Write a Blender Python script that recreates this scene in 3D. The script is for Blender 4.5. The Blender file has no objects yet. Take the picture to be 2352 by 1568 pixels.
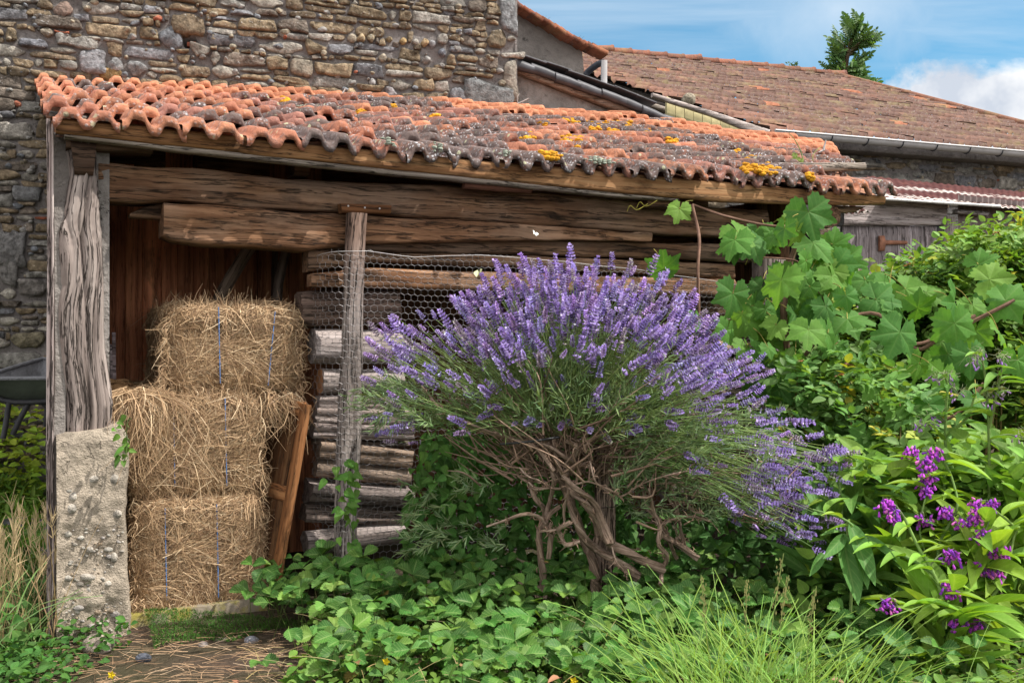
import bpy, math
import numpy as np
from mathutils import Vector
rng = np.random.default_rng(7)
PI = math.pi
S = bpy.context.scene
COL = S.collection
FPX, CX, CY, CAMZ = 2200.0, 1176.0, 784.0, 1.07      # focal length in photo pixels (2352 wide), eye height

# ------------------------------------------------------------------ geometry helpers
def P(px, py, Y):
    return np.array([(px - CX) / FPX * Y, Y, CAMZ + (CY - py) / FPX * Y])

def pl(x, pts):
    a = np.array(pts, float)
    return np.interp(x, a[:, 0], a[:, 1])

def nrm(v):
    v = np.asarray(v, float)
    return v / (np.linalg.norm(v, axis=-1, keepdims=True) + 1e-12)

class Frame:                                           # a vertical-plane frame: origin, along, into, up
    def __init__(s, o, ang):
        s.o = np.array([o[0], o[1], 0.0]); s.u = np.array([math.cos(ang), math.sin(ang), 0.0])
        s.n = np.array([-s.u[1], s.u[0], 0.0])
    def w(s, a, d, z):
        a, d, z = np.broadcast_arrays(np.asarray(a, float), np.asarray(d, float), np.asarray(z, float))
        return s.o + a[..., None] * s.u + d[..., None] * s.n + z[..., None] * np.array([0, 0, 1.0])
    def px(s, x, y, d):                                # where the ray of a photo pixel meets the plane at depth d
        k = (np.asarray(x, float) - CX) / FPX; y = np.asarray(y, float); d = np.asarray(d, float)
        a = (k * (s.o[1] + d * s.n[1]) - s.o[0] - d * s.n[0]) / (s.u[0] - k * s.u[1])
        Y = s.o[1] + a * s.u[1] + d * s.n[1]
        return a, CAMZ + (CY - y) / FPX * Y
    def W(s, x, y, d):
        a, z = s.px(x, y, d); return s.w(a, d, z)

SH = Frame((-1.585, 3.333), math.radians(27.26))       # the shed: origin under the left end of its eave
HO = Frame((-3.145, 6.4), math.radians(18.72))         # the stone house behind it
BA = Frame((2.945, 11.0), math.radians(18.4))          # the barn beyond

def _h(i, j, k, s):
    n = (i * 374761393 + j * 668265263 + k * 2147483647 + s * 1274126177) & 0xffffffff
    n = ((n ^ (n >> 13)) * 1274126177) & 0xffffffff
    n = ((n ^ (n >> 16)) * 2246822519) & 0xffffffff
    return ((n ^ (n >> 15)) & 0xffffff) / float(0xffffff)

def vn(p, seed=0):                                     # value noise, -1..1
    p = np.asarray(p, float); f = np.floor(p); t = p - f; t = t * t * (3 - 2 * t)
    i = f.astype(np.int64); r = 0
    for dx in (0, 1):
        for dy in (0, 1):
            for dz in (0, 1):
                w = (t[..., 0] if dx else 1 - t[..., 0]) * (t[..., 1] if dy else 1 - t[..., 1]) * (t[..., 2] if dz else 1 - t[..., 2])
                r = r + w * _h(i[..., 0] + dx, i[..., 1] + dy, i[..., 2] + dz, seed)
    return r * 2 - 1

def fbm(p, o=3, seed=0):
    r, a = 0, 1.0
    for k in range(o):
        r = r + a * vn(np.asarray(p) * 2.03 ** k, seed + k * 17); a *= .5
    return r / 1.75

class MB:                                              # collects geometry, links it as ONE mesh object
    def __init__(s): s.v, s.f, s.c, s.g, s.m, s.n = [], [], [], [], [], 0
    def add(s, V, F, col=(1, 1, 1, 1), g=None, mi=0):
        V = np.asarray(V, float).reshape(-1, 3); n = len(V)
        F = np.asarray(F, dtype=np.int64)
        c = np.asarray(col, float)
        if c.ndim == 1: c = np.broadcast_to(c, (n, len(c)))
        if c.shape[1] == 3: c = np.concatenate([c, np.ones((n, 1))], 1)
        s.v.append(V); s.c.append(c); s.g.append(V.copy() if g is None else np.asarray(g, float).reshape(-1, 3))
        s.f.append(F + s.n); s.m.append(np.full(len(F), mi)); s.n += n
        return s
    def build(s, name, mats, parent=None, smooth=True):
        me = bpy.data.meshes.new(name)
        if s.n:
            V = np.concatenate(s.v); me.vertices.add(len(V)); me.vertices.foreach_set('co', V.astype(np.float32).ravel())
            tot = np.concatenate([np.full(len(f), f.shape[1]) for f in s.f]); idx = np.concatenate([f.ravel() for f in s.f])
            me.loops.add(len(idx)); me.loops.foreach_set('vertex_index', idx.astype(np.int32))
            me.polygons.add(len(tot)); st = np.concatenate([[0], np.cumsum(tot)[:-1]])
            me.polygons.foreach_set('loop_start', st.astype(np.int32))
            me.polygons.foreach_set('material_index', np.concatenate(s.m).astype(np.int32))
            me.polygons.foreach_set('use_smooth', np.full(len(tot), smooth))
            me.update(calc_edges=True)
            a = me.attributes.new('Col', 'FLOAT_COLOR', 'POINT'); a.data.foreach_set('color', np.concatenate(s.c).astype(np.float32).ravel())
            a = me.attributes.new('g', 'FLOAT_VECTOR', 'POINT'); a.data.foreach_set('vector', np.concatenate(s.g).astype(np.float32).ravel())
        for m in (mats if isinstance(mats, (list, tuple)) else [mats]): me.materials.append(m)
        o = bpy.data.objects.new(name, me); COL.objects.link(o)
        if parent is not None: o.parent = parent
        return o

def tag(o, label=None, cat=None, group=None, kind=None):
    if label: o['label'] = label
    if cat: o['category'] = cat
    if group: o['group'] = group
    if kind: o['kind'] = kind
    return o

def thing(name, label, cat, loc=(0, 0, 0), group=None):
    o = bpy.data.objects.new(name, None); COL.objects.link(o); o.location = [float(x) for x in loc]
    o.empty_display_size = .05
    return tag(o, label, cat, group)

def under(o, root):                                    # parent a mesh built in world space to an Empty that stands somewhere
    o.parent = root; o.matrix_parent_inverse.identity()
    o.location = -Vector(root.location)
    return o

def rings(mb, R, col=(1, 1, 1, 1), g=None, caps=True, mi=0):
    """R: (N, M, 3) rings lofted into a closed tube."""
    R = np.asarray(R, float); N, M = R.shape[:2]
    i = np.arange(N - 1)[:, None] * M; j = np.arange(M)[None, :]; j2 = (j + 1) % M
    F = np.stack([i + j, i + j2, i + M + j2, i + M + j], -1).reshape(-1, 4)
    c = np.asarray(col, float)
    if c.ndim == 3: c = c.reshape(-1, c.shape[-1])
    elif c.ndim == 2 and len(c) == N: c = np.repeat(c, M, 0)
    if g is None:
        L = np.concatenate([[0], np.cumsum(np.linalg.norm(np.diff(R.mean(1), axis=0), axis=1))])
        q = R - R.mean(1, keepdims=True)
        g = np.stack([np.broadcast_to(L[:, None], (N, M)), q[..., 2], q[..., 0] + q[..., 1]], -1) + rng.uniform(0, 50, 3)
    g = np.asarray(g, float).reshape(-1, 3)
    b = mb.n
    mb.add(R.reshape(-1, 3), F, c, g, mi)
    if caps:
        for k, sgn in ((0, 1), (N - 1, -1)):
            V = np.concatenate([R[k], R[k].mean(0)[None]]); a = np.arange(M); a2 = (a + 1) % M
            T = np.stack([a2, a, np.full(M, M)], -1) if sgn > 0 else np.stack([a, a2, np.full(M, M)], -1)
            cc = c if c.ndim == 1 else np.concatenate([c[k * M:(k + 1) * M], c[k * M:k * M + 1]])
            gk = g[k * M:(k + 1) * M]
            mb.add(V, T, cc, np.concatenate([gk, gk.mean(0)[None]]), mi)
    return mb

def frames(path):
    path = np.asarray(path, float); t = nrm(np.gradient(path, axis=0))
    ref = np.array([0, 0, 1.0]) if abs(t[:, 2]).mean() < .8 else np.array([1.0, 0, 0])
    x = nrm(np.cross(t, ref)); y = np.cross(x, t)
    return t, x, y

def tube(mb, path, rad, M=6, col=(1, 1, 1, 1), caps=True, rough=0, seed=0, mi=0, twist=0, flute=0):
    path = np.asarray(path, float); N = len(path)
    rad = np.broadcast_to(np.asarray(rad, float), (N,))
    t, x, y = frames(path)
    ang = np.arange(M) / M * 2 * PI
    L = np.concatenate([[0], np.cumsum(np.linalg.norm(np.diff(path, axis=0), axis=1))])
    A = ang[None, :] + twist * L[:, None]
    r = np.repeat(rad[:, None], M, 1)
    if flute: r = r * (1 + flute * np.cos(3 * ang + seed)[None, :] + flute * .7 * np.cos(5 * ang + 2 * seed)[None, :])
    R = path[:, None] + r[..., None] * (np.cos(A)[..., None] * x[:, None] + np.sin(A)[..., None] * y[:, None])
    if rough:
        q = np.stack([np.cos(ang)[None] * 3 + 0 * L[:, None], np.sin(ang)[None] * 3 + 0 * L[:, None], L[:, None] * 10 + 0 * ang[None]], -1)
        R = R + (fbm(q, 3, seed) * rough)[..., None] * r[..., None] * nrm(R - path[:, None])
    o = rng.uniform(0, 50, 3)
    g = np.stack([np.broadcast_to(L[:, None], (N, M)), np.cos(ang)[None] * rad[:, None], np.sin(ang)[None] * rad[:, None]], -1) + o
    return rings(mb, R, col, g, caps, mi)

def spline(pts, n):                                    # Catmull-Rom through the points
    p = np.asarray(pts, float)
    if len(p) < 3: return p[0] + (p[-1] - p[0]) * np.linspace(0, 1, n)[:, None]
    q = np.concatenate([[2 * p[0] - p[1]], p, [2 * p[-1] - p[-2]]])
    t = np.linspace(0, len(p) - 1 - 1e-9, n); i = t.astype(int); t = (t - i)[:, None]
    a, b, c, d = q[i], q[i + 1], q[i + 2], q[i + 3]
    return .5 * (2 * b + (c - a) * t + (2 * a - 5 * b + 4 * c - d) * t * t + (3 * b - a - 3 * c + d) * t ** 3)

def grid_faces(n, m):
    i = np.arange(n - 1)[:, None] * m; j = np.arange(m - 1)[None]
    return np.stack([i + j, i + j + 1, i + m + j + 1, i + m + j], -1).reshape(-1, 4)

def box(mb, fr, a0, a1, d0, d1, z0, z1, col=(1, 1, 1, 1), mi=0, n=6, rough=.002, seed=None, bev=.004, axis=0):
    """A timber or slab aligned to a frame, slightly worn; grain along axis 0 (a), 1 (d) or 2 (z)."""
    seed = int(rng.integers(1e6)) if seed is None else seed
    lo = np.array([a0, d0, z0], float); hi = np.array([a1, d1, z1], float)
    ax = axis; o1, o2 = [k for k in (0, 1, 2) if k != ax]
    n = max(2, n); L = hi[ax] - lo[ax]
    s = np.linspace(0, 1, n)
    b = min(bev, .3 * (hi[o1] - lo[o1]), .3 * (hi[o2] - lo[o2]))
    c1 = np.array([lo[o1] + b, hi[o1] - b, hi[o1], hi[o1], hi[o1] - b, lo[o1] + b, lo[o1], lo[o1]])
    c2 = np.array([lo[o2], lo[o2], lo[o2] + b, hi[o2] - b, hi[o2], hi[o2], hi[o2] - b, lo[o2] + b])
    if ax == 1: c1, c2 = c1[::-1], c2[::-1]
    R = np.zeros((n, 8, 3)); R[..., ax] = (lo[ax] + s * L)[:, None]; R[..., o1] = c1; R[..., o2] = c2
    if rough:
        q = R * np.array([6, 6, 6.]); q[..., ax] = R[..., ax] * 3
        R[..., o1] += rough * vn(q, seed); R[..., o2] += rough * vn(q, seed + 5)
    g = np.stack([R[..., ax], R[..., o1], R[..., o2]], -1) + np.random.default_rng(seed).uniform(0, 50, 3)
    return rings(mb, fr.w(R[..., 0], R[..., 1], R[..., 2]), col, g, True, mi)

def beam(mb, A, B, w, h, col=(1, 1, 1, 1), n=10, rough=.004, up=(0, 0, 1), mi=0):
    """A rectangular timber from A to B (centres of its ends), w across and h high."""
    A, B = np.asarray(A, float), np.asarray(B, float); t = nrm(B - A)
    x = nrm(np.cross(t, np.asarray(up, float))); y = np.cross(x, t)
    s = np.linspace(0, 1, n)[:, None, None]
    b = .12 * min(w, h)
    cx = np.array([-w / 2 + b, w / 2 - b, w / 2, w / 2, w / 2 - b, -w / 2 + b, -w / 2, -w / 2])
    cy = np.array([-h / 2, -h / 2, -h / 2 + b, h / 2 - b, h / 2, h / 2, h / 2 - b, -h / 2 + b])
    off = cx[:, None] * x + cy[:, None] * y
    R = A + (B - A) * s + off[None]
    sd = int(rng.integers(1e6)); L = np.linalg.norm(B - A)
    R = R + rough * (vn(R * 5, sd)[..., None] * x + vn(R * 5, sd + 3)[..., None] * y)
    g = np.stack(np.broadcast_arrays(s[..., 0] * L, cx[None], cy[None]), -1) + rng.uniform(0, 50, 3)
    return rings(mb, R, col, g, True, mi)

def plank(mb, fr, top, bot, d0, th, N=40, M=8, rough=.006, col=(1, 1, 1, 1), mi=0, ends=.004, sag=0):
    """A timber whose front outline (photo pixels, top and bottom edges) is laid on the frame's plane at d0, th thick."""
    x0 = min(top[0][0], bot[0][0]); x1 = max(top[-1][0], bot[-1][0])
    sd = int(rng.integers(1e6)); s = np.linspace(0, 1, N)
    xt = top[0][0] + (top[-1][0] - top[0][0]) * s; xb = bot[0][0] + (bot[-1][0] - bot[0][0]) * s
    at, zt = fr.px(xt, pl(xt, top), d0); ab, zb = fr.px(xb, pl(xb, bot), d0)
    v = np.linspace(0, 1, M)
    A = ab[:, None] + (at - ab)[:, None] * v; Z = zb[:, None] + (zt - zb)[:, None] * v
    e = np.minimum(v, 1 - v); rd = np.where(e < .001, .009, 0) + np.where((e > .001) & (e < .2), .001, 0)
    q = np.stack([A * 2.2, Z * 16, np.full_like(A, sd % 97)], -1)
    D = d0 + rd[None] + rough * fbm(q, 3, sd)
    Z = Z + .5 * rough * fbm(np.stack([A * 7, np.broadcast_to(v * 3, A.shape), 0 * A], -1), 2, sd + 9)
    front = np.stack([A, D, Z], -1)
    back = front[:, ::-1].copy(); back[..., 1] = d0 + th + .003 * vn(back * 6, sd)
    R3 = np.concatenate([front, back], 1)
    g = np.stack([R3[..., 0], R3[..., 2], R3[..., 1]], -1) + np.random.default_rng(sd).uniform(0, 50, 3)
    return rings(mb, fr.w(R3[..., 0], R3[..., 1], R3[..., 2]), col, g, True, mi)

# ---- scattered copies of a template
def basis(d, up=None, roll=None):
    """Rotation matrices (n,3,3) whose columns are: x across, y along d, z the leaf's upper side."""
    d = nrm(d); n = len(d)
    if up is None: up = np.tile([0, 0, 1.0], (n, 1))
    up = np.asarray(up, float) + 1e-3 * np.array([.3, .7, .1])
    x = nrm(np.cross(d, up)); z = np.cross(x, d)
    if roll is not None:
        c, s = np.cos(roll)[:, None], np.sin(roll)[:, None]
        x, z = c * x + s * z, -s * x + c * z
    return np.stack([x, d, z], -1)

def scatter(mb, T, pos, R, sc, col, mi=0):
    """T = (V, F, g): place it at each pos with rotation R and scale sc ((n,) or (n,3)); col (n,3|4)."""
    V, F, G = T; n = len(pos)
    if n == 0: return mb
    sc = np.asarray(sc, float)
    if sc.ndim == 0: sc = np.full(n, float(sc))
    if sc.ndim == 1: sc = np.repeat(sc[:, None], 3, 1)
    W = np.einsum('nij,nvj->nvi', R, V[None] * sc[:, None]) + np.asarray(pos)[:, None]
    k = len(V)
    Fs = (F[None] + (np.arange(n) * k)[:, None, None]).reshape(-1, F.shape[1])
    c = np.asarray(col, float)
    if c.ndim == 1: c = np.tile(c, (n, 1))
    c = np.repeat(c, k, 0)
    return mb.add(W.reshape(-1, 3), Fs, c, np.tile(G, (n, 1)), mi)

# ------------------------------------------------------------------ material helpers
class Mat:
    def __init__(s, name):
        s.m = bpy.data.materials.new(name); s.m.use_nodes = True; s.t = s.m.node_tree
        for n in list(s.t.nodes): s.t.nodes.remove(n)
        s.out = s.t.nodes.new('ShaderNodeOutputMaterial')
    def n(s, typ, ins=None, out=0, **kw):
        nd = s.t.nodes.new('ShaderNode' + typ)
        for k, v in kw.items(): setattr(nd, k, v)
        for k, v in (ins or {}).items(): s.put(nd.inputs[k], v)
        return nd.outputs[out] if out is not None else nd
    def put(s, sock, v):
        if isinstance(v, bpy.types.NodeSocket): s.t.links.new(v, sock)
        elif isinstance(v, (tuple, list)) and sock.type == 'RGBA' and len(v) == 3: sock.default_value = (*v, 1)
        else: sock.default_value = v
    def attr(s, name, out='Color'): return s.n('Attribute', attribute_name=name, out=out)
    def math(s, op, a, b=0.0, c=0.0, clamp=False):
        nd = s.t.nodes.new('ShaderNodeMath'); nd.operation = op; nd.use_clamp = clamp
        for i, v in enumerate((a, b, c)): s.put(nd.inputs[i], v)
        return nd.outputs[0]
    def scale(s, vec, x, y, z):
        return s.n('VectorMath', {0: vec, 1: (x, y, z)}, operation='MULTIPLY')
    def noise(s, vec, sc, det=4, rough=.6, dist=0.0, out=0):
        return s.n('TexNoise', {'Vector': vec, 'Scale': sc, 'Detail': det, 'Roughness': rough, 'Distortion': dist}, out=out)
    def voro(s, vec, sc, out=0, feature='F1', rnd=1.0): return s.n('TexVoronoi', {'Vector': vec, 'Scale': sc, 'Randomness': rnd}, out=out, feature=feature)
    def ramp(s, f, stops, interp='LINEAR'):
        nd = s.t.nodes.new('ShaderNodeValToRGB'); nd.color_ramp.interpolation = interp
        el = nd.color_ramp.elements
        while len(el) < len(stops): el.new(.5)
        for e, (p, c) in zip(el, stops):
            e.position = p; e.color = (*c, 1) if not isinstance(c, (int, float)) else (c, c, c, 1)
        s.put(nd.inputs[0], f); return nd.outputs[0]
    def step(s, f, a, b): return s.n('MapRange', {'Value': f, 'From Min': a, 'From Max': b}, clamp=True)
    def mix(s, f, a, b, mode='MIX'):
        nd = s.t.nodes.new('ShaderNodeMix'); nd.data_type = 'RGBA'; nd.blend_type = mode
        s.put(nd.inputs[0], f); s.put(nd.inputs[6], a); s.put(nd.inputs[7], b); return nd.outputs[2]
    def bump(s, h, st=.5, dist=.01, prev=None):
        i = {'Height': h, 'Strength': st, 'Distance': dist}
        if prev is not None: i['Normal'] = prev
        return s.n('Bump', i)
    def bsdf(s, col, rough=.8, normal=None, spec=.3, metal=0.0, **kw):
        i = {'Base Color': col, 'Roughness': rough, 'Specular IOR Level': spec, 'Metallic': metal, **kw}
        if normal is not None: i['Normal'] = normal
        return s.n('BsdfPrincipled', i)
    def done(s, sh): s.t.links.new(sh, s.out.inputs[0]); return s.m

def wood(name, dark, mid, light, stain=.5, crack=.7, bump=.5, fine=1.0, greymix=None, cs=26, cw=.017):
    m = Mat(name); g = m.attr('g', 'Vector'); col = m.attr('Col')
    w = m.noise(g, 3, 3)
    gv = m.n('VectorMath', {0: g, 1: m.scale(w, .0, .03, .03)}, operation='ADD')
    n1 = m.noise(m.scale(gv, 1.6 * fine, 34 * fine, 34 * fine), 1, 6, .65)
    n2 = m.noise(m.scale(gv, 2.2, 5, 5), 1, 5, .6)
    n3 = m.noise(m.scale(gv, 1.1 * fine * cs / 26, cs * fine, cs * fine), 1, 5, .65)
    c = m.ramp(n1, [(.28, dark), (.47, mid), (.68, light)])
    if greymix is not None: c = m.mix(m.math('MULTIPLY', m.step(n2, .42, .6), .85), c, m.ramp(n1, [(.3, tuple(x * .45 for x in greymix)), (.65, greymix)]))
    st = m.math('MULTIPLY', m.step(m.noise(m.scale(gv, 3.2, 9, 9), 1.3, 4, .6), .56, .7), stain)
    c = m.mix(st, c, tuple(x * .35 for x in dark))
    cr = m.math('MULTIPLY', m.step(m.math('ABSOLUTE', m.math('SUBTRACT', n3, .5)), cw, cw * .25), crack)
    c = m.mix(cr, c, (.012, .009, .007))
    c = m.mix(1.0, c, col, 'MULTIPLY')
    h = m.math('SUBTRACT', n1, m.math('MULTIPLY', cr, .6))
    return m.done(m.bsdf(c, .85, m.bump(h, bump, .012), .2))

def leafmat(name, trans=.3, rough=.42, vein=.35, spec=.45, wob=.5):
    m = Mat(name); col = m.attr('Col'); g = m.attr('g', 'Vector')
    n = m.noise(m.n('NewGeometry'), 30, 3)
    c = m.mix(1.0, col, m.ramp(n, [(.3, 1 - wob * .5), (.7, 1 + wob * .3)]), 'MULTIPLY')
    sx = m.n('SeparateXYZ', {0: g}, out=None)
    av = m.math('ABSOLUTE', sx.outputs[0])
    mid = m.step(av, .07, .0)
    w = m.math('SINE', m.math('MULTIPLY', m.math('SUBTRACT', sx.outputs[1], m.math('MULTIPLY', av, .55)), 44.0))
    vv = m.math('MAXIMUM', mid, m.math('MULTIPLY', m.step(w, .75, 1.0), .6))
    c = m.mix(m.math('MULTIPLY', vv, vein), c, m.mix(.55, c, (.5, .62, .25)))
    nb = m.bump(m.math('SUBTRACT', 0, vv), .35, .002)
    b = m.bsdf(c, rough + .1, nb, spec * .45)
    t = m.n('BsdfTranslucent', {'Color': m.mix(1.0, c, (1.7, 1.6, .5), 'MULTIPLY')})
    return m.done(m.n('MixShader', {0: trans, 1: b, 2: t}))

def simple(name, col, rough=.7, metal=0.0, spec=.3, vary=.3, sc=20, bump=0, attr=False):
    m = Mat(name); p = m.attr('g', 'Vector')
    n = m.noise(p, sc, 5, .65)
    c = m.mix(1.0, m.attr('Col') if attr else (*col, 1), m.ramp(n, [(.3, 1 - vary), (.7, 1 + vary)]), 'MULTIPLY')
    return m.done(m.bsdf(c, rough, m.bump(n, bump, .01) if bump else None, spec, metal))
# ------------------------------------------------------------------ materials of the setting
def mat_stone(name, rough=.9, lichen=.5, cscale=1.0):
    m = Mat(name); p = m.n('NewGeometry'); col = m.attr('Col')
    n1 = m.noise(p, 26 * cscale, 6, .68); n2 = m.noise(p, 7 * cscale, 4, .6); n3 = m.noise(p, 60 * cscale, 3, .6)
    c = m.mix(1.0, col, m.ramp(n1, [(.28, .25), (.5, .95), (.72, 1.75)]), 'MULTIPLY')
    c = m.mix(m.math('MULTIPLY', m.step(n2, .5, .68), .55), c, m.mix(1.0, c, (.45, .42, .40), 'MULTIPLY'))
    l = m.math('MULTIPLY', m.step(n3, .62, .70), m.math('MULTIPLY', m.step(m.noise(p, 4 * cscale, 3), .45, .6), lichen))
    c = m.mix(l, c, (.48, .47, .47))
    return m.done(m.bsdf(c, rough, m.bump(m.math('ADD', n1, m.math('MULTIPLY', n3, .5)), 1.0, .02), .15))

def mat_plaster(name, col, pit=.5, sc=1.0):
    m = Mat(name); p = m.n('NewGeometry')
    n1 = m.noise(p, 14 * sc, 7, .7); n2 = m.noise(p, 2.5 * sc, 4, .6); n3 = m.noise(p, 90 * sc, 3, .6)
    c = m.mix(1.0, m.mix(1.0, (*col, 1), m.ramp(n1, [(.3, .62), (.5, 1.0), (.75, 1.25)]), 'MULTIPLY'), m.ramp(n2, [(.3, .7), (.7, 1.15)]), 'MULTIPLY')
    pits = m.math('MULTIPLY', m.step(m.noise(p, 11 * sc, 4, .6, .6), .37, .31), pit)
    c = m.mix(pits, c, tuple(x * .3 for x in col))
    h = m.math('SUBTRACT', m.math('ADD', n1, m.math('MULTIPLY', n3, .5)), pits)
    return m.done(m.bsdf(c, .92, m.bump(h, .9, .02), .15))

def mat_tile(name, crust_c=((.042, .034, .034), (.165, .135, .128)), moss=0.0, lich=1.0, sc=1.0):
    m = Mat(name); col = m.attr('Col'); am = m.attr('Col', 'Alpha'); p = m.n('NewGeometry')
    n1 = m.noise(p, 13 * sc, 6, .7); n2 = m.noise(p, 38 * sc, 4, .7); n3 = m.noise(p, 5 * sc, 3)
    c = m.mix(1.0, col, m.ramp(n2, [(.3, .7), (.7, 1.25)]), 'MULTIPLY')
    f = m.math('ADD', m.math('ADD', m.math('MULTIPLY', n1, .62), m.math('MULTIPLY', n2, .38)), m.math('MULTIPLY', m.math('SUBTRACT', m.math('MINIMUM', am, .70), .5), .62))
    cr = m.step(f, .47, .60)
    crust = m.mix(n2, (*crust_c[0], 1), (*crust_c[1], 1))
    c = m.mix(m.math('MULTIPLY', cr, .93), c, crust)
    v = m.voro(p, 55 * sc); vc = m.voro(p, 24 * sc)
    la = m.math('MULTIPLY', m.step(m.math('ADD', v, m.math('MULTIPLY', n2, .35)), .56, .40), m.math('MULTIPLY', m.math('MAXIMUM', m.step(n3, .42, .60), m.math('MULTIPLY', m.step(am, .80, .92), .75)), m.math('MULTIPLY', m.step(am, .15, .75), lich)))
    c = m.mix(la, c, (.42, .41, .43))
    lb = m.math('MULTIPLY', m.step(vc, .26, .20), m.math('MULTIPLY', m.step(m.voro(p, 24 * sc, 'Color'), .72, .74), m.math('MULTIPLY', m.step(am, .2, .5), .8 * lich)))
    c = m.mix(lb, c, (.40, .40, .27))
    if moss: c = m.mix(m.math('MULTIPLY', m.step(m.noise(p, 2.6, 5, .7), .5, .68), moss), c, (.24, .20, .095))
    h = m.math('ADD', m.math('ADD', n2, m.math('MULTIPLY', cr, .35)), m.math('MULTIPLY', la, .5))
    return m.done(m.bsdf(c, .88, m.bump(h, .7, .008), .2))

M_stone = mat_stone('fieldstone', lichen=.85)
M_mortar = mat_plaster('lime_mortar', (.225, .205, .20), .4, 2)
M_render = mat_plaster('grey_render', (.30, .285, .275), .35, 1.3)
M_rough_render = mat_plaster('weathered_render', (.27, .245, .23), .9, .55)
M_tile = mat_tile('roman_tile')
M_barntile = mat_tile('old_barn_tile', ((.06, .036, .031), (.165, .098, .080)), .5, .25, .6)
M_lead = simple('lead_flashing', (.055, .055, .065), .55, .3, .4, .45, 9, .3)
M_zinc = simple('zinc', (.46, .45, .46), .5, .1, .5, .15, 6)
M_pipe = simple('dark_pipe', (.05, .055, .07), .5, .2)
M_oldwood = wood('bare_timber', (.10, .075, .058), (.20, .165, .135), (.33, .29, .26), .3, .7, .6)
M_greywood = wood('silver_timber', (.12, .10, .095), (.25, .22, .215), (.40, .37, .37), .35, .75, .7)

# ------------------------------------------------------------------ ground
def gz(X, Y):
    """Height of the ground."""
    X, Y = np.asarray(X, float), np.asarray(Y, float)
    q = np.stack([X - SH.o[0], Y - SH.o[1]], -1)
    a = q @ SH.u[:2]; d = q @ SH.n[:2]
    left = np.clip((-.12 - a) / .5, 0, 1); left = left * left * (3 - 2 * left)
    rise = .115 * np.clip(Y - 3.7, 0, 5) * left
    right = np.clip((a - 3.9) / 1.2, 0, 1)
    rise = rise + .05 * np.clip(Y - 4.2, 0, 5) * right
    return rise + .02 * fbm(np.stack([X * 1.3, Y * 1.3, 0 * X], -1), 2, 3) * (np.abs(X) + np.abs(Y) < 40)

xs = np.concatenate([[-400, -120, -40, -14], np.linspace(-8, 8, 90), [14, 40, 120, 400]])
ys = np.concatenate([[-400, -120, -40, -12], np.linspace(-4, 14, 100), [25, 60, 140, 400]])
X, Y = np.meshgrid(xs, ys, indexing='ij')
V = np.stack([X, Y, gz(X, Y)], -1)
m = Mat('soil'); p = m.n('NewGeometry')
n1 = m.noise(p, 9, 6, .7); n2 = m.noise(p, 45, 5, .7); n3 = m.noise(p, 1.3, 3)
c = m.mix(n2, (.035, .025, .018, 1), (.15, .11, .085, 1)); c = m.mix(m.step(n1, .45, .65), c, (.075, .055, .042))
c = m.mix(m.math('MULTIPLY', m.step(n3, .4, .6), .5), c, (.035, .05, .015))
M_soil = m.done(m.bsdf(c, .95, m.bump(m.math('ADD', n1, n2), .9, .03), .1))
g_ = MB(); g_.add(V.reshape(-1, 3), grid_faces(*X.shape)[:, ::-1])
tag(g_.build('ground', M_soil), kind='structure')

# ------------------------------------------------------------------ stone walling
NU, NV = 10, 8
uu, vv = np.meshgrid(np.array([-1, -.94, -.72, -.42, -.14, .14, .42, .72, .94, 1]), np.array([-1, -.92, -.6, -.2, .2, .6, .92, 1]), indexing='ij')
SF = grid_faces(NU, NV)
def lay_stones(mb, fr, st, mi=0, rnd=None):
    """st: list of (a, z, half width, half height, colour, roundness, bulge, tilt); fronts bulge out of the plane d=0."""
    st = list(st); n = len(st)
    A = np.array([[s[0], s[1], s[2], s[3], s[5], s[6], s[7]] for s in st]); C = np.array([s[4] for s in st])
    r = A[:, 4][:, None, None]
    u, v = uu[None], vv[None]
    fx = u * (1 - r * .5 * v * v * np.abs(u)); fz = v * (1 - r * .5 * u * u * np.abs(v))
    hx, hz = A[:, 2][:, None, None], A[:, 3][:, None, None]
    x0, z0 = hx * fx, hz * fz
    t = A[:, 6][:, None, None]
    seed = np.arange(n)[:, None, None] * 3.7 + 0 * u
    q = np.stack([x0 * 16 + seed, z0 * 22, seed * .31], -1)
    k = np.minimum(hx, hz)
    sk = np.random.default_rng(n).normal(0, .13, (4, n, 1, 1)); x0 = x0 * (1 + sk[0] * v); z0 = z0 * (1 + sk[1] * u) + sk[2] * hz * u * .6; x0 = x0 + k * .42 * fbm(q, 2, 1); z0 = z0 + k * .42 * fbm(q + 9.3, 2, 5)
    x, z = x0 * np.cos(t) - z0 * np.sin(t), x0 * np.sin(t) + z0 * np.cos(t)
    e = np.maximum(np.abs(u), np.abs(v))
    prof = np.where(e > .95, -1.2, np.sqrt(np.clip(1 - (e * (1 - .05)) ** 2, 0, 1)) * r + (1 - r) * (1 - .25 * e ** 3))
    b = A[:, 5][:, None, None] * 1.15
    fk = np.random.default_rng(n + 1).normal(0, .22, (4, n, 1, 1)); d = -b * prof - b * ((fk[0] * u + fk[1] * v + np.abs(u - fk[2] * 2) * fk[3] * 1.3) * (1 - r) + .65 * fbm(q * 1.5 + 31, 3, 8)) * (e < .95)
    Pw = fr.w(A[:, 0][:, None, None] + x, d, A[:, 1][:, None, None] + z)
    F = (SF[None] + (np.arange(n) * NU * NV)[:, None, None]).reshape(-1, 4)
    col = np.repeat(C, NU * NV, 0)
    mb.add(Pw.reshape(-1, 3), F[:, ::-1], col, None, mi)

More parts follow.
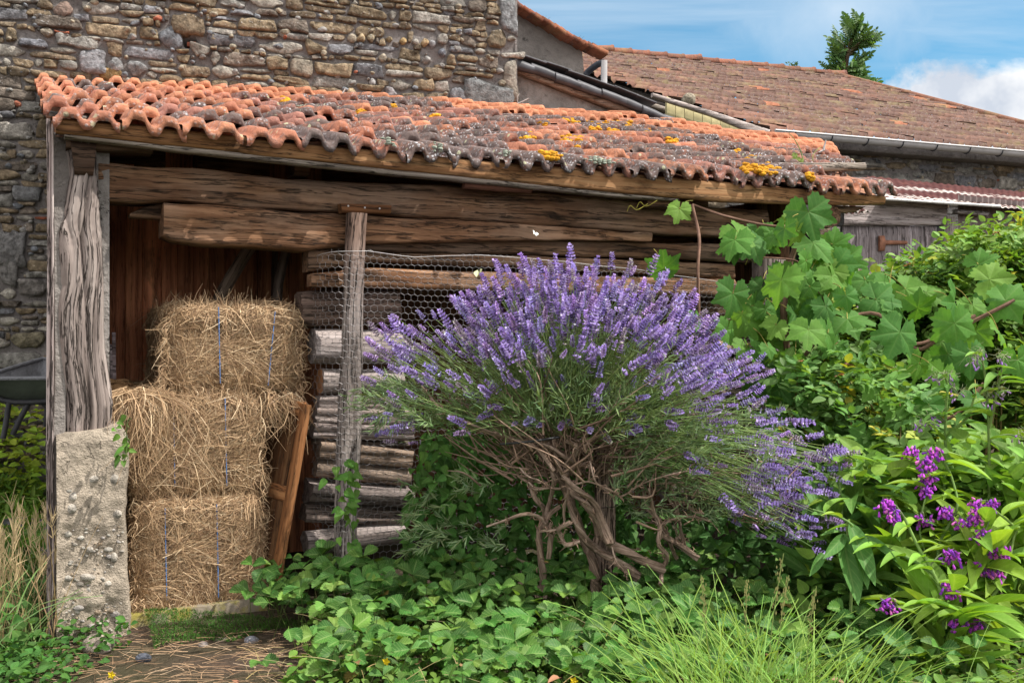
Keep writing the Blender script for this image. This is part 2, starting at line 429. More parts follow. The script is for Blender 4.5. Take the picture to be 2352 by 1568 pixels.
def stone_colour(n, R, warm=.7):
    base = np.array([(.205, .160, .108), (.175, .138, .098), (.24, .185, .125), (.15, .125, .105), (.22, .21, .195), (.18, .18, .195), (.27, .25, .225)])
    pr = np.array([.26, .24, .14, .16, .08, .07, .05]) if warm > .5 else np.array([.12, .10, .06, .18, .24, .18, .12])
    return base[R.choice(len(base), n, p=pr / pr.sum())] * R.uniform(.78, 1.25, (n, 1))

def courses(fr, a0, a1, z0, z1, R, keep, reserved, hmin=.034, hmax=.088, warm=.7):
    out = []; z = z0
    while z < z1:
        h = R.uniform(hmin, hmax) if R.random() < .82 else R.uniform(hmax, hmax * 1.35)
        a = a0 - R.uniform(0, .2)
        while a < a1:
            w = h * R.uniform(.9, 4.2); w = min(max(w, .05), .34)
            zz = z + .02 * math.sin(a * 1.7 + z * 3) + .012 * math.sin(a * 5.1 + z * 11)
            parts = [(a + w / 2, zz + h / 2, w / 2, h / 2)]
            if h > .065 and R.random() < .30:
                f = R.uniform(.35, .65)
                parts = [(a + w / 2, zz + h * f / 2, w / 2, h * f / 2), (a + w / 2, zz + h * (1 + f) / 2, w / 2, h * (1 - f) / 2)]
            for (ca, cz, hw, hh) in parts:
                if not keep(ca, cz): continue
                l_, r_ = ca - hw, ca + hw
                for (ra, rz, rw, rh) in reserved:
                    if abs(cz - rz) < rh + hh * .35 and r_ > ra - rw and l_ < ra + rw:
                        if ra - rw - l_ > r_ - ra - rw: r_ = ra - rw
                        else: l_ = ra + rw
                if r_ - l_ < .028: continue
                ca, hw = (l_ + r_) / 2, (r_ - l_) / 2
                g = R.uniform(.001, .006)
                c = stone_colour(1, R, warm)[0]
                rd = R.uniform(.06, .42)
                if R.random() < .12: c = np.array((.27, .25, .22)) * R.uniform(.7, 1.2); rd = .95
                if R.random() < .010: c = np.array((.33, .11, .065)); hh *= .5
                out.append((ca, cz, hw - g, hh - g, c, rd, R.uniform(.010, .03), R.normal(0, .035)))
            a += w
        z += h
    for k in range(int((a1 - a0) * (z1 - z0) * 60)):             # pinning stones and pebbles in the joints
        ca, cz = R.uniform(a0, a1), R.uniform(z0, z1)
        if not keep(ca, cz): continue
        if any(abs(ca - ra) < rw and abs(cz - rz) < rh for (ra, rz, rw, rh) in reserved): continue
        s = R.uniform(.008, .024)
        c = np.array([(.26, .25, .24), (.30, .26, .20), (.18, .19, .21), (.30, .11, .07)][R.choice(4, p=[.4, .33, .25, .02])])
        out.append((ca, cz, s * R.uniform(1, 1.7), s, c, .9, R.uniform(.025, .034), R.normal(0, .3)))
    return out

# the big stone house
house = thing('stone_house', 'tall rubble stone house wall of brown and grey fieldstones behind the tiled lean-to', 'house', HO.w(2, .3, .3))
R = np.random.default_rng(11)
aL = float(HO.px(-420, 0, 0)[0]); aR = float(HO.px(1188, 100, 0)[0])
def ridge_z(a): return 1.72 + .10 * np.sin(np.clip(a / 6.4, 0, 1) * PI)
def keep(a, z):
    if a > .35 and z < ridge_z(a) - .15: return False
    if a > aR - .03: return False
    return True
spec = [(395, 85, 27, 22, (.17, .18, .20), .6), (212, 143, 32, 27, (.20, .20, .215), .35), (265, 150, 20, 17, (.21, .21, .215), 1), (314, 157, 23, 15, (.20, .20, .205), 1),
        (76, 100, 36, 8, (.17, .175, .20), .4), (109, 77, 15, 10, (.24, .21, .17), 1), (145, 26, 22, 17, (.26, .19, .16), 1), (28, 572, 33, 42, (.17, .165, .165), .1),
        (66, 446, 34, 17, (.165, .165, .17), .2), (1123, 225, 56, 29, (.155, .16, .165), .15), (1168, 36, 19, 40, (.20, .205, .215), .2), (1052, 222, 21, 22, (.16, .165, .18), .5),
        (1171, 185, 16, 45, (.24, .215, .185), .2), (693, 158, 28, 18, (.24, .21, .17), .5), (808, 90, 13, 10, (.33, .29, .23), 1), (830, 89, 10, 9, (.36, .28, .18), 1), (851, 90, 10, 8, (.34, .29, .21), 1),
        (893, 92, 8, 7, (.33, .27, .17), 1), (926, 96, 8, 8, (.34, .24, .12), 1), (955, 98, 7, 7, (.30, .28, .25), 1), (976, 101, 9, 8, (.36, .26, .15), 1), (993, 102, 9, 9, (.28, .28, .29), 1),
        (806, 214, 12, 11, (.36, .27, .17), 1), (896, 216, 16, 14, (.28, .26, .27), .8), (878, 135, 9, 9, (.32, .28, .22), 1), (978, 139, 11, 10, (.30, .29, .28), 1), (1015, 122, 10, 9, (.18, .19, .22), 1),
        (246, 172, 31, 14, (.20, .13, .06), .2), (95, 222, 10, 10, (.33, .35, .37), .8), (818, 228, 14, 12, (.26, .26, .26), 1), (855, 190, 9, 8, (.30, .29, .29), 1), (430, 60, 40, 20, (.17, .13, .09), .3),
        (460, 118, 21, 12, (.24, .215, .19), .3), (20, 620, 24, 40, (.19, .18, .175), .2), (64, 780, 38, 20, (.21, .185, .13), .5), (75, 660, 34, 20, (.19, .175, .165), .3), (1142, 90, 22, 20, (.17, .135, .095), .4)]
res, sts = [], []
for (x, y, w, h, c, rd) in spec:
    a, z = HO.px(x, y, 0); a2, z2 = HO.px(x + w, y - h, 0)
    res.append((float(a), float(z), float(a2 - a), float(z2 - z)))
    sts.append((float(a), float(z), float(a2 - a), float(z2 - z), np.array(c), rd, .03, R.normal(0, .06)))
ah, zh = HO.px(436, 95, 0); res.append((float(ah), float(zh), .06, .035))
sts += courses(HO, aL, aR, .25, 4.5, R, keep, res)
wall = MB()
lay_stones(wall, HO, sts, 0)
# mortar bed, with the putlog hole left open
def slab(mb, fr, a0, a1, z0, z1, d0, d1, hole=None, n=60, m=40, mi=1):
    a = np.linspace(a0, a1, n); z = np.linspace(z0, z1, m); A, Z = np.meshgrid(a, z, indexing='ij')
    D = d0 + .006 * fbm(np.stack([A * 9, Z * 9, 0 * A], -1), 3, 4)
    if hole: D = np.where((np.abs(A - hole[0]) < hole[2]) & (np.abs(Z - hole[1]) < hole[3]), d0 + .16, D)
    mb.add(fr.w(A, D, Z).reshape(-1, 3), grid_faces(n, m)[:, ::-1], (1, 1, 1, 1), None, mi)
    box(mb, fr, a0, a1, d0 + .17, d1, z0, z1, mi=mi, rough=0)
slab(wall, HO, aL, aR, 0.0, 4.6, .004, .6, (float(ah), float(zh), .05, .03), 220, 150)
box(wall, HO, aR - .02, aR, .0, .17, 1.4, 4.6, mi=1, rough=0)
under(wall.build('wall', [M_stone, M_mortar]), house)
bk = MB(); a, z = HO.px(440, 100, .05)
for (da, dz, w, h) in ((-.03, -.006, .032, .02), (.012, .0, .016, .022)): box(bk, HO, a + da, a + da + w, .03, .1, z + dz - .02, z + dz + h - .01, (.36, .12, .075, 1), n=3)
under(bk.build('brick', simple('broken_brick', (.36, .12, .075), .9, attr=True, bump=.4)), house)

# plastered gable and its lean-to roof edge
def prism(mb, fr, pts, d0, d1, mi=0, col=(1, 1, 1, 1), flat=True):
    q = np.array(pts, float); a, z = fr.px(q[:, 0], q[:, 1], d0); n = len(q)
    Fr, Bk = fr.w(a, d0, z), fr.w(a, d1, z)
    V = np.concatenate([Fr, Bk]); i = np.arange(n); j = (i + 1) % n
    b = mb.n
    mb.add(V, np.stack([i, j, j + n, i + n], -1), col, np.stack([np.r_[a, a], np.r_[z, z], np.r_[0 * a + d0, 0 * a + d1]], -1), mi)
    for k, base in ((1, 0), (-1, n)):
        import mathutils
        tri = mathutils.geometry.tessellate_polygon([[Vector((float(x), float(y), 0)) for x, y in zip(a, z)]])
        T = np.array([t[::k] for t in tri]) + base
        mb.add(V, T, col, np.stack([np.r_[a, a], np.r_[z, z], np.r_[0 * a + d0, 0 * a + d1]], -1), mi)

gable = thing('plastered_gable', 'grey plastered gable wall with a sloping tiled top edge against the sky', 'gable wall', HO.w(4.6, 1.3, 1.5))
mb = MB(); prism(mb, HO, [(1183, 300), (1186, 18), (1220, 36), (1252, 52), (1300, 80), (1330, 98), (1337, 118), (1341, 160), (1338, 200), (1344, 300)], 1.0, 1.5)
under(mb.build('wall', M_rough_render, smooth=False), gable)
mb = MB()
top = [(1178, 14), (1195, 27), (1222, 42), (1252, 58), (1280, 75), (1308, 92), (1332, 104), (1352, 112), (1384, 127)]
for k in range(len(top) - 1):
    for j in range(2):
        f0, f1 = j / 2, (j + 1) / 2 + .12
        x0 = top[k][0] + (top[k + 1][0] - top[k][0]) * f0; y0 = top[k][1] + (top[k + 1][1] - top[k][1]) * f0
        x1 = top[k][0] + (top[k + 1][0] - top[k][0]) * f1; y1 = top[k][1] + (top[k + 1][1] - top[k][1]) * f1
        c = np.array((.30, .105, .06)) * R.uniform(.55, 1.15)
        for d in (.93, 1.15, 1.37):
            A, B = HO.W(x0, y0 + R.uniform(-2, 2), d), HO.W(x1, y1 + R.uniform(-2, 2), d)
            B = A + (B - A); A[2] += .01
            beam(mb, A, B, .17, .035, (*c, R.uniform(.2, .7)), 4, .006)
under(mb.build('roof_tiles', M_barntile), gable)
mb = MB()
for k in range(60):
    x = R.uniform(1195, 1330); y = pl(x, top) - 1
    A = HO.W(x, y, R.uniform(.95, 1.3)); tube(mb, np.array([A, A + (R.normal(0, .015), 0, .02), A + (R.normal(0, .04), 0, R.uniform(.03, .07))]), [.003, .002, .0005], 3, (.05, .045, .02, 1), False)
tag(mb.build('roof_weeds', simple('dry_weed', (.06, .05, .025), .9)), 'thin dry weeds growing along the sloping gable tiles', 'weeds', kind='stuff')

lean = thing('rendered_lean_to', 'grey rendered wall triangle under a sloping dark lead flashing beside the stone house', 'lean-to', HO.w(5.5, .4, 1.4))
mb = MB(); prism(mb, HO, [(1184, 300), (1184, 150), (1206, 158), (1330, 216), (1480, 272), (1560, 304), (1600, 330), (1300, 330)], .14, .9)
under(mb.build('wall', M_render, smooth=False), lean)
mb = MB(); plank(mb, HO, [(1172, 146), (1330, 204), (1480, 258), (1570, 296)], [(1172, 158), (1330, 219), (1480, 275), (1570, 312)], .06, .08, 30, 5, .008)
under(mb.build('rafter', M_oldwood), lean)
mb = MB()
up = [(1170, 129), (1215, 143), (1330, 184), (1400, 209), (1480, 240), (1530, 262), (1620, 292), (1720, 326)]
for k, (x0, x1) in enumerate(((1170, 1228), (1222, 1285), (1278, 1335), (1328, 1392), (1385, 1440), (1436, 1482), (1478, 1530), (1526, 1580), (1575, 1640), (1632, 1720))):
    h = 21 - k * .6; o = R.uniform(-2, 2)
    xs_ = np.linspace(x0, x1, 3)
    plank(mb, HO, [(x, pl(x, up) + o + (2 if i == 2 else 0)) for i, x in enumerate(xs_)], [(x, pl(x, up) + h + o + R.uniform(-1.5, 1.5)) for x in xs_], .0 + .012 * (k % 2), .05, 8, 4, .006)
    A, B = HO.W(x0, pl(x0, up) + o, .03), HO.W(x1, pl(x1, up) + o, .03)
    if k < 6: beam(mb, A + (0, .3, .02), B + (0, .3, .02), .6, .012, n=4)
under(mb.build('flashing', M_lead), lean)
br = thing('vent_pipe', 'dark pipe held by an upright grey metal post over the flashing', 'pipe', HO.W(1387, 212, .25))
mb = MB(); A, B = HO.W(1387.5, 140, .3), HO.W(1387, 215, .3); beam(mb, A, B, .05, .04, n=4, rough=.001, up=(0, 1, 0)); under(mb.build('post', M_zinc), br)
mb = MB(); tube(mb, spline([HO.W(1346, 172, .5), HO.W(1352, 164, .48), HO.W(1372, 149, .38), HO.W(1386, 144, .3)], 10), .028, 8); under(mb.build('pipe', M_pipe), br)

# ------------------------------------------------------------------ the barn
barn = thing('old_barn', 'long stone barn with a mossy brown tiled roof and grey gutter', 'barn', BA.w(4, 1, 0))
EZ, TS = 3.49, math.tan(math.radians(23.5))
def proj(p): return CX + FPX * p[..., 0] / p[..., 1], CY - FPX * (p[..., 2] - CAMZ) / p[..., 1]
def cross_line(t, l0, l1, sgrid):
    p = BA.w(sgrid, t, EZ + t * TS); x, y = proj(p)
    f = y - (l0[1] + (x - l0[0]) * (l1[1] - l0[1]) / (l1[0] - l0[0]))
    k = np.where(f[:-1] * f[1:] <= 0)[0]
    return float(sgrid[k[0]]) if len(k) else None
mb = MB(); NR = 18; T_END = 6.5; sg = np.linspace(-6, 40, 2400)
tw = .225; nu = 7; prof = .022 * np.cos(np.linspace(0, 2 * PI * 2, nu + 2))[:nu + 1]
for r in range(NR):
    t0 = T_END * r / NR; t1 = T_END * (r + 1) / NR
    s0 = cross_line(t0 + .12, (1765, 298), (1351, 169), sg); s1 = cross_line(t1 - .1, (1890, 168), (2352, 291), sg)
    s0 = 0 if s0 is None else s0; s1 = 16 if s1 is None else min(s1, 17)
    n = int((s1 - s0) / tw) + 1
    k = np.arange(n); a_ = s0 + k[:, None] * tw + np.linspace(0, tw, 6)[None]
    z_ = .026 * np.cos(a_ / tw * 4 * PI) + R.normal(0, .006, (n, 1))
    rows = []
    for (t, dz) in ((t0, .005), (t0, .055), ((t0 + t1) / 2, .035), (t1 + .06, .0)):
        tt = t + R.normal(0, .004, (n, 1)) * (dz > 0)
        rows.append(BA.w(a_, tt + 0 * a_, EZ + tt * TS + z_ + dz + .03 * fbm(np.stack([a_ * .7, 0 * a_ + t * .7, 0 * a_], -1), 2, 6)))
    Vv = np.stack(rows, 1)                             # n,4,6,3
    F = grid_faces(4, 6); F = (F[None] + (np.arange(n) * 24)[:, None, None]).reshape(-1, 4)
    c = np.array((.20, .105, .078)) * R.uniform(.75, 1.15, (n, 1)); al = R.uniform(.5, .85, (n, 1))
    new = R.random((n, 1)) < .03; c = np.where(new, (.30, .12, .07), c); al = np.where(new, .2, al)
    al[:2] = .25
    mb.add(Vv.reshape(-1, 3), F[:, ::-1], np.repeat(np.concatenate([c, al], 1), 24, 0))
for k in range(46):                                    # ridge tiles
    s = -3 + k * .36; A = BA.w(s, T_END, EZ + T_END * TS + .03); B = BA.w(s + .39, T_END, EZ + T_END * TS + .035 + R.normal(0, .01))
    s1 = cross_line(T_END - .15, (1890, 166), (2352, 291), sg)
    if s1 is not None and s > s1 - .3: break
    tube(mb, np.array([A, A + (B - A) * .5, B - (B - A) * .1, B]), [.085, .09, .095, .11], 8, (*(np.array((.27, .11, .07)) * R.uniform(.6, 1.1)), .5), True)
hip = []
for r in range(NR + 1):
    t = T_END * r / NR; s1 = cross_line(t, (1890, 168), (2352, 291), sg)
    if s1 is not None and s1 < 17: hip.append(BA.w(s1, t, EZ + t * TS + .03))
if len(hip) > 2: tube(mb, np.array(hip), .07, 6, (.24, .11, .07, .5))
under(mb.build('roof', M_barntile), barn)
mb = MB(); sw = []
rb = np.random.default_rng(5)
sw = courses(BA, -.5, 13, 1.2, 3.35, rb, lambda a, z: True, [], .07, .20, .2)
lay_stones(mb, Frame(BA.w(0, .35, 0)[:2], math.radians(18.4)), sw, 0)
slab(mb, Frame(BA.w(0, .35, 0)[:2], math.radians(18.4)), -.5, 13, 0, 3.5, -.004, .5, None, 60, 20)
box(mb, BA, -.5, 13, .1, .34, 3.36, 3.46, (.1, .08, .07, 1), mi=1)
under(mb.build('wall', [mat_stone('barn_stone', lichen=.4, cscale=.6), M_mortar]), barn)
gt = MB(); L = 13.0
th = np.linspace(PI, 2 * PI, 9); pr = np.concatenate([np.stack([.066 * np.cos(th), .066 * np.sin(th)], -1), np.stack([.061 * np.cos(th[::-1]), .061 * np.sin(th[::-1])], -1)])
ss = np.linspace(-.02, L, 14)
Rg = np.stack([BA.w(s, -.10 + pr[:, 0], EZ - .03 - .004 * s + pr[:, 1]) for s in ss])
rings(gt, Rg[:, ::-1]); tube(gt, np.stack([BA.w(ss, -.166, EZ - .03 - .004 * ss)], 0)[0], .012, 6)
cp = np.concatenate([Rg[0][:9], Rg[0][:1]]); gt.add(np.concatenate([Rg[0][:9], Rg[0][:9].mean(0)[None]]), np.array([(i, i + 1, 9) for i in range(8)]))
gut = under(gt.build('gutter', M_zinc), barn)
for k in range(26):
    bb = MB(); s = .25 + k * .5; q = np.stack([-.10 + .072 * np.cos(th), EZ - .03 - .004 * s + .072 * np.sin(th)], -1)
    tube(bb, BA.w(s, q[:, 0], q[:, 1]), .008, 4, caps=False); b_ = bb.build('gutter_bracket', M_pipe); b_.parent = gut
vt = np.linspace(0, T_END, 14); vs = []
for t in vt:
    s0 = cross_line(t + .12, (1765, 298), (1351, 169), sg); vs.append((0 if s0 is None else s0) + .16)
vs = np.array(vs); mb = MB(); mb.add(np.concatenate([BA.w(vs, vt + .05, EZ + vt * TS - .03), BA.w(vs, vt + .05, 0)]), grid_faces(2, 14), (1, 1, 1, 1))
mb.add(np.concatenate([BA.w(vs + .3, vt + .05, EZ + vt * TS - .03), BA.w(vs + .3, vt + .05, 0)]), grid_faces(2, 14), (1, 1, 1, 1))
under(mb.build('gable_wall', wood('tarred_gable', (.012, .010, .009), (.03, .024, .02), (.06, .05, .045))), barn)
# verge: barge board and pale boarding under it
mb = MB(); plank(mb, BA, [(1500, 213), (1640, 256), (1770, 298)], [(1500, 222), (1640, 268), (1760, 318)], -.25, .05, 20, 5, .008, (1.5, 1.45, 1.4, 1))
under(mb.build('barge_board', M_greywood), barn)
mb = MB()
for k in range(11):
    x0, x1 = 1532 + k * 20.5, 1551.5 + k * 20.5; yt = pl((x0 + x1) / 2, [(1532, 222), (1640, 264), (1760, 312)])
    plank(mb, BA, [(x0, yt - 5), (x1, yt + 4)], [(x0, 345), (x1, 345)], -.16, .04, 3, 5, .004, (*(np.array((.42, .37, .20)) * R.uniform(.85, 1.1)), 1))
under(mb.build('boarding', simple('yellowed_board', (.4, .35, .2), .8, vary=.25, sc=9, attr=True)), barn)
mb = MB(); prism(mb, BA, [(1395, 196), (1440, 205), (1545, 245), (1560, 250), (1560, 320), (1395, 300)], .25, .4); under(mb.build('dark_boarding', wood('tarred_board', (.012, .010, .009), (.03, .024, .02), (.06, .05, .045))), barn)
mb = MB()
for (y0, y1, x0, x1) in ((192, 212, 1352, 1470), (203, 240, 1400, 1560)): plank(mb, BA, [(x0, y0), (x1, y0 + (x1 - x0) * .33)], [(x0, y0 + 12), (x1, y0 + 12 + (x1 - x0) * .33)], .05, .06, 12, 4, .008)
under(mb.build('verge_rafter', M_oldwood), barn)
st = thing('round_stone', 'round pale stone lying on the lower barn tiles', 'stone', BA.W(1581, 230, .8))
mb = MB(); q = np.linspace(0, 2 * PI, 15)[:-1]
def pebble(mb, c, r, col=(.3, .28, .25, 1), seed=0, n=8, m=12, mi=0):
    th = np.linspace(.06, PI - .06, n); ph = np.arange(m) / m * 2 * PI
    D = np.stack([np.sin(th)[:, None] * np.cos(ph), np.sin(th)[:, None] * np.sin(ph), np.cos(th)[:, None] + 0 * ph], -1)
    f = 1 + .16 * fbm(D * 1.6 + seed * 3.1, 2, seed)
    return rings(mb, np.asarray(c) + D[::-1] * f[::-1, :, None] * np.asarray(r), col, None, True, mi)
pebble(mb, BA.W(1581, 230, .75), (.085, .085, .085), (.30, .26, .20, 1)); under(mb.build('stone', M_stone), st)

# ------------------------------------------------------------------ the corrugated iron shed on the right
CS = Frame(SH.w(0, 1.7, 0)[:2], math.radians(27.26))
tin = thing('corrugated_shed', 'old timber shed with a rusty red corrugated iron roof', 'shed', CS.w(6.6, .3, 0))
m = Mat('rusty_iron'); p = m.n('NewGeometry'); n1 = m.noise(p, 6, 6, .7); n2 = m.noise(m.scale(p, 3, 14, 14), 1, 5, .7)
c = m.ramp(n1, [(.3, (.045, .017, .016)), (.55, (.085, .032, .029)), (.75, (.14, .055, .04))])
fl = m.math('MULTIPLY', m.step(n2, .50, .55), m.step(m.attr('Col', 'Alpha'), .2, .9))
c = m.mix(fl, c, (.62, .58, .54)); M_rust = m.done(m.bsdf(c, .85, m.bump(n1, .4, .01), .06, 0))
mb = MB()
fx, fy = [2030, 2352, 2600], [457, 480, 500]; bx, by = [1990, 2352, 2700], [404, 441, 472]
af, zf = CS.px(np.array(fx), np.array(fy), -.16); ab, zb = CS.px(np.array(bx), np.array(by), 1.35)
n = 900; s = np.linspace(0, 1, n); A0 = np.interp(s, [0, .56, 1], af); Z0 = np.interp(s, [0, .56, 1], zf); A1 = np.interp(s, [0, .56, 1], ab); Z1 = np.interp(s, [0, .56, 1], zb)
wv = .005 * np.cos(A0 / .076 * 2 * PI); rowsv, cols = [], []
for f in np.linspace(0, 1, 8):
    rowsv.append(CS.w(A0 + (A1 - A0) * f, -.16 + 1.51 * f, Z0 + (Z1 - Z0) * f + wv - .015 * (f > .45) * (1 - f)))
    cols.append(np.tile([1, 1, 1, 1.0 if (f < .16 or .45 < f < .62) else .05], (n, 1)))
V = np.stack(rowsv); mb.add(V.reshape(-1, 3), grid_faces(8, n), np.concatenate(cols))
ro = under(mb.build('roof', M_rust), tin)
mb = MB(); plank(mb, CS, [(2025, 453), (2200, 464), (2300, 470)], [(2025, 459), (2200, 470), (2300, 477)], -.175, .02, 24, 4, .004, (1.6, 1.6, 1.65, 1)); under(mb.build('roof_edge', simple('flaking_white_paint', (.6, .6, .6), .7, vary=.35, sc=25)), tin)
mb = MB(); plank(mb, CS, [(1940, 440), (2180, 462)], [(1940, 517), (2172, 516)], 0, .08, 30, 12, .012, (1.25, 1.2, 1.2, 1)); under(mb.build('lintel', M_greywood), tin)
door = MB()
xsd = [1936, 1968, 1996, 2028, 2062, 2096, 2126, 2154]
for k in range(7): plank(door, CS, [(xsd[k] + .6, 519), (xsd[k + 1] - .6, 520)], [(xsd[k] + .6, 760), (xsd[k + 1] - .6, 760)], .035 + .004 * (k % 2), .03, 4, 10, .004, tuple(np.array((1.1, 1.05, 1.08, 1)) * R.uniform(.75, 1.15)))
# grain runs upright on the door
dm = wood('door_timber', (.10, .085, .08), (.22, .195, .195), (.36, .33, .335), .3, .8, .7)
d_ = under(door.build('door', dm), tin)
a_ = d_.data.attributes['g']; buf = np.zeros(len(d_.data.vertices) * 3, np.float32); a_.data.foreach_get('vector', buf); buf = buf.reshape(-1, 3)[:, [1, 0, 2]]; a_.data.foreach_set('vector', buf.ravel())
mb = MB(); plank(mb, CS, [(2022, 541), (2034, 541)], [(2022, 576), (2034, 576)], .005, .02, 3, 4, .001); plank(mb, CS, [(2034, 551), (2085, 553)], [(2034, 562), (2085, 561)], .012, .012, 4, 4, .001)
h_ = mb.build('hinge', simple('rusty_hinge', (.26, .115, .07), .8, vary=.4, bump=.4)); h_.parent = d_; h_.location = (0, 0, 0)
mb = MB(); a0, _ = CS.px(2174, 500, -.02); a1, _ = CS.px(2197, 500, -.02); box(mb, CS, a0, a1, -.02, .1, 0, 2.1, (1.2, 1.15, 1.1, 1), axis=2, n=20, rough=.006); under(mb.build('post', M_greywood), tin)
mb = MB(); a0 = CS.px(2200, 500, .03)[0]; a1 = CS.px(2620, 500, .03)[0]; aa = np.linspace(a0, a1, 700); wv = .012 * np.cos(aa / .076 * 2 * PI)
V = np.stack([CS.w(aa, .04 + wv, z) for z in (0, .7, 1.3, 1.75, 2.3)]); mb.add(V.reshape(-1, 3), grid_faces(5, 700)[:, ::-1], (1, 1, 1, .0)); under(mb.build('side_sheet', simple('mauve_iron', (.20, .155, .15), .65, .1, .3, .3, 3)), tin)
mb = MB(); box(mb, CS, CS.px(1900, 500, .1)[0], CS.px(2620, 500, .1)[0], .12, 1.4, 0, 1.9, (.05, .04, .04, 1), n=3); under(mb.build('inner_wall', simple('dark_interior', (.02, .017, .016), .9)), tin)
mb = MB(); plank(mb, CS, [(2200, 480), (2275, 487)], [(2200, 489), (2268, 496)], -.06, .05, 8, 4, .004); under(mb.build('fascia', M_greywood), tin)
mb = MB(); aa, zz = CS.px(np.linspace(1938, 1998, 60), np.linspace(489, 487, 60), -.3); V = np.stack([CS.w(aa, -.3, zz + .012 * np.cos(aa / .06 * 2 * PI)), CS.w(aa, -.02, zz + .12 + .012 * np.cos(aa / .06 * 2 * PI))]); mb.add(V.reshape(-1, 3), grid_faces(2, 60), (1, 1, 1, .7)); under(mb.build('porch_sheet', M_rust), tin)
# ------------------------------------------------------------------ the lean-to shed
M_beam = wood('old_oak_beam', (.035, .018, .010), (.115, .058, .031), (.22, .125, .072), .8, .75, .9, greymix=(.25, .165, .115))
M_fascia = wood('pine_fascia', (.10, .045, .02), (.25, .125, .055), (.37, .22, .11), .85, .7, .6)
M_strip = wood('grey_batten', (.11, .085, .07), (.24, .20, .17), (.36, .31, .27), .3, .9, .9, 1.4)
M_postw = wood('weathered_post_wood', (.10, .08, .072), (.265, .225, .21), (.40, .355, .335), .3, .9, 1.0, .9, None, 48, .03)
M_dark = wood('brown_boarding', (.09, .042, .027), (.26, .120, .070), (.42, .225, .130), .6, .5, .5, .8)
M_reddish = wood('red_board', (.06, .024, .016), (.13, .055, .036), (.2, .1, .07), .4, .6, .5)
M_log = wood('split_log', (.085, .072, .065), (.255, .225, .21), (.43, .39, .375), .35, .8, .9, 1.0, None, 50)
M_cut = simple('cut_log_end', (.33, .19, .10), .85, vary=.35, sc=30, bump=.4, attr=True)
M_conc = mat_plaster('pebbly_concrete', (.42, .355, .285), .5, 1.6)
M_nail = simple('iron_nail', (.06, .05, .05), .5, .7)

shed = thing('lean_to_shed', 'old open timber shed with a lichen-covered roman tile roof, hay and firewood inside', 'shed', SH.w(1.5, .8, 0))
RP = np.array([[0.018, 3.44], [6.37, 2.49]])           # ridge seen from the eave: depth at the left and the right end
def Dep(a): return 3.44 + (2.49 - 3.44) * np.clip(a / 6.37, -.1, 1.1)
def roof_z(a, t):
    """Height of the tiled surface at a along the eave, t from the eave (0) to the ridge (1)."""
    a = np.asarray(a, float); t = np.asarray(t, float)
    ze = 1.830 + .030 * a / 4 - .012 * np.sin(a * 1.1)
    zr = 1.735 + CAMZ - .01 + .085 * np.sin(np.clip(a / 6.4, 0, 1) * PI) - .02 * (a > 5)
    return ze + (zr - ze) * t - .03 * np.sin(t * PI)
def roof_pt(a, t, dz=0.0):
    a, t, dz = np.broadcast_arrays(np.asarray(a, float), np.asarray(t, float), np.asarray(dz, float))
    return SH.w(a, -.035 + t * (Dep(a) + .035), roof_z(a, t) + dz)
R = np.random.default_rng(21)
mb = MB(); NRW = 10; tw = .2175
NA = 21; ua = np.linspace(0, 1, NA); wave = np.tanh(2.4 * np.cos(ua * 4 * PI + PI) + .5) / np.tanh(2.4)
for r in range(NRW):
    t0, t1 = r / NRW, (r + 1) / NRW
    aend = {0: 4.03, 1: 3.80, 2: 4.38, 3: 4.55}.get(r, 4.03 + (6.37 - 4.03) * t0)
    n = int(round((aend + .02) / tw)); k = np.arange(n)
    if r in (1,): pass
    a = -.03 + (k[:, None] + ua[None]) * tw + R.normal(0, .005, (n, 1)) + R.normal(0, .012)
    jit = R.normal(0, .020, (n, 1)) / 3.4; dzj = R.normal(0, .007, (n, 1)); tilt = R.normal(0, .011, (n, 1))
    if r > 0: dzj = np.abs(dzj) * 1.5
    amp = R.uniform(.019, .025, (n, 1))
    z = amp * wave[None] + dzj + tilt * (ua[None] - .5) * 2
    chip = .010 * fbm(np.stack([a * 22, 0 * a + r, 0 * a], -1), 2, 3) / 3.4
    rows = []
    for (t, dz) in ((t0 + .010, .008 if r else .0), (t0, .010 if r else -.001), (t0, .046 if r else .030), (t0 + .004, .052 if r else .036), ((t0 + t1) / 2, .030), (t1 + .018, .002)):
        first = t < t0 + .007
        rows.append(roof_pt(a, np.clip(t + jit + (chip if first else 0), -.02, 1.03), z + dz + .003 * fbm(np.stack([a * 30, 0 * a + t * 90, 0 * a + r], -1), 2, 9)))
    V = np.stack(rows, 1)
    F = grid_faces(6, NA); F = (F[None] + (np.arange(n) * 6 * NA)[:, None, None]).reshape(-1, 4)
    base = np.array([(.40, .165, .105), (.36, .15, .10), (.43, .185, .11), (.30, .14, .11)])[R.choice(4, n)] * R.uniform(.75, 1.15, (n, 1))
    am = (k + .5) * tw
    crust = np.full(n, .61 - .008 * r) + .16 * fbm(np.stack([am * 1.3, 0 * am + r * .6, 0 * am], -1), 2, 12) + R.normal(0, .17, n)
    crust = crust - np.where(am < 1.2, .13, 0)
    clean = (r >= 9) | ((r >= 8) & (am > 2.6)) | ((r >= 7) & (am > 4.3)) | ((r >= 8) & (am < 1.5))
    crust = np.where(clean & (R.random(n) < .9), .08, crust); base = np.where(clean[:, None], np.array((.47, .20, .115)) * R.uniform(.85, 1.15, (n, 1)), base)
    fresh = R.random(n) < .05; crust = np.where(fresh, .12, crust)
    if r == 0: crust = np.where(am < .9, .42, np.where(R.random(n) < .5, R.uniform(.82, .95, n), R.uniform(.45, .6, n)))
    c = np.concatenate([base, np.clip(crust, .05, .95)[:, None]], 1)
    mb.add(V.reshape(-1, 3), F[:, ::-1], np.repeat(c, 6 * NA, 0))
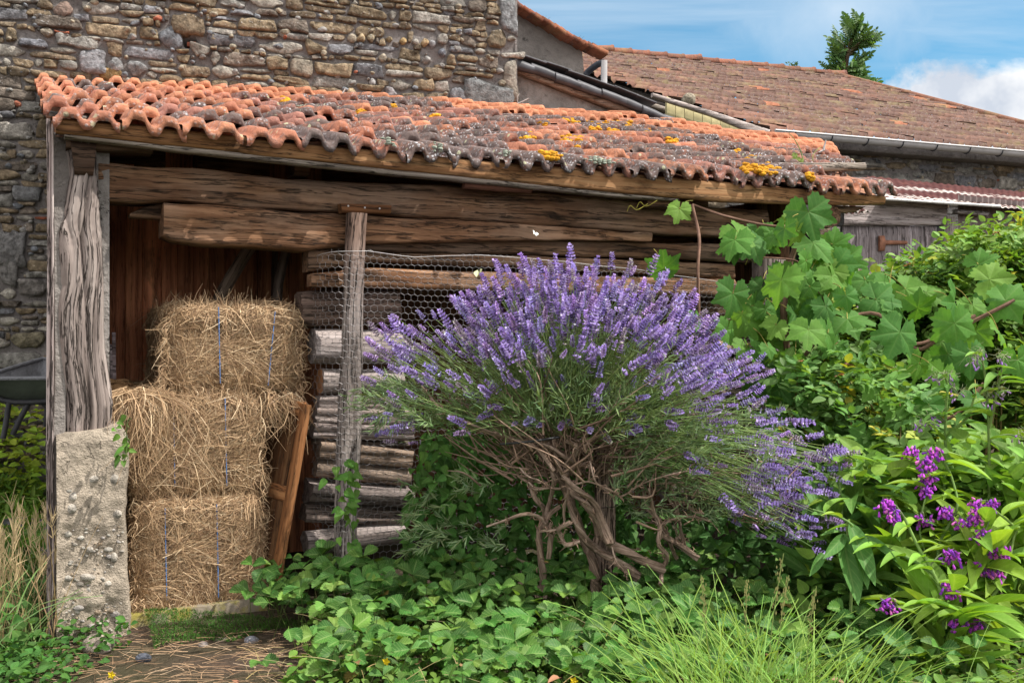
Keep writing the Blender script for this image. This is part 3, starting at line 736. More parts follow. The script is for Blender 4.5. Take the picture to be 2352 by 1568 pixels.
# the loose end tile lying over the eave at the left corner
roof = under(mb.build('tiled_roof', M_tile), shed)
M_lich = simple('orange_lichen', (.62, .30, .02), .95, vary=.5, sc=60, bump=.8, attr=True)
def on_roof(px, py):                                   # point of the tiled surface behind a photo pixel
    aa = np.linspace(-.1, 6.4, 260)[:, None]; tt = np.linspace(0, 1, 160)[None]
    p = roof_pt(aa + 0 * tt, tt + 0 * aa, .045); x, y = proj(p)
    k = np.argmin((x - px) ** 2 + (y - py) ** 2); i, j = divmod(k, 160)
    return p[i, j]
lp = MB()
for (x, y, w, h) in ((1257, 390, 17, 15), (1210, 318, 18, 9), (1303, 325, 16, 12), (1330, 328, 14, 13), (1720, 388, 16, 10), (1762, 392, 26, 10), (1545, 328, 13, 9), (833, 257, 13, 6), (905, 246, 12, 6), (1395, 287, 34, 6),
                     (1365, 298, 12, 6), (1405, 305, 14, 6), (1485, 306, 10, 5), (1315, 280, 30, 5), (1440, 290, 18, 5), (1690, 352, 10, 6), (1860, 412, 8, 6), (1730, 366, 12, 6), (1250, 286, 9, 4), (655, 232, 10, 4), (770, 300, 8, 3), (1000, 268, 10, 4)):
    for k in range(int(14 + w * h * .3)):
        u_, v_ = R.normal(0, .42, 2)
        p = on_roof(x + u_ * w, y + v_ * h) + (0, 0, .004 + R.normal(0, .007))
        s = R.uniform(.010, .024)
        pebble(lp, p, (s, s, s * .55), (*(np.array((.62, .30, .02)) * R.uniform(.6, 1.15)), 1), int(R.integers(999)), 4, 6)
for (x, y, w, h) in ((1380, 400, 34, 16), (1000, 395, 10, 8), (1160, 395, 10, 8), (890, 342, 12, 5), (690, 250, 18, 6)):
    for k in range(int(20 + w * h * .12)):
        u_, v_ = R.normal(0, .42, 2); p = on_roof(x + u_ * w, y + v_ * h) + (0, 0, R.normal(0, .007)); s = R.uniform(.006, .013)
        pebble(lp, p, (s, s, s * .4), (*(np.array((.36, .40, .33)) * R.uniform(.7, 1.1)), 1), int(R.integers(999)), 4, 6)
l_ = lp.build('lichen', M_lich); l_.parent = roof; l_['kind'] = 'stuff'
# deck boards under the tiles
mb = MB(); aa = np.linspace(-.02, 6.3, 50)[:, None]; tt = np.linspace(.03, 1, 12)[None]
for dz in (-.04, -.06): 
    V = roof_pt(np.clip(aa, 0, 4.0 + 2.3 * tt) + 0 * tt, tt + 0 * aa, dz); mb.add(V.reshape(-1, 3), grid_faces(50, 12))
under(mb.build('roof_deck', M_dark), shed)
# second eave board at the right end, under the third course
mb = MB(); plank(mb, SH, [(1790, 372), (1880, 372), (1990, 373)], [(1790, 394), (1880, 393), (1990, 390)], .50, .03, 20, 5, .008); under(mb.build('batten', M_strip), shed)
mb = MB(); plank(mb, SH, [(128, 268), (376, 292), (655, 325), (1100, 366), (1665, 418), (2034, 450)], [(128, 303), (200, 312), (660, 362), (1091, 408), (1400, 440), (1665, 464), (1990, 471), (2034, 470)], .0, .03, 120, 9, .008)
under(mb.build('fascia', M_fascia), shed)
mb = MB(); plank(mb, SH, [(148, 305), (660, 361), (1091, 407), (1400, 440), (1560, 455)], [(148, 314), (400, 345), (660, 374), (1091, 420), (1400, 450), (1560, 462)], .012, .05, 110, 5, .006)
under(mb.build('batten', M_strip), shed)
def shed_plank(name, top, bot, d, th, mat, N=90, M=12, rough=.012, col=(1, 1, 1, 1)):
    b = MB(); plank(b, SH, top, bot, d, th, N, M, rough, col); return under(b.build(name, mat), shed)
# the stacked beams of the front
shed_plank('beam', [(226, 374), (450, 388), (650, 409), (1100, 430), (1600, 472), (1765, 483)], [(226, 461), (400, 463), (520, 471), (800, 490), (1200, 513), (1500, 535), (1765, 550)], .13, .14, M_beam, 140, 16, .016)
shed_plank('beam', [(376, 466), (520, 474), (800, 492), (1200, 515), (1500, 536)], [(376, 540), (400, 552), (480, 563), (620, 567), (705, 572), (845, 560), (1200, 550), (1500, 554)], .115, .15, M_beam, 110, 14, .016, (1.35, 1.3, 1.25, 1))
shed_plank('beam', [(700, 545), (845, 545), (1200, 550), (1500, 556), (1745, 562)], [(700, 574), (845, 578), (1200, 585), (1500, 592), (1745, 603)], .16, .1, M_beam, 90, 8, .012, (.8, .8, .8, 1))
shed_plank('beam', [(708, 574), (845, 579), (1200, 587), (1690, 606)], [(708, 622), (845, 602), (1000, 606), (1400, 625), (1690, 640)], .15, .1, M_beam, 90, 10, .012, (1.1, 1.05, 1.0, 1))
shed_plank('beam', [(715, 628), (845, 614), (1100, 624), (1690, 642)], [(715, 657), (845, 660), (1100, 666), (1300, 673), (1695, 683)], .14, .07, M_beam, 90, 8, .010, (1.5, 1.4, 1.3, 1))
mb = MB(); plank(mb, SH, [(298, 490), (330, 474), (378, 465)], [(298, 497), (330, 499), (378, 503)], .2, .06, 10, 5, .008); under(mb.build('splintered_end', M_beam), shed)
# rafter ends and blocks in the gap above
mb = MB(); plank(mb, SH, [(162, 322), (222, 328)], [(172, 398), (215, 402)], .06, .3, 6, 6, .008, (.35, .33, .33, 1)); under(mb.build('corbel', M_beam), shed)
mb = MB(); plank(mb, SH, [(152, 314), (356, 326)], [(152, 340), (352, 350)], .07, .3, 10, 6, .008, (.6, .6, .6, 1)); under(mb.build('wall_plate', M_beam), shed)
for (x0, x1, y0, y1, d) in ((318, 380, 325, 385, .55), (455, 620, 340, 420, .62), (680, 712, 368, 402, .2), (1490, 1585, 456, 474, .05)):
    mb = MB(); plank(mb, SH, [(x0, y0), (x1, y0 + (x1 - x0) * .07)], [(x0 - 4, y1), (x1, y1 + (x1 - x0) * .07)], d, .12, 6, 5, .006, (.8, .75, .7, 1)); under(mb.build('rafter', M_beam), shed)
mb = MB(); plank(mb, SH, [(1068, 416), (1226, 430)], [(1068, 432), (1222, 443)], .04, .03, 10, 4, .004); under(mb.build('packing_board', M_reddish), shed)
mb = MB(); tube(mb, spline([SH.W(1905, 497, -.06), SH.W(1885, 500, .3), SH.W(1850, 505, 1.4)], 8), .06, 12, rough=.1); under(mb.build('purlin', M_beam), shed)
mb = MB(); plank(mb, SH, [(1895, 470), (1990, 474)], [(1895, 490), (1965, 487)], .05, .04, 6, 4, .005); under(mb.build('purlin', M_beam), shed)

# left corner post: a twisted, deeply cracked timber
mb = MB(); NZ, NT = 240, 120
zt = np.linspace(0, 1, NZ); ys_ = 330 + (993 - 330) * zt
xl = pl(ys_, [(330, 150), (400, 156), (470, 150), (520, 134), (600, 130), (700, 126), (820, 134), (900, 144), (993, 152)])
xr = pl(ys_, [(330, 222), (400, 224), (470, 232), (600, 240), (700, 241), (800, 243), (870, 250), (930, 258), (960, 256), (993, 250)])
dpt = .07
al_, zl_ = SH.px(xl, ys_, dpt + .06); ar_, zr_ = SH.px(xr, ys_, dpt + .06)
ca, ra = (al_ + ar_) / 2, (ar_ - al_) / 2; cz_ = (zl_ + zr_) / 2
th = np.linspace(0, 2 * PI, NT, endpoint=False)
sq = 1 / (np.abs(np.cos(th)) ** 3.5 + np.abs(np.sin(th)) ** 3.5) ** (1 / 3.5)
ex = ca[:, None] + ra[:, None] * (np.cos(th) * sq)[None]; ed = dpt + .085 + .085 * (np.sin(th) * sq)[None] + 0 * ex
tz = cz_[:, None] + 0 * th[None]
# grain: runs upright but swirls round a knot
kx, kz = SH.px(178, 545, dpt); gx = (ex - ca[:, None]) + .016 * np.exp(-((tz - kz) / .2) ** 2) * np.sin((tz - kz) * 11) + .012 * np.sin(tz * 2.3)
gx = gx + ed * .8
gr = fbm(np.stack([gx * 90, tz * 2.2, 0 * tz], -1), 4, 2)
ridge = -np.clip(.16 - np.abs(fbm(np.stack([gx * 38, tz * 1.3, 0 * tz + 5], -1), 2, 4)), 0, 1) * 6
gro = .006 * gr + .009 * ridge
knot = np.exp(-(((ex - kx) / .032) ** 2 + ((tz - kz) / .075) ** 2))
gro = gro - .018 * knot * (ed < dpt + .08) + .010 * np.exp(-(((ex - kx) / .055) ** 2 + ((tz - kz) / .12) ** 2))
gro = gro - .022 * np.exp(-(((ex - (kx + .015 + .12 * (tz - kz) * (tz > kz) - .05 * (tz - kz) * (tz < kz))) / .007) ** 2)) * np.clip(1 - np.abs(tz - kz) / .5, 0, 1) * (ed < dpt + .08)
ox, od = np.cos(th)[None] * gro, np.sin(th)[None] * gro
bot = .012 * vn(np.stack([ex * 60, ed * 60, 0 * ex], -1), 7) * np.clip((zt[:, None] - .96) * 25, 0, 1)
Rg = SH.w(ex + ox, ed + od, tz + bot)[::-1]
gg = np.stack([tz, gx * 1.0, ed], -1)[::-1] + 3.3
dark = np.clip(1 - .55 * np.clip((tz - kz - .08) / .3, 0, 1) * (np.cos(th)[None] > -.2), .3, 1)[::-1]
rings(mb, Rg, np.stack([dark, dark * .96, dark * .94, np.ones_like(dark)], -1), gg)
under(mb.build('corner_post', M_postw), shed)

# pebbly concrete pier under it
NZ, NX = 120, 60
v = np.linspace(0, 1, NZ); u = np.linspace(0, 1, NX)
ytop = pl(130 + 168 * u, [(130, 1003), (150, 996), (200, 990), (240, 984), (275, 978), (290, 1000), (298, 1040)])
Yp = ytop[None] + (1515 - ytop[None]) * v[:, None]
Xp = 130 + u[None] * 167 + 5 * np.sin(Yp / 70) * u[None] + 6 * fbm(np.stack([Yp / 45, 0 * Yp, u[None] * 1.5 + 0 * Yp], -1), 3, 8) * (u[None] - .15)
A_, Z_ = SH.px(Xp, Yp, .05)
q = np.stack([A_ * 11, Z_ * 11, 0 * A_], -1)
lay = np.clip((fbm(q * .5, 3, 41) + .15 + (Z_ - .55) * .5) * 7, -1, 1) * .006
D_ = .05 - .007 * fbm(q, 4, 40) - .004 * fbm(q * 4, 3, 44) - lay + .03 * np.clip((u[None] - .94) / .06, 0, 1) ** 2 + .012 * np.clip((.05 - v[:, None]) / .05, 0, 1)
mb = MB()
Vf = SH.w(A_, D_, Z_); mb.add(Vf.reshape(-1, 3), grid_faces(NZ, NX)[:, ::-1], (1, 1, 1, 1))
for (sl, inv) in ((np.s_[:, -1], False), (np.s_[:, 0], True)):
    e0 = SH.w(A_[sl], D_[sl], Z_[sl]); e1 = SH.w(A_[sl], D_[sl] * 0 + .28, Z_[sl]); V = np.stack([e0, (e0 + e1) / 2 + .004 * vn(e0 * 30, 3)[:, None], e1]); mb.add(V.reshape(-1, 3), grid_faces(3, len(e0)), (1, 1, 1, 1))
e0 = SH.w(A_[0], D_[0], Z_[0]); e1 = SH.w(A_[0], D_[0] * 0 + .28, Z_[0] + .02); mb.add(np.concatenate([e0, e1]), grid_faces(2, NX), (1, 1, 1, 1))
pier = under(mb.build('concrete_pier', M_conc), shed)
pb = MB()
for k in range(210):
    yy = 1120 + 380 * R.random() ** .8; xx = R.uniform(150, 282)
    a, z = SH.px(xx, yy, .045); s = R.choice([R.uniform(.0025, .006), R.uniform(.007, .012)], p=[.88, .12])
    c = np.array([(.42, .38, .33), (.36, .33, .31), (.46, .43, .38), (.38, .30, .22)])[R.integers(4)] * R.uniform(.75, 1.1)
    w_ = R.uniform(1, 1.9); pebble(pb, SH.w(a, .046 + s * .45 + R.uniform(-.002, .004), z), (s * w_, s * .7, s), (*c, 1), k, 6, 8)
for (xx, yy, s, w_) in ((200, 1325, .014, 2.2), (214, 1100, .014, 1.5), (167, 1140, .016, 1.0), (162, 1168, .018, 1.2), (268, 1180, .016, 1.3), (262, 1100, .018, 1.1), (206, 1262, .012, 1.2), (262, 1280, .018, .7), (245, 1340, .012, 1.6), (233, 1330, .01, 1.4)):
    a, z = SH.px(xx, yy, .045); pebble(pb, SH.w(a, .046, z), (s * w_, s * .6, s), (.44, .40, .35, 1), int(xx), 8, 12)
p_ = pb.build('embedded_pebbles', M_stone); p_.parent = pier; p_['kind'] = 'stuff'

# the pale side board, the masonry behind it and the jamb
a0 = SH.px(107, 700, .08)[0]; a1 = SH.px(124, 700, .08)[0]
mb = MB(); box(mb, SH, a0, a0 + .014, .085, .11, .0, 1.86, (1.5, 1.42, 1.45, 1), axis=2, n=30, rough=.003); box(mb, SH, a0 + .016, a1, .075, .115, .0, 1.84, (1.35, 1.3, 1.32, 1), axis=2, n=30, rough=.002)
under(mb.build('corner_board', M_postw), shed)
mb = MB()
ya, yb = .13, 3.2
for (dd0, dd1) in ((.13, 1.2), (1.2, 3.2)):
    A0, A1 = SH.px(113, 700, dd0)[0], SH.px(113 if dd1 < 2 else 118, 700, dd1)[0]
    V = np.array([SH.w(A0, dd0, 0), SH.w(A0 + .2, dd0, 0), SH.w(A0 + .2, dd0, 1.78 + dd0 * .28), SH.w(A0, dd0, 1.78 + dd0 * .28), SH.w(A1, dd1, 0), SH.w(A1 + .2, dd1, 0), SH.w(A1 + .2, dd1, 1.72 + dd1 * .28), SH.w(A1, dd1, 1.72 + dd1 * .28)])
    mb.add(V, np.array([(0, 1, 2, 3), (0, 4, 5, 1), (1, 5, 6, 2), (2, 6, 7, 3), (3, 7, 4, 0), (4, 7, 6, 5)]))
a2, a3 = SH.px(120, 700, .1)[0], SH.px(152, 700, .1)[0]
box(mb, SH, a2 + .004, a3, .095, .3, .0, 1.55, axis=2, n=20, rough=.006)
a4, a5 = SH.px(222, 700, .16)[0], SH.px(248, 700, .16)[0]
box(mb, SH, a4, a5, .16, .55, .0, 1.72, axis=2, n=24, rough=.006)
under(mb.build('side_wall', M_rough_render, smooth=False), shed)
# boarded back wall, right wall and floor of the interior
mb = MB(); xs_ = [236, 252, 288, 328, 371, 408, 445, 482, 520, 556, 592, 628, 664, 700, 740]
tone = [.5, .9, .95, 1.35, 1.1, .75, .8, .6, .7, .55, .5, .5, .5, .5]
for k in range(len(xs_) - 1):
    A0, A1 = SH.px(xs_[k], 700, 1.06)[0], SH.px(xs_[k + 1], 700, 1.06)[0]
    box(mb, SH, A0 + .001, A1 - .001, 1.06 + .006 * (k % 2), 1.10, .02, 2.05, (*(np.array((1, 1, 1)) * tone[k] * 1.7) * np.array((1.1, .9, .8)), 1), axis=2, n=12, rough=.002)
under(mb.build('back_boarding', M_dark), shed)
mb = MB(); box(mb, SH, 1.0, 3.9, 1.30, 1.4, 0, 2.15, (.6, .6, .6, 1), n=4); box(mb, SH, 3.78, 3.85, .5, 1.3, 0, 1.9, (.6, .6, .6, 1), axis=2, n=4); under(mb.build('inner_wall', M_dark), shed)
mb = MB(); A0, A1 = SH.px(296, 1400, .16)[0], SH.px(610, 1400, .16)[0]; box(mb, SH, A0, A1, .13, .3, -.1, float(SH.px(450, 1393, .13)[1]), (1, 1, 1, 1), n=30, rough=.005)
m = Mat('mossy_sill'); p = m.n('NewGeometry'); n1 = m.noise(p, 12, 5); c = m.mix(m.step(n1, .45, .6), (.20, .17, .13, 1), (.22, .19, .05, 1)); M_sill = m.done(m.bsdf(c, .9, m.bump(m.noise(p, 60, 4), .5, .01), .2))
under(mb.build('door_sill', M_sill), shed)
# right-hand post, hewn and grey
mb = MB(); plank(mb, SH, [(1752, 655), (1806, 657)], [(1758, 1180), (1806, 1180)], .06, .09, 3, 6, .004)
R3 = MB(); a0, a1 = SH.px(1756, 800, .06)[0], SH.px(1805, 800, .06)[0]; box(R3, SH, a0, a1, .06, .16, 0, 1.5, (.85, .8, .78, 1), axis=2, n=40, rough=.008); under(R3.build('end_post', M_postw), shed)
mb = MB(); a0, a1 = SH.px(1768, 600, .1)[0], SH.px(1795, 600, .1)[0]; box(mb, SH, a0, a1, .2, .3, 1.3, 1.86, (.5, .45, .4, 1), axis=2, n=8); under(mb.build('strut', M_beam), shed)

# ------------------------------------------------------------------ loose things of the shed
# middle pole and its cleat
pole = thing('netting_post', 'grey weathered post in front of the firewood with the wire netting stretched over it', 'post', SH.W(800, 1300, .03))
mb = MB(); NZ, NT = 120, 40; v = np.linspace(0, 1, NZ); yy = 489 + (1300 - 489) * v
xl = pl(yy, [(489, 801), (800, 790), (1000, 778), (1300, 772)]); xr = pl(yy, [(489, 846), (620, 838), (800, 836), (1000, 832), (1300, 820)])
al_, zl_ = SH.px(xl, yy, .03); ar_, zr_ = SH.px(xr, yy, .03)
th = np.linspace(0, 2 * PI, NT, endpoint=False); sq = 1 / (np.abs(np.cos(th)) ** 3 + np.abs(np.sin(th)) ** 3) ** (1 / 3)
ca, ra = (al_ + ar_) / 2, (ar_ - al_) / 2
ex = ca[:, None] + ra[:, None] * (np.cos(th) * sq)[None]; ed = .055 + .035 * (np.sin(th) * sq)[None] + 0 * ex; tz = ((zl_ + zr_) / 2)[:, None] + 0 * ex
gx = ex - ca[:, None] + .006 * np.sin(tz * 7); gro = .003 * fbm(np.stack([gx * 90, tz * 2.5, ed * 40], -1), 3, 3) + .004 * vn(np.stack([gx * 20, tz * 8, ed * 9], -1), 6)
Rg = SH.w(ex + np.cos(th)[None] * gro, ed + np.sin(th)[None] * gro, tz)[::-1]
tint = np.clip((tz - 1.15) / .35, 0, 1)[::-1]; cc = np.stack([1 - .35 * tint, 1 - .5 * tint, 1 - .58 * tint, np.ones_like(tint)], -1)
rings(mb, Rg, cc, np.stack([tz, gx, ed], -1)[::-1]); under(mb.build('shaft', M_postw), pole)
mb = MB(); plank(mb, SH, [(783, 466), (900, 471)], [(787, 488), (898, 491)], .075, .05, 12, 5, .003, (.5, .42, .38, 1)); under(mb.build('cleat', M_fascia), pole)
sc = MB()
for (x, y) in ((800, 473), (838, 477), (872, 479)):
    sc = MB(); pebble(sc, SH.W(x, y, .074), (.004, .002, .004), (.6, .6, .6, 1), 3, 5, 8); under(sc.build('screw', M_zinc), pole)

# firewood behind the netting: every log a thing
def log(x0, x1, yt, yb, label, d=.26, kind='round', col=(1, 1, 1), tilt=0, cut=None, rough=.10):
    A, B = SH.W(x0, (yt + yb) / 2 - tilt, d), SH.W(x1, (yt + yb) / 2 + tilt, d + R.uniform(-.02, .02))
    r = (SH.px(x0, yt, d)[1] - SH.px(x0, yb, d)[1]) / 2
    t = thing('firewood_log', label, 'log', (A + B) / 2 - (0, 0, r), 'logs stacked behind the wire netting')
    m1 = MB(); N, M = 26, 20; s = np.linspace(0, 1, N); th = np.arange(M) / M * 2 * PI
    ax = nrm(B - A); xx = nrm(np.cross(ax, (0, 0, 1))); yy = np.cross(xx, ax)
    prof = 1 / (np.abs(np.cos(th)) ** (2 if kind == 'round' else 4) + np.abs(np.sin(th)) ** (2 if kind == 'round' else 4)) ** (1 / (2 if kind == 'round' else 4))
    if kind == 'split': prof = prof * (1 + .18 * np.cos(3 * th + R.uniform(0, 6)))
    wd = r * (1.0 if kind == 'round' else 1.5)
    q = np.stack([np.cos(th)[None] * 2.2 + 0 * s[:, None], np.sin(th)[None] * 2.2 + 0 * s[:, None], s[:, None] * 3.5 + 0 * th[None]], -1) + R.uniform(0, 40)
    f = prof[None] * (1 + rough * fbm(q, 3, 5) + .05 * fbm(q * np.array([9, 9, .8]), 2, 6))
    Rr = A + (B - A) * s[:, None, None] + f[..., None] * (wd * np.cos(th)[:, None] * xx + r * np.sin(th)[:, None] * yy)[None]
    Rr[0] += ax * (.006 * vn(Rr[0] * 70, 3))[:, None]; Rr[-1] += ax * (.006 * vn(Rr[-1] * 70, 3))[:, None]
    gg = np.stack(np.broadcast_arrays(s[:, None] * np.linalg.norm(B - A), (np.cos(th) * wd)[None], (np.sin(th) * r)[None]), -1) + R.uniform(0, 50, 3)
    rings(m1, Rr, (*col, 1), gg, True); under(m1.build('bark', M_log), t)
    if cut is not None:
        m2 = MB(); ctr = Rr[0].mean(0) - ax * .002; rim = ctr + (Rr[0] - Rr[0].mean(0)) * .93 - ax * .001
        m2.add(np.concatenate([rim, ctr[None]]), np.array([((k + 1) % M, k, M) for k in range(M)]), (*cut, 1)); under(m2.build('cut_end', M_cut), t)
    return t
N0 = ' in the pile behind the netting post'
log(684, 908, 664, 748, 'thick dark knotty log at the top' + N0, .27, 'round', (.55, .42, .36), -4, None, .25)
log(716, 917, 757, 838, 'thick pale whitish log, second from the top' + N0, .25, 'round', (1.25, 1.2, 1.22), 3)
log(736, 921, 846, 906, 'pale grey log with an orange cut left end' + N0, .25, 'round', (1.25, 1.2, 1.2), 2, (.36, .17, .08))
log(728, 936, 908, 938, 'first flat grey split plank, right under the orange-ended log', .26, 'split', (1.2, 1.12, 1.1), 0)
log(722, 943, 940, 972, 'second flat grey split plank, under the first, level with the cupboard door top', .25, 'split', (1.25, 1.15, 1.12), 2)
log(716, 946, 974, 1006, 'lowest of the three flat grey split planks', .25, 'split', (1.2, 1.1, 1.1), 3)
log(716, 938, 1008, 1024, 'thin brown split stick just under the flat grey planks', .28, 'split', (.8, .68, .6), 4)
log(728, 940, 1024, 1060, 'orange-brown split log with a pale upper face' + N0, .25, 'split', (1.0, .82, .66), 10, None, .2)
log(724, 936, 1062, 1106, 'round tan log below the orange-brown one' + N0, .25, 'round', (1.05, .9, .76), 12)
log(706, 938, 1110, 1160, 'thick dark grey log, third from the bottom' + N0, .24, 'split', (.75, .7, .7), 8)
log(696, 934, 1162, 1200, 'dark split log, second from the bottom' + N0, .25, 'split', (.6, .52, .48), 4)
log(700, 925, 1204, 1262, 'grey log lying at the bottom' + N0, .22, 'round', (.95, .9, .9), -14)
log(640, 706, 960, 1010, 'short dark log in the shade between the cupboard door and the pile', .5, 'split', (.5, .45, .42))
N1 = ' in the stack by the right-hand post'
log(1628, 1752, 694, 732, 'topmost brown split log' + N1, .26, 'split', (1.0, .72, .5))
log(1640, 1756, 734, 776, 'tan split log second from the top' + N1, .25, 'split', (1.15, .9, .7), 3)
log(1634, 1758, 778, 818, 'wide pale brown log third from the top' + N1, .24, 'split', (1.1, .88, .72), 3)
log(1650, 1756, 822, 868, 'pale sawn-looking log fourth from the top' + N1, .24, 'split', (1.2, 1.0, .85), 2)
log(1640, 1757, 872, 930, 'thick grey-brown log low down' + N1, .24, 'round', (1.0, .85, .75), 2)
log(1560, 1700, 934, 985, 'dark lowest log showing through the lavender' + N1, .26, 'round', (.7, .6, .55), 2)
log(1525, 1640, 1095, 1150, 'dark log on the ground behind the lavender stems', .22, 'round', (.55, .5, .48), 2)

# poles, battens and the stump inside the doorway
def stick(name, label, cat, pts, r, mat, col=(1, 1, 1, 1), M=10, rough=.12, part='shaft'):
    p = spline(pts, 14); t = thing(name, label, cat, p[np.argmin(p[:, 2])]); b = MB(); tube(b, p, r, M, col, True, rough, int(R.integers(99))); under(b.build(part, mat), t); return t
stick('leaning_pole', 'round bark-covered pole slanting up behind the top hay bale', 'pole', [SH.W(470, 760, .85), SH.W(520, 655, .8), SH.W(580, 560, .75)], .028, M_log, (.95, .8, .65, 1))
stick('upright_pole', 'thin upright pole beside the wire netting edge', 'pole', [SH.W(634, 730, .75), SH.W(642, 640, .75), SH.W(662, 560, .72)], .022, M_log, (.6, .52, .46, 1))
stick('upright_pole', 'second darker upright pole against the dark boards', 'pole', [SH.W(628, 720, 1.0), SH.W(632, 560, .98)], .015, M_log, (.4, .32, .28, 1))
for (x0, x1, yt, yb, lab) in ((253, 259, 790, 900, 'short pale board leaning by the left jamb'), (258, 266, 763, 900, 'taller mauve-grey board leaning by the left jamb')):
    t = thing('leaning_board', lab, 'board', SH.W(x0, yb, .6)); b = MB(); plank(b, SH, [(x0, yt), (x1, yt)], [(x0 + 1, yb + 60), (x1 + 1, yb + 60)], .55, .03, 3, 6, .002, (1.1, 1.0, 1.05, 1)); under(b.build('board', M_greywood), t)
t = thing('chopped_stump', 'yellow-brown chopped log end on top of the wood beside the lower hay', 'log', SH.W(262, 905, .5)); b = MB(); tube(b, spline([SH.W(246, 888, .5), SH.W(275, 886, .52), SH.W(296, 884, .6)], 8), [.03, .032, .028, .03, .028, .03, .024, .02], 9, (1.6, 1.05, .55, 1), True, .25, 3); under(b.build('wood', M_log), t)
t = thing('chopped_stump', 'reddish cut log half hidden under the hay by the post foot', 'log', SH.W(255, 950, .4)); b = MB(); tube(b, spline([SH.W(256, 935, .4), SH.W(300, 915, .55)], 6), .045, 10, (1.2, .9, .75, 1), True, .2, 3); under(b.build('wood', M_log), t)

# old cupboard door leaning edge-on
cd = thing('cupboard_door', 'old brown panelled cupboard door leaning edge-on between the hay and the firewood', 'door', SH.W(640, 1310, .15))
F0, F1 = SH.W(634, 1330, .10), SH.W(703, 928, .10)
Bk0, Bk1 = F0 + SH.w(-.10, .45, 0) - SH.w(0, 0, 0), F1 + SH.w(-.10, .45, .03) - SH.w(0, 0, 0)
ax = nrm(F1 - F0); fd = nrm(Bk0 - F0); nn_ = nrm(np.cross(ax, fd))
mb = MB(); beam(mb, F0, F1, .028, .05, (1.0, .85, .75, 1), 12, .001, fd); f_ = under(mb.build('stile', M_fascia), cd)
mb = MB(); beam(mb, F0 + fd * .42, F1 + fd * .42, .026, .05, (1, .85, .75, 1), 12, .001, fd); under(mb.build('stile', M_fascia), cd)
for s in (.03, .48, .97):
    mb = MB(); c0 = F0 + (F1 - F0) * s; beam(mb, c0 + fd * .02, c0 + fd * .40, .026, .06, (1.1, .95, .85, 1), 6, .001, ax); under(mb.build('rail', M_fascia), cd)
mb = MB(); beam(mb, F0 + fd * .21, F1 + fd * .21, .01, .40, (.42, .38, .36, 1), 6, .001, fd); under(mb.build('panel', M_fascia), cd)

# wire netting: hexagonal mesh from the doorway edge to the end post
net = MB(); cw, chh = .0295, .0255
a_l, a_r = float(SH.px(692, 700, .02)[0]), float(SH.px(1800, 800, .02)[0])
def net_top(a):
    X_ = SH.w(a, .02, 0); x, _ = proj(X_ if X_.ndim > 1 else X_[None]); return SH.px(x, pl(x, [(690, 582), (845, 575), (950, 588), (1100, 584), (1300, 602), (1500, 625), (1600, 640), (1745, 662), (1800, 668)]), .02)[1]
nc = int((a_r - a_l) / cw); nr = int(1.42 / chh)
segs = []
for i in range(nc):
    for j in range(nr):
        x0 = a_l + (i + .5 * (j % 2)) * cw; z0 = .06 + j * chh
        h = chh * .5
        segs += [((x0, z0), (x0 + cw * .5, z0 + h * .55)), ((x0 + cw * .5, z0 + h * .55), (x0 + cw, z0)), ((x0 + cw * .5, z0 + h * .55), (x0 + cw * .5, z0 + chh))]
sg_ = np.array(segs)
def warp(q):
    a, z = q[..., 0], q[..., 1]
    a2 = a + .006 * fbm(np.stack([a * 9, z * 9, 0 * a], -1), 2, 3); z2 = z + .010 * fbm(np.stack([a * 5, z * 5, 0 * a + 4], -1), 2, 5)
    d = .018 + .012 * fbm(np.stack([a * 3, z * 3, 0 * a + 8], -1), 2, 7)
    pole_a = ca.mean(); d = d - .012 * np.exp(-((a - pole_a) / .09) ** 2)
    fold = np.clip((a_l + .16 - a) / .16, 0, 1); d = d + .22 * fold ** 2; a2 = a2 + .10 * fold ** 2
    return SH.w(a2, d, z2)
mid = sg_.mean(1); keepm = mid[:, 1] < net_top(mid[:, 0]) + .004
sg_ = sg_[keepm]; Aw, Bw = warp(sg_[:, 0]), warp(sg_[:, 1])
def wires(mb, A, B, r, col):
    t = nrm(B - A); x = nrm(np.cross(t, np.array([.2, .9, .3]))); y = np.cross(x, t)
    o = [x * r, (-.5 * x + .87 * y) * r, (-.5 * x - .87 * y) * r]
    V = np.stack([A + k for k in o] + [B + k for k in o], 1); n = len(A)
    F = np.array([(0, 1, 4, 3), (1, 2, 5, 4), (2, 0, 3, 5)]); F = (F[None] + (np.arange(n) * 6)[:, None, None]).reshape(-1, 4)
    c = np.asarray(col, float)
    mb.add(V.reshape(-1, 3), F, np.repeat(c, 6, 0) if c.ndim == 2 else c)
sh_ = R.uniform(.3, .8, (len(Aw), 1)); wires(net, Aw, Bw, .00075, np.concatenate([np.array((.40, .38, .39)) * sh_, np.ones_like(sh_)], 1))
at = np.linspace(a_l, a_r, 160); tube(net, warp(np.stack([at, net_top(at)], -1)), .0014, 4, (.4, .38, .38, 1))
netting = tag(net.build('wire_netting', simple('galvanised_wire', (.4, .4, .4), .45, .55, .5, .2, 40, attr=True)), 'rusty hexagonal wire netting stretched along the front of the firewood', 'wire netting')
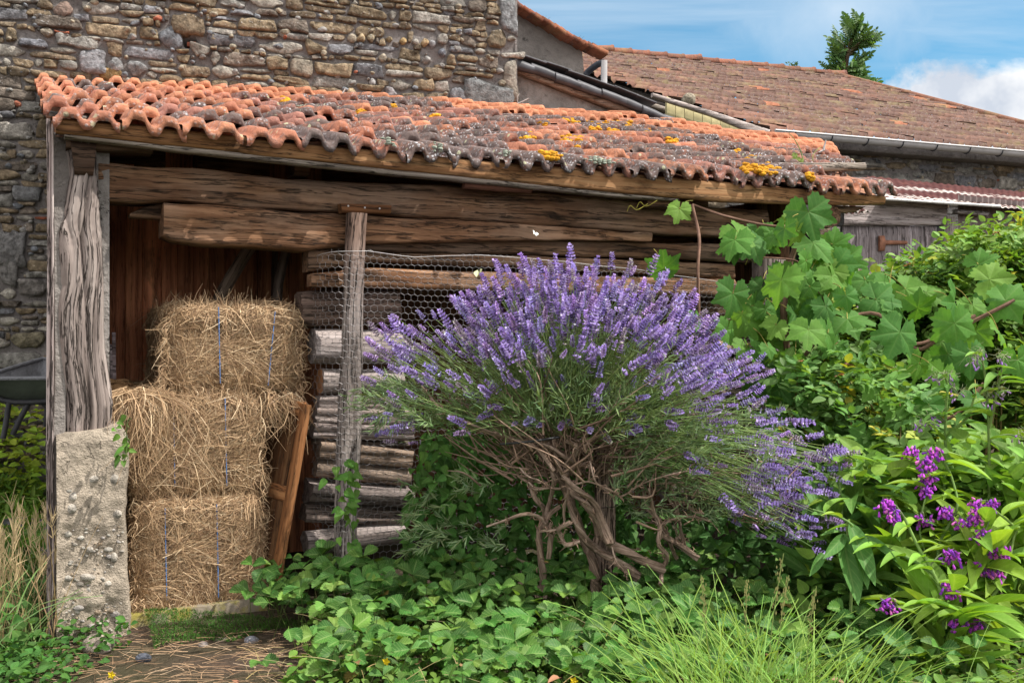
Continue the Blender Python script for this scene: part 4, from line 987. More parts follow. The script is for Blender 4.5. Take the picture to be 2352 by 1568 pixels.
# ------------------------------------------------------------------ hay, wheelbarrow, small things
def ribbons(mb, Pth, width, nrmv, col, taper=True):
    """Pth (n,k,3) ribbons of the given width (n,), facing nrmv (n,3)."""
    n, k = Pth.shape[:2]
    t = nrm(np.gradient(Pth, axis=1)); s = nrm(np.cross(t, nrmv[:, None, :]))
    w = np.asarray(width, float).reshape(-1, 1, 1) * (np.linspace(1, .35, k)[None, :, None] if taper else 1.0) * .5
    V = np.stack([Pth - s * w, Pth + s * w], 2)
    i = np.arange(k - 1) * 2; F = np.stack([i, i + 1, i + 3, i + 2], -1)
    F = (F[None] + (np.arange(n) * 2 * k)[:, None, None]).reshape(-1, 4)
    mb.add(V.reshape(-1, 3), F, np.repeat(col, 2 * k, 0))
    return mb
m = Mat('hay_strand'); col = m.attr('Col'); b = m.bsdf(col, .6, None, .3); t_ = m.n('BsdfTranslucent', {'Color': col}); M_straw = m.done(m.n('MixShader', {0: .15, 1: b, 2: t_}))
M_hay = simple('packed_hay', (.25, .155, .08), .95, vary=.6, sc=55, bump=.9)
M_twine = simple('blue_twine', (.10, .22, .50), .6, vary=.2)
R = np.random.default_rng(77)
def straw_cols(n):
    a = np.array([(.51, .35, .205), (.41, .27, .155), (.29, .18, .10), (.64, .49, .32), (.19, .115, .065)])[R.choice(5, n, p=[.34, .28, .18, .12, .08])]
    a = a * R.uniform(.75, 1.15, (n, 1)); return np.concatenate([a, np.ones((n, 1))], 1)
def bale(x0, x1, y0, y1, d0, depth, label, twines, rot=0.0, ns=7000, droop=None):
    a0, z1 = SH.px(x0, y0, d0); a1, z0 = SH.px(x1, y1, d0); a0, a1, z0, z1 = map(float, (a0, a1, z0, z1))
    hx, hd, hz = (a1 - a0) / 2, depth / 2, (z1 - z0) / 2; c = np.array([(a0 + a1) / 2, d0 + hd, (z0 + z1) / 2])
    t = thing('hay_bale', label, 'hay bale', SH.w(c[0], c[1], z0), 'hay bales stacked in the doorway')
    n, mth = 46, 90
    ph = np.linspace(-PI / 2 + .02, PI / 2 - .02, n); th = np.linspace(0, 2 * PI, mth, endpoint=False)
    def se(v, p): return np.sign(v) * np.abs(v) ** p
    e = .22
    def surf(ph, th, off=0.0, p=None):
        X_ = se(np.cos(ph), e) * se(np.cos(th), e); Y_ = se(np.cos(ph), e) * se(np.sin(th), e); Z_ = se(np.sin(ph), e)
        if p is None: p = np.stack([X_ * hx, Y_ * hd, Z_ * hz], -1)
        q = p + c; nn = nrm(p * np.array([1 / hx ** 2, 1 / hd ** 2, 1 / hz ** 2]) * (np.abs(p / np.array([hx, hd, hz])) ** 6 + .02))
        h = .022 * fbm(q * 7, 3, 31) + .012 * fbm(q * 24, 2, 32)
        for (px_, py0, py1) in twines:                                     # the strings cut into the hay
            ta = float(SH.px(px_, (py0 + py1) / 2, d0)[0]); h = h - .030 * np.exp(-((q[..., 0] - ta) / .012) ** 2)
        return p + nn * (h + off)[..., None], nn
    PP, TT = np.meshgrid(ph, th, indexing='ij'); p, nn = surf(PP, TT)
    cr, sr = math.cos(rot), math.sin(rot)
    def W_(p):
        q = p.copy(); q[..., 0], q[..., 1] = cr * p[..., 0] - sr * p[..., 1], sr * p[..., 0] + cr * p[..., 1]
        q = q + c; return SH.w(q[..., 0], q[..., 1], q[..., 2])
    mb = MB(); Rg = W_(p); rings(mb, Rg, (1, 1, 1, 1), p * 1.0)
    core = under(mb.build('packed_hay', M_hay), t)
    def wv(v):
        q = v.copy(); q[..., 0], q[..., 1] = cr * v[..., 0] - sr * v[..., 1], sr * v[..., 0] + cr * v[..., 1]
        return q[..., 0:1] * SH.u + q[..., 1:2] * SH.n + q[..., 2:3] * np.array([0, 0, 1.0])
    bx_ = R.uniform(-1, 1, (ns, 3)); fc = R.choice(4, ns, p=[.62, .14, .12, .12])        # even spread over the front, top and sides
    bx_[fc == 0, 1] = -1; bx_[fc == 1, 2] = 1; bx_[fc == 2, 0] = -1; bx_[fc == 3, 0] = 1
    bx_ = bx_ / (np.abs(bx_) ** 9.0).sum(1, keepdims=True) ** (1 / 9.0)
    p, nn = surf(0, 0, R.uniform(-.004, .012, ns), bx_ * np.array([hx, hd, hz]))
    # in-plane directions, some flakes combed the same way
    tang = nrm(np.cross(nn, R.normal(0, 1, (ns, 3))))
    flow = np.stack([np.cos(fbm(p * 5, 2, 50) * 5), 0 * p[:, 0], np.sin(fbm(p * 5, 2, 50) * 5)], -1); flow = flow - nn * (flow * nn).sum(1, keepdims=True)
    mixf = (R.random((ns, 1)) < .55); d = nrm(np.where(mixf, flow + .4 * tang, tang))
    L = R.gamma(3, .022, ns)[:, None]; L = np.clip(L, .025, .2)
    bend = nrm(np.cross(d, nn)) * R.normal(0, .25, (ns, 1)); lift = R.uniform(-.05, .22, (ns, 1)) ** 1 * (R.random((ns, 1)) < .6)
    s = np.linspace(0, 1, 5)[None, :, None]
    Q = p[:, None] + L[:, None] * (d[:, None] * (s - .3) + bend[:, None] * s * s + nn[:, None] * (lift[:, None] * s ** 1.6)) + np.array([0, 0, -1.0]) * (.25 * L[:, None] * s * s * (lift[:, None] > .12))
    mb = MB(); ribbons(mb, W_(Q), R.uniform(.0018, .0042, ns), wv(nn) + R.normal(0, .45, (ns, 3)), straw_cols(ns))
    if droop is not None:                                                   # loose hay hanging from an edge
        for (xa, ya, xb, yb, nn2, ln) in droop:
            f = R.random(nn2); x_ = xa + (xb - xa) * f + R.normal(0, 5, nn2); y_ = ya + (yb - ya) * f + R.normal(0, 7, nn2); dd = d0 + R.uniform(-.03, .08, nn2)
            o = SH.W(x_, y_, dd); Lh = R.uniform(.4, 1.0, nn2) * ln
            v = np.stack([R.normal(0, .35, nn2), R.normal(-.1, .25, nn2), -np.ones(nn2)], -1)
            ss = np.linspace(0, 1, 5)[None, :, None]; side = np.stack([R.normal(0, .3, nn2), R.normal(0, .2, nn2), R.uniform(0, .3, nn2)], -1)
            Qh = o[:, None] + Lh[:, None, None] * (v[:, None] * ss + side[:, None] * np.sin(ss * PI))
            ribbons(mb, Qh, R.uniform(.002, .004, nn2), np.tile([.2, -1, .1], (nn2, 1)) + R.normal(0, .4, (nn2, 3)), straw_cols(nn2))
    o = under(mb.build('loose_straw', M_straw), t)
    for (px_, py0, py1) in twines:
        b = MB(); yy = np.linspace(py0, py1, 9); xx = px_ + (yy - py0) / max(1, py1 - py0) * (4 if px_ < 600 else -16)
        tube(b, SH.W(xx, yy, d0 - .012 + .005 * np.sin(np.arange(9) * 1.7)), .0020, 5); under(b.build('twine', M_twine), t)
    return t
bale(302, 604, 1146, 1394, .17, .8, 'lowest hay bale of the stack, standing on the mossy sill', [(379, 1165, 1378), (498, 1158, 1372)], .02, 15000,
     [(306, 1380, 380, 1384, 260, .075), (385, 1386, 560, 1380, 140, .05), (596, 1150, 606, 1380, 120, .06), (312, 1150, 306, 1390, 120, .05)])
bale(296, 600, 898, 1132, .185, .8, 'middle hay bale of the stack, combed hay hanging over its left edge', [(398, 925, 1118), (517, 915, 1115)], .0, 15000,
     [(278, 900, 400, 905, 420, .34), (300, 960, 330, 1080, 200, .12), (590, 900, 606, 1130, 160, .08), (268, 905, 330, 900, 150, .16)])
bale(384, 690, 694, 896, .195, .7, 'topmost hay bale, pushed to the right of the two below it', [(502, 705, 880), (632, 715, 885)], .0, 15000,
     [(610, 900, 690, 905, 190, .16), (386, 730, 376, 890, 160, .07), (400, 890, 600, 905, 200, .06), (684, 720, 690, 900, 140, .06), (600, 905, 660, 920, 60, .22)])
# loose straw over the bare soil in front
mb = MB(); n = 900
x_, y_ = R.uniform(-1.65, -.55, n), R.uniform(2.45, 3.55, n); L = R.uniform(.04, .16, n)[:, None]; th = R.uniform(0, PI, n)
d = np.stack([np.cos(th), np.sin(th) * .7, R.normal(0, .05, n)], -1); s = np.linspace(-.5, .5, 5)[None, :, None]
o = np.stack([x_, y_, gz(x_, y_) + R.uniform(.004, .018, n)], -1); sd_ = np.stack([-np.sin(th), np.cos(th), 0 * th + R.uniform(0, .3, n)], -1)
ribbons(mb, o[:, None] + L[:, None] * (d[:, None] * s + sd_[:, None] * (s * s) * R.normal(0, .18, (n, 1, 1))), R.uniform(.0015, .003, n), np.tile([0, -.4, 1.0], (n, 1)), straw_cols(n) * np.array([.85, .82, .85, 1]))
tag(mb.build('straw_litter', M_straw), 'dry straw scattered over the bare soil before the sill', 'straw', kind='stuff')
# field stones on the ground
for (x, y, s, c, lab) in ((225, 1484, (.055, .05, .04), (.30, .25, .21), 'round beige stone at the foot of the concrete pier'), (578, 1468, (.026, .02, .018), (.26, .26, .30), 'small bluish stone by the strawberry leaves'),
                          (330, 1508, (.028, .012, .018), (.11, .12, .15), 'dark slate chip on the bare soil'), (466, 1476, (.02, .018, .012), (.24, .21, .20), 'small grey pebble below the moss'), (510, 1465, (.028, .018, .012), (.28, .22, .19), 'flat pinkish pebble below the moss')):
    Y_ = CAMZ * FPX / (y + 8 - CY); X_ = (x - CX) / FPX * Y_; t = thing('field_stone', lab, 'stone', (X_, Y_, 0)); b = MB(); pebble(b, (X_, Y_, s[2] * .45), s, (*c, 1), int(x), 12, 16); under(b.build('stone', M_stone), t)

# wheelbarrow and tarpaulin at the left
M_tray = mat_plaster('worn_steel_tray', (.21, .215, .235), .1, 1); M_trayout = simple('green_grey_paint', (.085, .10, .085), .5, .2, .4, .35, 7); M_frame = simple('black_frame', (.035, .035, .04), .6, .2)
wb = thing('wheelbarrow', 'old grey steel wheelbarrow standing on the grass before the stone wall', 'wheelbarrow', P(70, 1000, 5.2))
Yw = 5.2
def WB(x, y, dy=0.0): return P(x, y, Yw) + np.array([0, dy, 0])
def quadring(pts): return np.array(pts, float)
rim = lambda dz, g: quadring([WB(0 - g, 866, -.24) + (0, 0, dz), WB(190 + g, 864, -.24) + (0, 0, dz), WB(212 + g, 828, .30) + (0, 0, dz), WB(34 - g, 826, .30) + (0, 0, dz)])
flr = quadring([WB(46, 914, -.12), WB(170, 914, -.12), WB(180, 908, .16), WB(60, 908, .16)])
def sub(R4, n=10):
    out = []
    for i in range(4):
        a, b = R4[i], R4[(i + 1) % 4]
        for s in np.linspace(0, 1, n, endpoint=False): out.append(a + (b - a) * s)
    return np.array(out)
mb = MB(); rings(mb, np.stack([sub(rim(0, 0)), sub(rim(-.004, -6) * .5 + flr * .5), sub(flr + (0, 0, .012))]), (1, 1, 1, 1), None, False); q = sub(flr + (0, 0, .012)); mb.add(np.concatenate([q, q.mean(0)[None]]), np.array([(i, (i + 1) % 40, 40) for i in range(40)]))
mb2 = MB(); rings(mb2, np.stack([sub(rim(-.006, 3)), sub((rim(-.01, 0) * .5 + flr * .5) + (0, 0, -.008)), sub(flr - (0, 0, .004))]), (1, 1, 1, 1), None, False); q = sub(flr - (0, 0, .004)); mb2.add(np.concatenate([q, q.mean(0)[None]]), np.array([((i + 1) % 40, i, 40) for i in range(40)]))
tr = under(mb2.build('tray', M_trayout), wb); ti = mb.build('tray_lining', M_tray); ti.parent = tr
mb = MB(); rr = sub(rim(0, 0), 10); rr = np.concatenate([rr, rr[:1]]); tube(mb, rr, .012, 6); r_ = mb.build('rim', M_tray); r_.parent = tr
for (pts, r, nm) in (([WB(-60, 862, -.2), WB(-10, 882, -.17), WB(48, 918, -.14), WB(180, 916, -.14)], .016, 'handle'), ([WB(-40, 858, .2), WB(10, 876, .18), WB(70, 910, .16), WB(200, 908, .16)], .016, 'handle'),
                     ([WB(52, 920, -.14), WB(48, 975, -.16), WB(45, 1000, -.17)], .014, 'leg'), ([WB(96, 918, -.13), WB(80, 950, -.14), WB(62, 992, -.15)], .014, 'leg'), ([WB(80, 915, .15), WB(74, 960, .16), WB(70, 985, .17)], .014, 'leg'), ([WB(120, 918, -.13), WB(150, 945, -.1), WB(180, 960, -.04)], .014, 'strut')):
    b = MB(); tube(b, spline(pts, 12), r, 6); under(b.build(nm, M_frame), wb)
b = MB(); th = np.linspace(0, 2 * PI, 25); c0 = WB(212, 945, 0); tube(b, c0 + np.stack([.15 * np.cos(th), 0 * th, .15 * np.sin(th)], -1), .035, 8, (1, 1, 1, 1), False); wh = under(b.build('wheel', simple('tyre', (.02, .02, .02), .8)), wb)
tp = MB(); n = 50; u, v = np.meshgrid(np.linspace(-1, 1, n), np.linspace(-1, 1, n), indexing='ij')
pc = P(70, 985, 4.75); X_ = pc[0] + u * .42 + .05 * vn(np.stack([u * 2, v * 2, 0 * u], -1), 3); Y_ = pc[1] + v * .34
Z_ = gz(X_, Y_) + .04 + .07 * np.abs(fbm(np.stack([u * 2.2, v * 3.1, 0 * u], -1), 3, 8)) + .09 * np.exp(-((v - .7) / .3) ** 2) * (1 - u * u * .4)
tp.add(np.stack([X_, Y_, Z_], -1).reshape(-1, 3), grid_faces(n, n)[:, ::-1])
tag(tp.build('tarpaulin', simple('dark_sheet', (.05, .052, .062), .38, 0, .5, .35, 8)), 'crumpled dark grey plastic tarpaulin lying under the wheelbarrow', 'tarpaulin')

# twigs on the roof, the white scrap, butterflies
def twig(label, pts, r, more=()):
    t = thing('dry_twig', label, 'twig', pts[0]); b = MB(); tube(b, spline(pts, 12), np.linspace(r, r * .5, 12), 5, (1, 1, 1, 1), True, .2, 3)
    for q in more: tube(b, spline(q, 8), np.linspace(r * .7, r * .3, 8), 5, (1, 1, 1, 1), True, .2, 4)
    under(b.build('wood', simple('bleached_twig', (.36, .33, .32), .9, vary=.35, sc=30)), t)
def RP_(x, y, d=2.9): return SH.W(x, y, d)
twig('bleached dry vine twig standing on the tiles beside a round yellow stone', [RP_(765, 226), RP_(785, 216), RP_(793, 204)], .010, [[RP_(770, 222), RP_(800, 226), RP_(812, 215)], [RP_(760, 218), RP_(775, 228), RP_(800, 231)]])
twig('forked grey twig on the ridge below the grey quoin stone', [RP_(975, 244), RP_(985, 236), RP_(990, 228)], .006, [[RP_(982, 240), RP_(990, 238), RP_(993, 230)]])
twig('spindly branched twig on the ridge where stone wall meets plaster', [RP_(1160, 246), RP_(1185, 240), RP_(1215, 226)], .006, [[RP_(1180, 242), RP_(1196, 250), RP_(1202, 232)], [RP_(1190, 240), RP_(1188, 224), RP_(1194, 215)]])
twig('small pale twig on the ridge before the grey render', [RP_(1275, 262), RP_(1288, 252), RP_(1300, 256)], .005, [[RP_(1285, 255), RP_(1282, 246)]])
twig('gnarled brown twig on the ridge below the flashing', [RP_(1405, 270), RP_(1420, 258), RP_(1440, 262)], .006, [[RP_(1420, 258), RP_(1430, 250)]])
twig('thick curled grey root end at the ridge by the yellow boarding', [RP_(1500, 284), RP_(1492, 270), RP_(1500, 262)], .010, [[RP_(1506, 284), RP_(1520, 276), RP_(1530, 270)], [RP_(1500, 282), RP_(1515, 284), RP_(1528, 280)]])
twig('short silvery stub on the tiles at the right end of the roof', [SH.W(1892, 346, 1.3), SH.W(1894, 334, 1.3), SH.W(1897, 322, 1.3)], .010, [[SH.W(1890, 346, 1.3), SH.W(1880, 350, 1.3)]])
t = thing('plastic_scrap', 'crumpled white plastic scrap at the ridge below the barge board', 'plastic', RP_(1710, 308, 2.5)); b = MB(); pebble(b, RP_(1705, 307, 2.6), (.10, .05, .022), (1, 1, 1, 1), 9, 8, 12); under(b.build('sheet', simple('white_plastic', (.8, .8, .82), .5)), t)
t = thing('ridge_pebble', 'round yellow pebble lying on the ridge tiles beside the bleached twig', 'stone', RP_(806, 222)); b = MB(); pebble(b, RP_(806, 214, 2.95), (.03, .03, .033), (.36, .27, .17, 1), 5, 8, 12); under(b.build('stone', M_stone), t)
M_bf = simple('butterfly_wing', (.75, .78, .68), .7, vary=.12, attr=True)
def butterfly(label, c, R_, s, col):
    t = thing('butterfly', label, 'butterfly', c)
    th = np.linspace(-1.1, 1.25, 12)
    for sgn in (-1, 1):
        b = MB(); V = [np.zeros(3)] + [np.array([sgn * (1.0 * math.cos(a) * (1 + .15 * math.sin(3 * a))), math.sin(a) * .95, .55 * math.cos(a)]) * s for a in th]
        V = np.array(V) @ np.asarray(R_).T + c; b.add(V, np.array([(0, k, k + 1) for k in range(1, 12)]), col); under(b.build('wing', M_bf), t)
    b = MB(); ax = np.asarray(R_)[:, 1]; tube(b, np.array([c - ax * s * .7, c, c + ax * s * .5]), [s * .06, s * .1, s * .07], 6, (.12, .11, .09, 1)); under(b.build('body', M_bf), t)
def rotm(rx, ry, rz):
    cx, sx, cy, sy, cz, sz = math.cos(rx), math.sin(rx), math.cos(ry), math.sin(ry), math.cos(rz), math.sin(rz)
    return np.array([[cz, -sz, 0], [sz, cz, 0], [0, 0, 1]]) @ np.array([[cy, 0, sy], [0, 1, 0], [-sy, 0, cy]]) @ np.array([[1, 0, 0], [0, cx, -sx], [0, sx, cx]])
butterfly('white butterfly flying in front of the brown beams', P(1228, 537, 4.0), rotm(.9, .5, .4), .014, (.78, .82, .74, 1))
butterfly('pale yellow butterfly at the lavender tips against the netting', P(1101, 628, 3.75), rotm(1.1, -.3, -.5), .019, (.62, .64, .36, 1))
# ------------------------------------------------------------------ leaf templates
def leaf_t(nl=7, nw=5, w=.5, shape=1.0, fold=.25, curl=.2, serr=0, tipw=.0, base=.12, pleat=0):
    t = np.linspace(0, 1, nl); s = np.linspace(-1, 1, nw)
    wd = w * (np.sin(PI * np.clip(t, 0, 1) ** shape) ** .8 * (1 - base) + base * (1 - t)) * (1 - tipw * t)
    wd[-1] = .004
    T, Sx = np.meshgrid(t, s, indexing='ij'); Wd = wd[:, None] * .5
    e = np.abs(Sx) > .99
    k = np.where(e & (np.arange(nl)[:, None] % 2 == 1), 1 + serr, 1.0)
    x = Sx * Wd * k; y = T + np.where(e & (np.arange(nl)[:, None] % 2 == 1), serr * .12, 0) - .10 * np.abs(Sx) * 0
    z = np.abs(Sx) * Wd * fold * 2 - curl * T * T + pleat * np.cos(np.arange(nl)[:, None] * PI) * np.abs(Sx) * (np.abs(Sx) < .99)
    return np.stack([x, y, z], -1).reshape(-1, 3), grid_faces(nl, nw)[:, ::-1], np.stack([Sx * .5, T, 0 * T], -1).reshape(-1, 3)
T_rose = leaf_t(6, 3, .62, .85, .2, .12)
T_straw = leaf_t(19, 5, .64, 1.3, .30, .18, .30, 0, .02, .025)
T_comf = leaf_t(11, 5, .30, .80, .35, .45)
T_lav = leaf_t(4, 2, .11, .9, 0, .15)
T_small = leaf_t(5, 3, .70, 1.0, .25, .1)
T_narrow = leaf_t(6, 3, .20, .8, .3, .35)
T_bind = leaf_t(7, 5, .80, .62, .2, .15, 0, 0, .5)
def vine_t(seed=0):
    r_ = np.random.default_rng(seed); n = 121; th = np.linspace(-PI * .95, PI * .95, n)
    lob = np.array([0, 1.0, -1.0, 2.0, -2.0]); rad = [1.0, .92, .9, .78, .76]
    r = np.zeros(n) + .42
    for l, a in zip(lob, rad): r = np.maximum(r, a * np.exp(-(((th - l) / .50) ** 2)) + .0)
    r = np.maximum(r, .70); r = r * (.95 + .13 * np.abs(((th * 3.4 + r_.uniform(0, 1)) % 1) * 2 - 1) + r_.normal(0, .012, n))
    r[np.abs(th) > 2.75] *= .75
    f = np.array([.02, .28, .55, .8, 1.0]); Rr = f[:, None] * r[None]
    ctr = np.array([0, .30])
    x = Rr * np.sin(th)[None]; y = Rr * np.cos(th)[None]
    dl = np.min(np.abs(th[:, None] - lob[None]), 1)
    z = -.24 * Rr ** 2 + .10 * np.sin(2 * th + seed)[None] * Rr ** 2 - .10 * Rr * (dl / .5)[None] * -1 + .05 * np.sin(x * 5 + seed) * Rr + .04 * vn(np.stack([x * 3, y * 3, 0 * x + seed], -1), seed)
    g = np.stack([np.broadcast_to(dl[None], Rr.shape) * Rr * 1.4, Rr, 0 * Rr], -1)
    return np.stack([x, y, z], -1).reshape(-1, 3), grid_faces(5, n), g.reshape(-1, 3)
T_vine = [vine_t(k) for k in range(4)]

M_leaf_straw = leafmat('strawberry_leaf', .22, .40, .55, .45)
M_leaf_vine = leafmat('vine_leaf', .40, .50, .14, .30, .35)
M_leaf_rose = leafmat('rose_leaf', .28, .42, .22, .45)
M_leaf_comf = leafmat('comfrey_leaf', .30, .45, .30, .35, .35)
M_leaf_soft = leafmat('soft_leaf', .28, .48, .18, .35)
M_lavleaf = leafmat('lavender_leaf', .15, .6, .1, .2)
M_stem = leafmat('green_stem', .1, .55, 0, .3)
m = Mat('lavender_flower'); col = m.attr('Col'); b = m.bsdf(col, .7, None, .15); t_ = m.n('BsdfTranslucent', {'Color': col}); M_flower = m.done(m.n('MixShader', {0: .3, 1: b, 2: t_}))
m = Mat('fibrous_bark'); g = m.attr('g', 'Vector'); n1 = m.noise(m.scale(g, 5, 120, 120), 1, 5, .7); n2 = m.noise(g, 18, 4)
c = m.ramp(n1, [(.3, (.09, .06, .043)), (.5, (.28, .20, .15)), (.7, (.48, .37, .30))]); c = m.mix(1.0, c, m.ramp(n2, [(.3, .6), (.7, 1.2)]), 'MULTIPLY'); c = m.mix(1.0, c, m.attr('Col'), 'MULTIPLY')
M_bark = m.done(m.bsdf(c, .95, m.bump(n1, 1.0, .01), .1))
M_bark2 = m.m
R = np.random.default_rng(123)
def rcol(base, n, v=.25, hue=.12, R=R):
    c = np.array(base)[None] * R.uniform(1 - v, 1 + v, (n, 1)); c = c * (1 + R.uniform(-hue, hue, (n, 3)) * np.array([1.2, .4, 1])); return np.clip(c, 0, 1)
def rdir(n, el0, el1, R=R):
    az = R.uniform(0, 2 * PI, n); el = R.uniform(el0, el1, n); return np.stack([np.cos(az) * np.cos(el), np.sin(az) * np.cos(el), np.sin(el)], -1)

# ------------------------------------------------------------------ the lavender
lav = thing('lavender_bush', 'big old lavender bush in full purple bloom on bare twisted stems', 'lavender', P(1330, 1345, 3.66))
LY = 3.58; LC = P(1300, 985, LY); pxm = FPX / LY
R = np.random.default_rng(5)
PH = [(-100, 430), (-82, 460), (-66, 500), (-55, 445), (-44, 400), (-30, 372), (-18, 378), (-8, 385), (8, 375), (22, 385), (36, 405), (50, 385), (62, 420), (73, 490), (84, 520), (93, 600), (104, 617), (116, 610)]
def lav_ends(n, p0, p1, r0, r1, ps0, ps1):
    ph = np.radians(R.uniform(p0, p1, n)); ps = np.radians(R.uniform(ps0, ps1, n)); rho = R.uniform(r0, r1, n)
    r = pl(np.degrees(ph), PH) / pxm * rho
    return ph, ps, np.stack([r * np.sin(ph) * np.cos(ps * .6), -r * np.sin(ps) * .62, r * np.cos(ph) * np.cos(ps)], -1)
sets = [lav_ends(520, -70, 76, .70, 1.02, -55, 62), lav_ends(190, -34, 66, .66, 1.0, -10, 50), lav_ends(70, -75, 80, .35, .8, 30, 88), lav_ends(26, 78, 93, .55, .9, -30, 45), lav_ends(150, 93, 119, .66, 1.0, -30, 45), lav_ends(40, 62, 116, .45, .85, -10, 55)]
sets.append(lav_ends(18, -96, -78, .75, 1.0, -20, 40))
ends = np.concatenate([s[2] for s in sets]); n = len(ends)
E = LC + ends
St = LC + ends * R.uniform(.12, .35, (n, 1)) * np.array([1, 1, .35]) + np.stack([R.normal(0, .05, n), R.normal(0, .05, n), R.normal(0, .03, n)], -1)
low = ends[:, 2] < .1
St[low] = LC + ends[low] * R.uniform(.2, .45, (low.sum(), 1)) + R.normal(0, .03, (low.sum(), 3))
midp = (St + E) / 2 + np.where(low[:, None], np.array([0, 0, .05]), np.stack([-ends[:, 0] * .10, 0 * ends[:, 0], np.abs(ends[:, 0]) * -.05], -1)) + R.normal(0, .012, (n, 3))
s = np.linspace(0, 1, 7)[None, :, None]
Q = (1 - s) ** 2 * St[:, None] + 2 * s * (1 - s) * midp[:, None] + s * s * E[:, None]
mb = MB()
def stems(mb, Q, r0, r1, col):
    n, k = Q.shape[:2]; t = nrm(np.gradient(Q, axis=1)); x = nrm(np.cross(t, np.array([.3, .8, .2]))); y = np.cross(x, t)
    rr = np.linspace(r0, r1, k)[None, :, None]
    V = np.stack([Q + rr * x, Q + rr * (-.5 * x + .87 * y), Q + rr * (-.5 * x - .87 * y)], 2)
    i = np.arange(k - 1)[:, None] * 3; j = np.arange(3)[None]; F = np.stack([i + j, i + (j + 1) % 3, i + 3 + (j + 1) % 3, i + 3 + j], -1).reshape(-1, 4)
    F = (F[None] + (np.arange(n) * 3 * k)[:, None, None]).reshape(-1, 4)
    c = np.asarray(col, float); mb.add(V.reshape(-1, 3), F, np.repeat(c, 3 * k, 0) if c.ndim == 2 else c)
stems(mb, Q, .0013, .0009, rcol((.22, .32, .10), n))
under(mb.build('flower_stems', M_stem), lav)
# one flower spike: whorls of small two-lipped florets on dusky calyces
def spike_mesh(seed):
    r_ = np.random.default_rng(seed); mb = MB(); nw = r_.integers(6, 9); z = 0.0
    for w_ in range(nw):
        f = w_ / (nw - 1); rad = .0095 * (1 - .55 * f ** 2) * (.75 if w_ == 0 else 1); k = 9 if f < .8 else 6
        zz = f * .92 * (1 - .06 * (w_ == 0)) - (.16 if w_ == 0 and r_.random() < .5 else 0)
        for j in range(k):
            a = 2 * PI * (j + r_.random() * .6) / k; o = np.array([math.cos(a), math.sin(a), .55 + .9 * f]); o /= np.linalg.norm(o)
            tn = np.array([-math.sin(a), math.cos(a), 0]); up = np.cross(o, tn)
            b0 = np.array([math.cos(a) * .0012, math.sin(a) * .0012, zz * .05]); L = rad * r_.uniform(.7, 1.15)
            cw = .0021
            cc = np.array((.17, .12, .23)) * r_.uniform(.7, 1.3)
            mb.add([b0 - tn * cw * .6, b0 + tn * cw * .6, b0 + o * L * .62 + tn * cw, b0 + o * L * .62 - tn * cw], [(0, 1, 2, 3)], cc)
            if r_.random() < .85:
                pc = np.array([(.44, .32, .74), (.56, .44, .82), (.34, .22, .62), (.74, .66, .90)][r_.choice(4, p=[.4, .3, .2, .1])]) * r_.uniform(.85, 1.1)
                e = b0 + o * L * .6; pw = .0040 * r_.uniform(.8, 1.25); n2 = o * .4 + up * r_.uniform(-.9, .9); n2 /= np.linalg.norm(n2); up2 = np.cross(n2, tn)
                t2 = tn * math.cos(.6) + up2 * math.sin(r_.uniform(-1, 1))
                mb.add([e, e + o * pw * .9 + t2 * pw, e + o * pw * 1.7, e + o * pw * .9 - t2 * pw], [(0, 1, 2, 3)], pc)
    return np.concatenate(mb.v), np.concatenate(mb.f), np.concatenate(mb.c)
SP = [spike_mesh(k) for k in range(7)]
dirs = nrm(Q[:, -1] - Q[:, -2]); dirs = nrm(dirs + np.array([0, 0, .2]) + R.normal(0, .2, (n, 3)))
size = np.clip(R.normal(1.15, .26, n), .55, 1.7); var = R.integers(0, 7, n)
order = np.argsort(-size * (1.2 - ends[:, 1])); named = set(order[:96].tolist())
B = basis(dirs, R.normal(0, 1, (n, 3)))
rest = MB(); base_me = {}
tone = np.ones((n, 3)) * R.uniform(.62, 1.2, (n, 1)) * R.uniform([.9, .95, .9], [1.15, 1.1, 1.05], (n, 3)); grey = R.random(n) < .12; tone[grey] = (.85, .95, .55)
flower_me = []
for k in range(7):
    V, F, C = SP[k]; b = MB(); b.add(V, F, C); o = b.build('flower_spike', M_flower, lav, False); flower_me.append(o.data); bpy.data.objects.remove(o)
from mathutils import Matrix
for i in range(n):
    Mx = B[i][:, [0, 2, 1]] * np.array([1, -1, 1]); k = var[i]
    Mx = np.stack([B[i][:, 0], B[i][:, 2], -B[i][:, 1]], 1); Mx = np.stack([B[i][:, 0], -B[i][:, 2], B[i][:, 1]], 1)
    if i in named:
        o = bpy.data.objects.new('flower_spike', flower_me[k]); COL.objects.link(o); o.parent = lav
        M4 = Matrix(Mx.tolist()).to_4x4() @ Matrix.Scale(float(size[i]), 4); M4.translation = Vector(E[i]) - Vector(lav.location); o.matrix_local = M4
    else:
        V, F, C = SP[k]; rest.add(V * size[i] @ Mx.T + E[i], F, np.concatenate([C[:, :3] * tone[i], C[:, 3:]], 1))
o = under(rest.build('flower_spikes', M_flower, smooth=False), lav); o['kind'] = 'stuff'
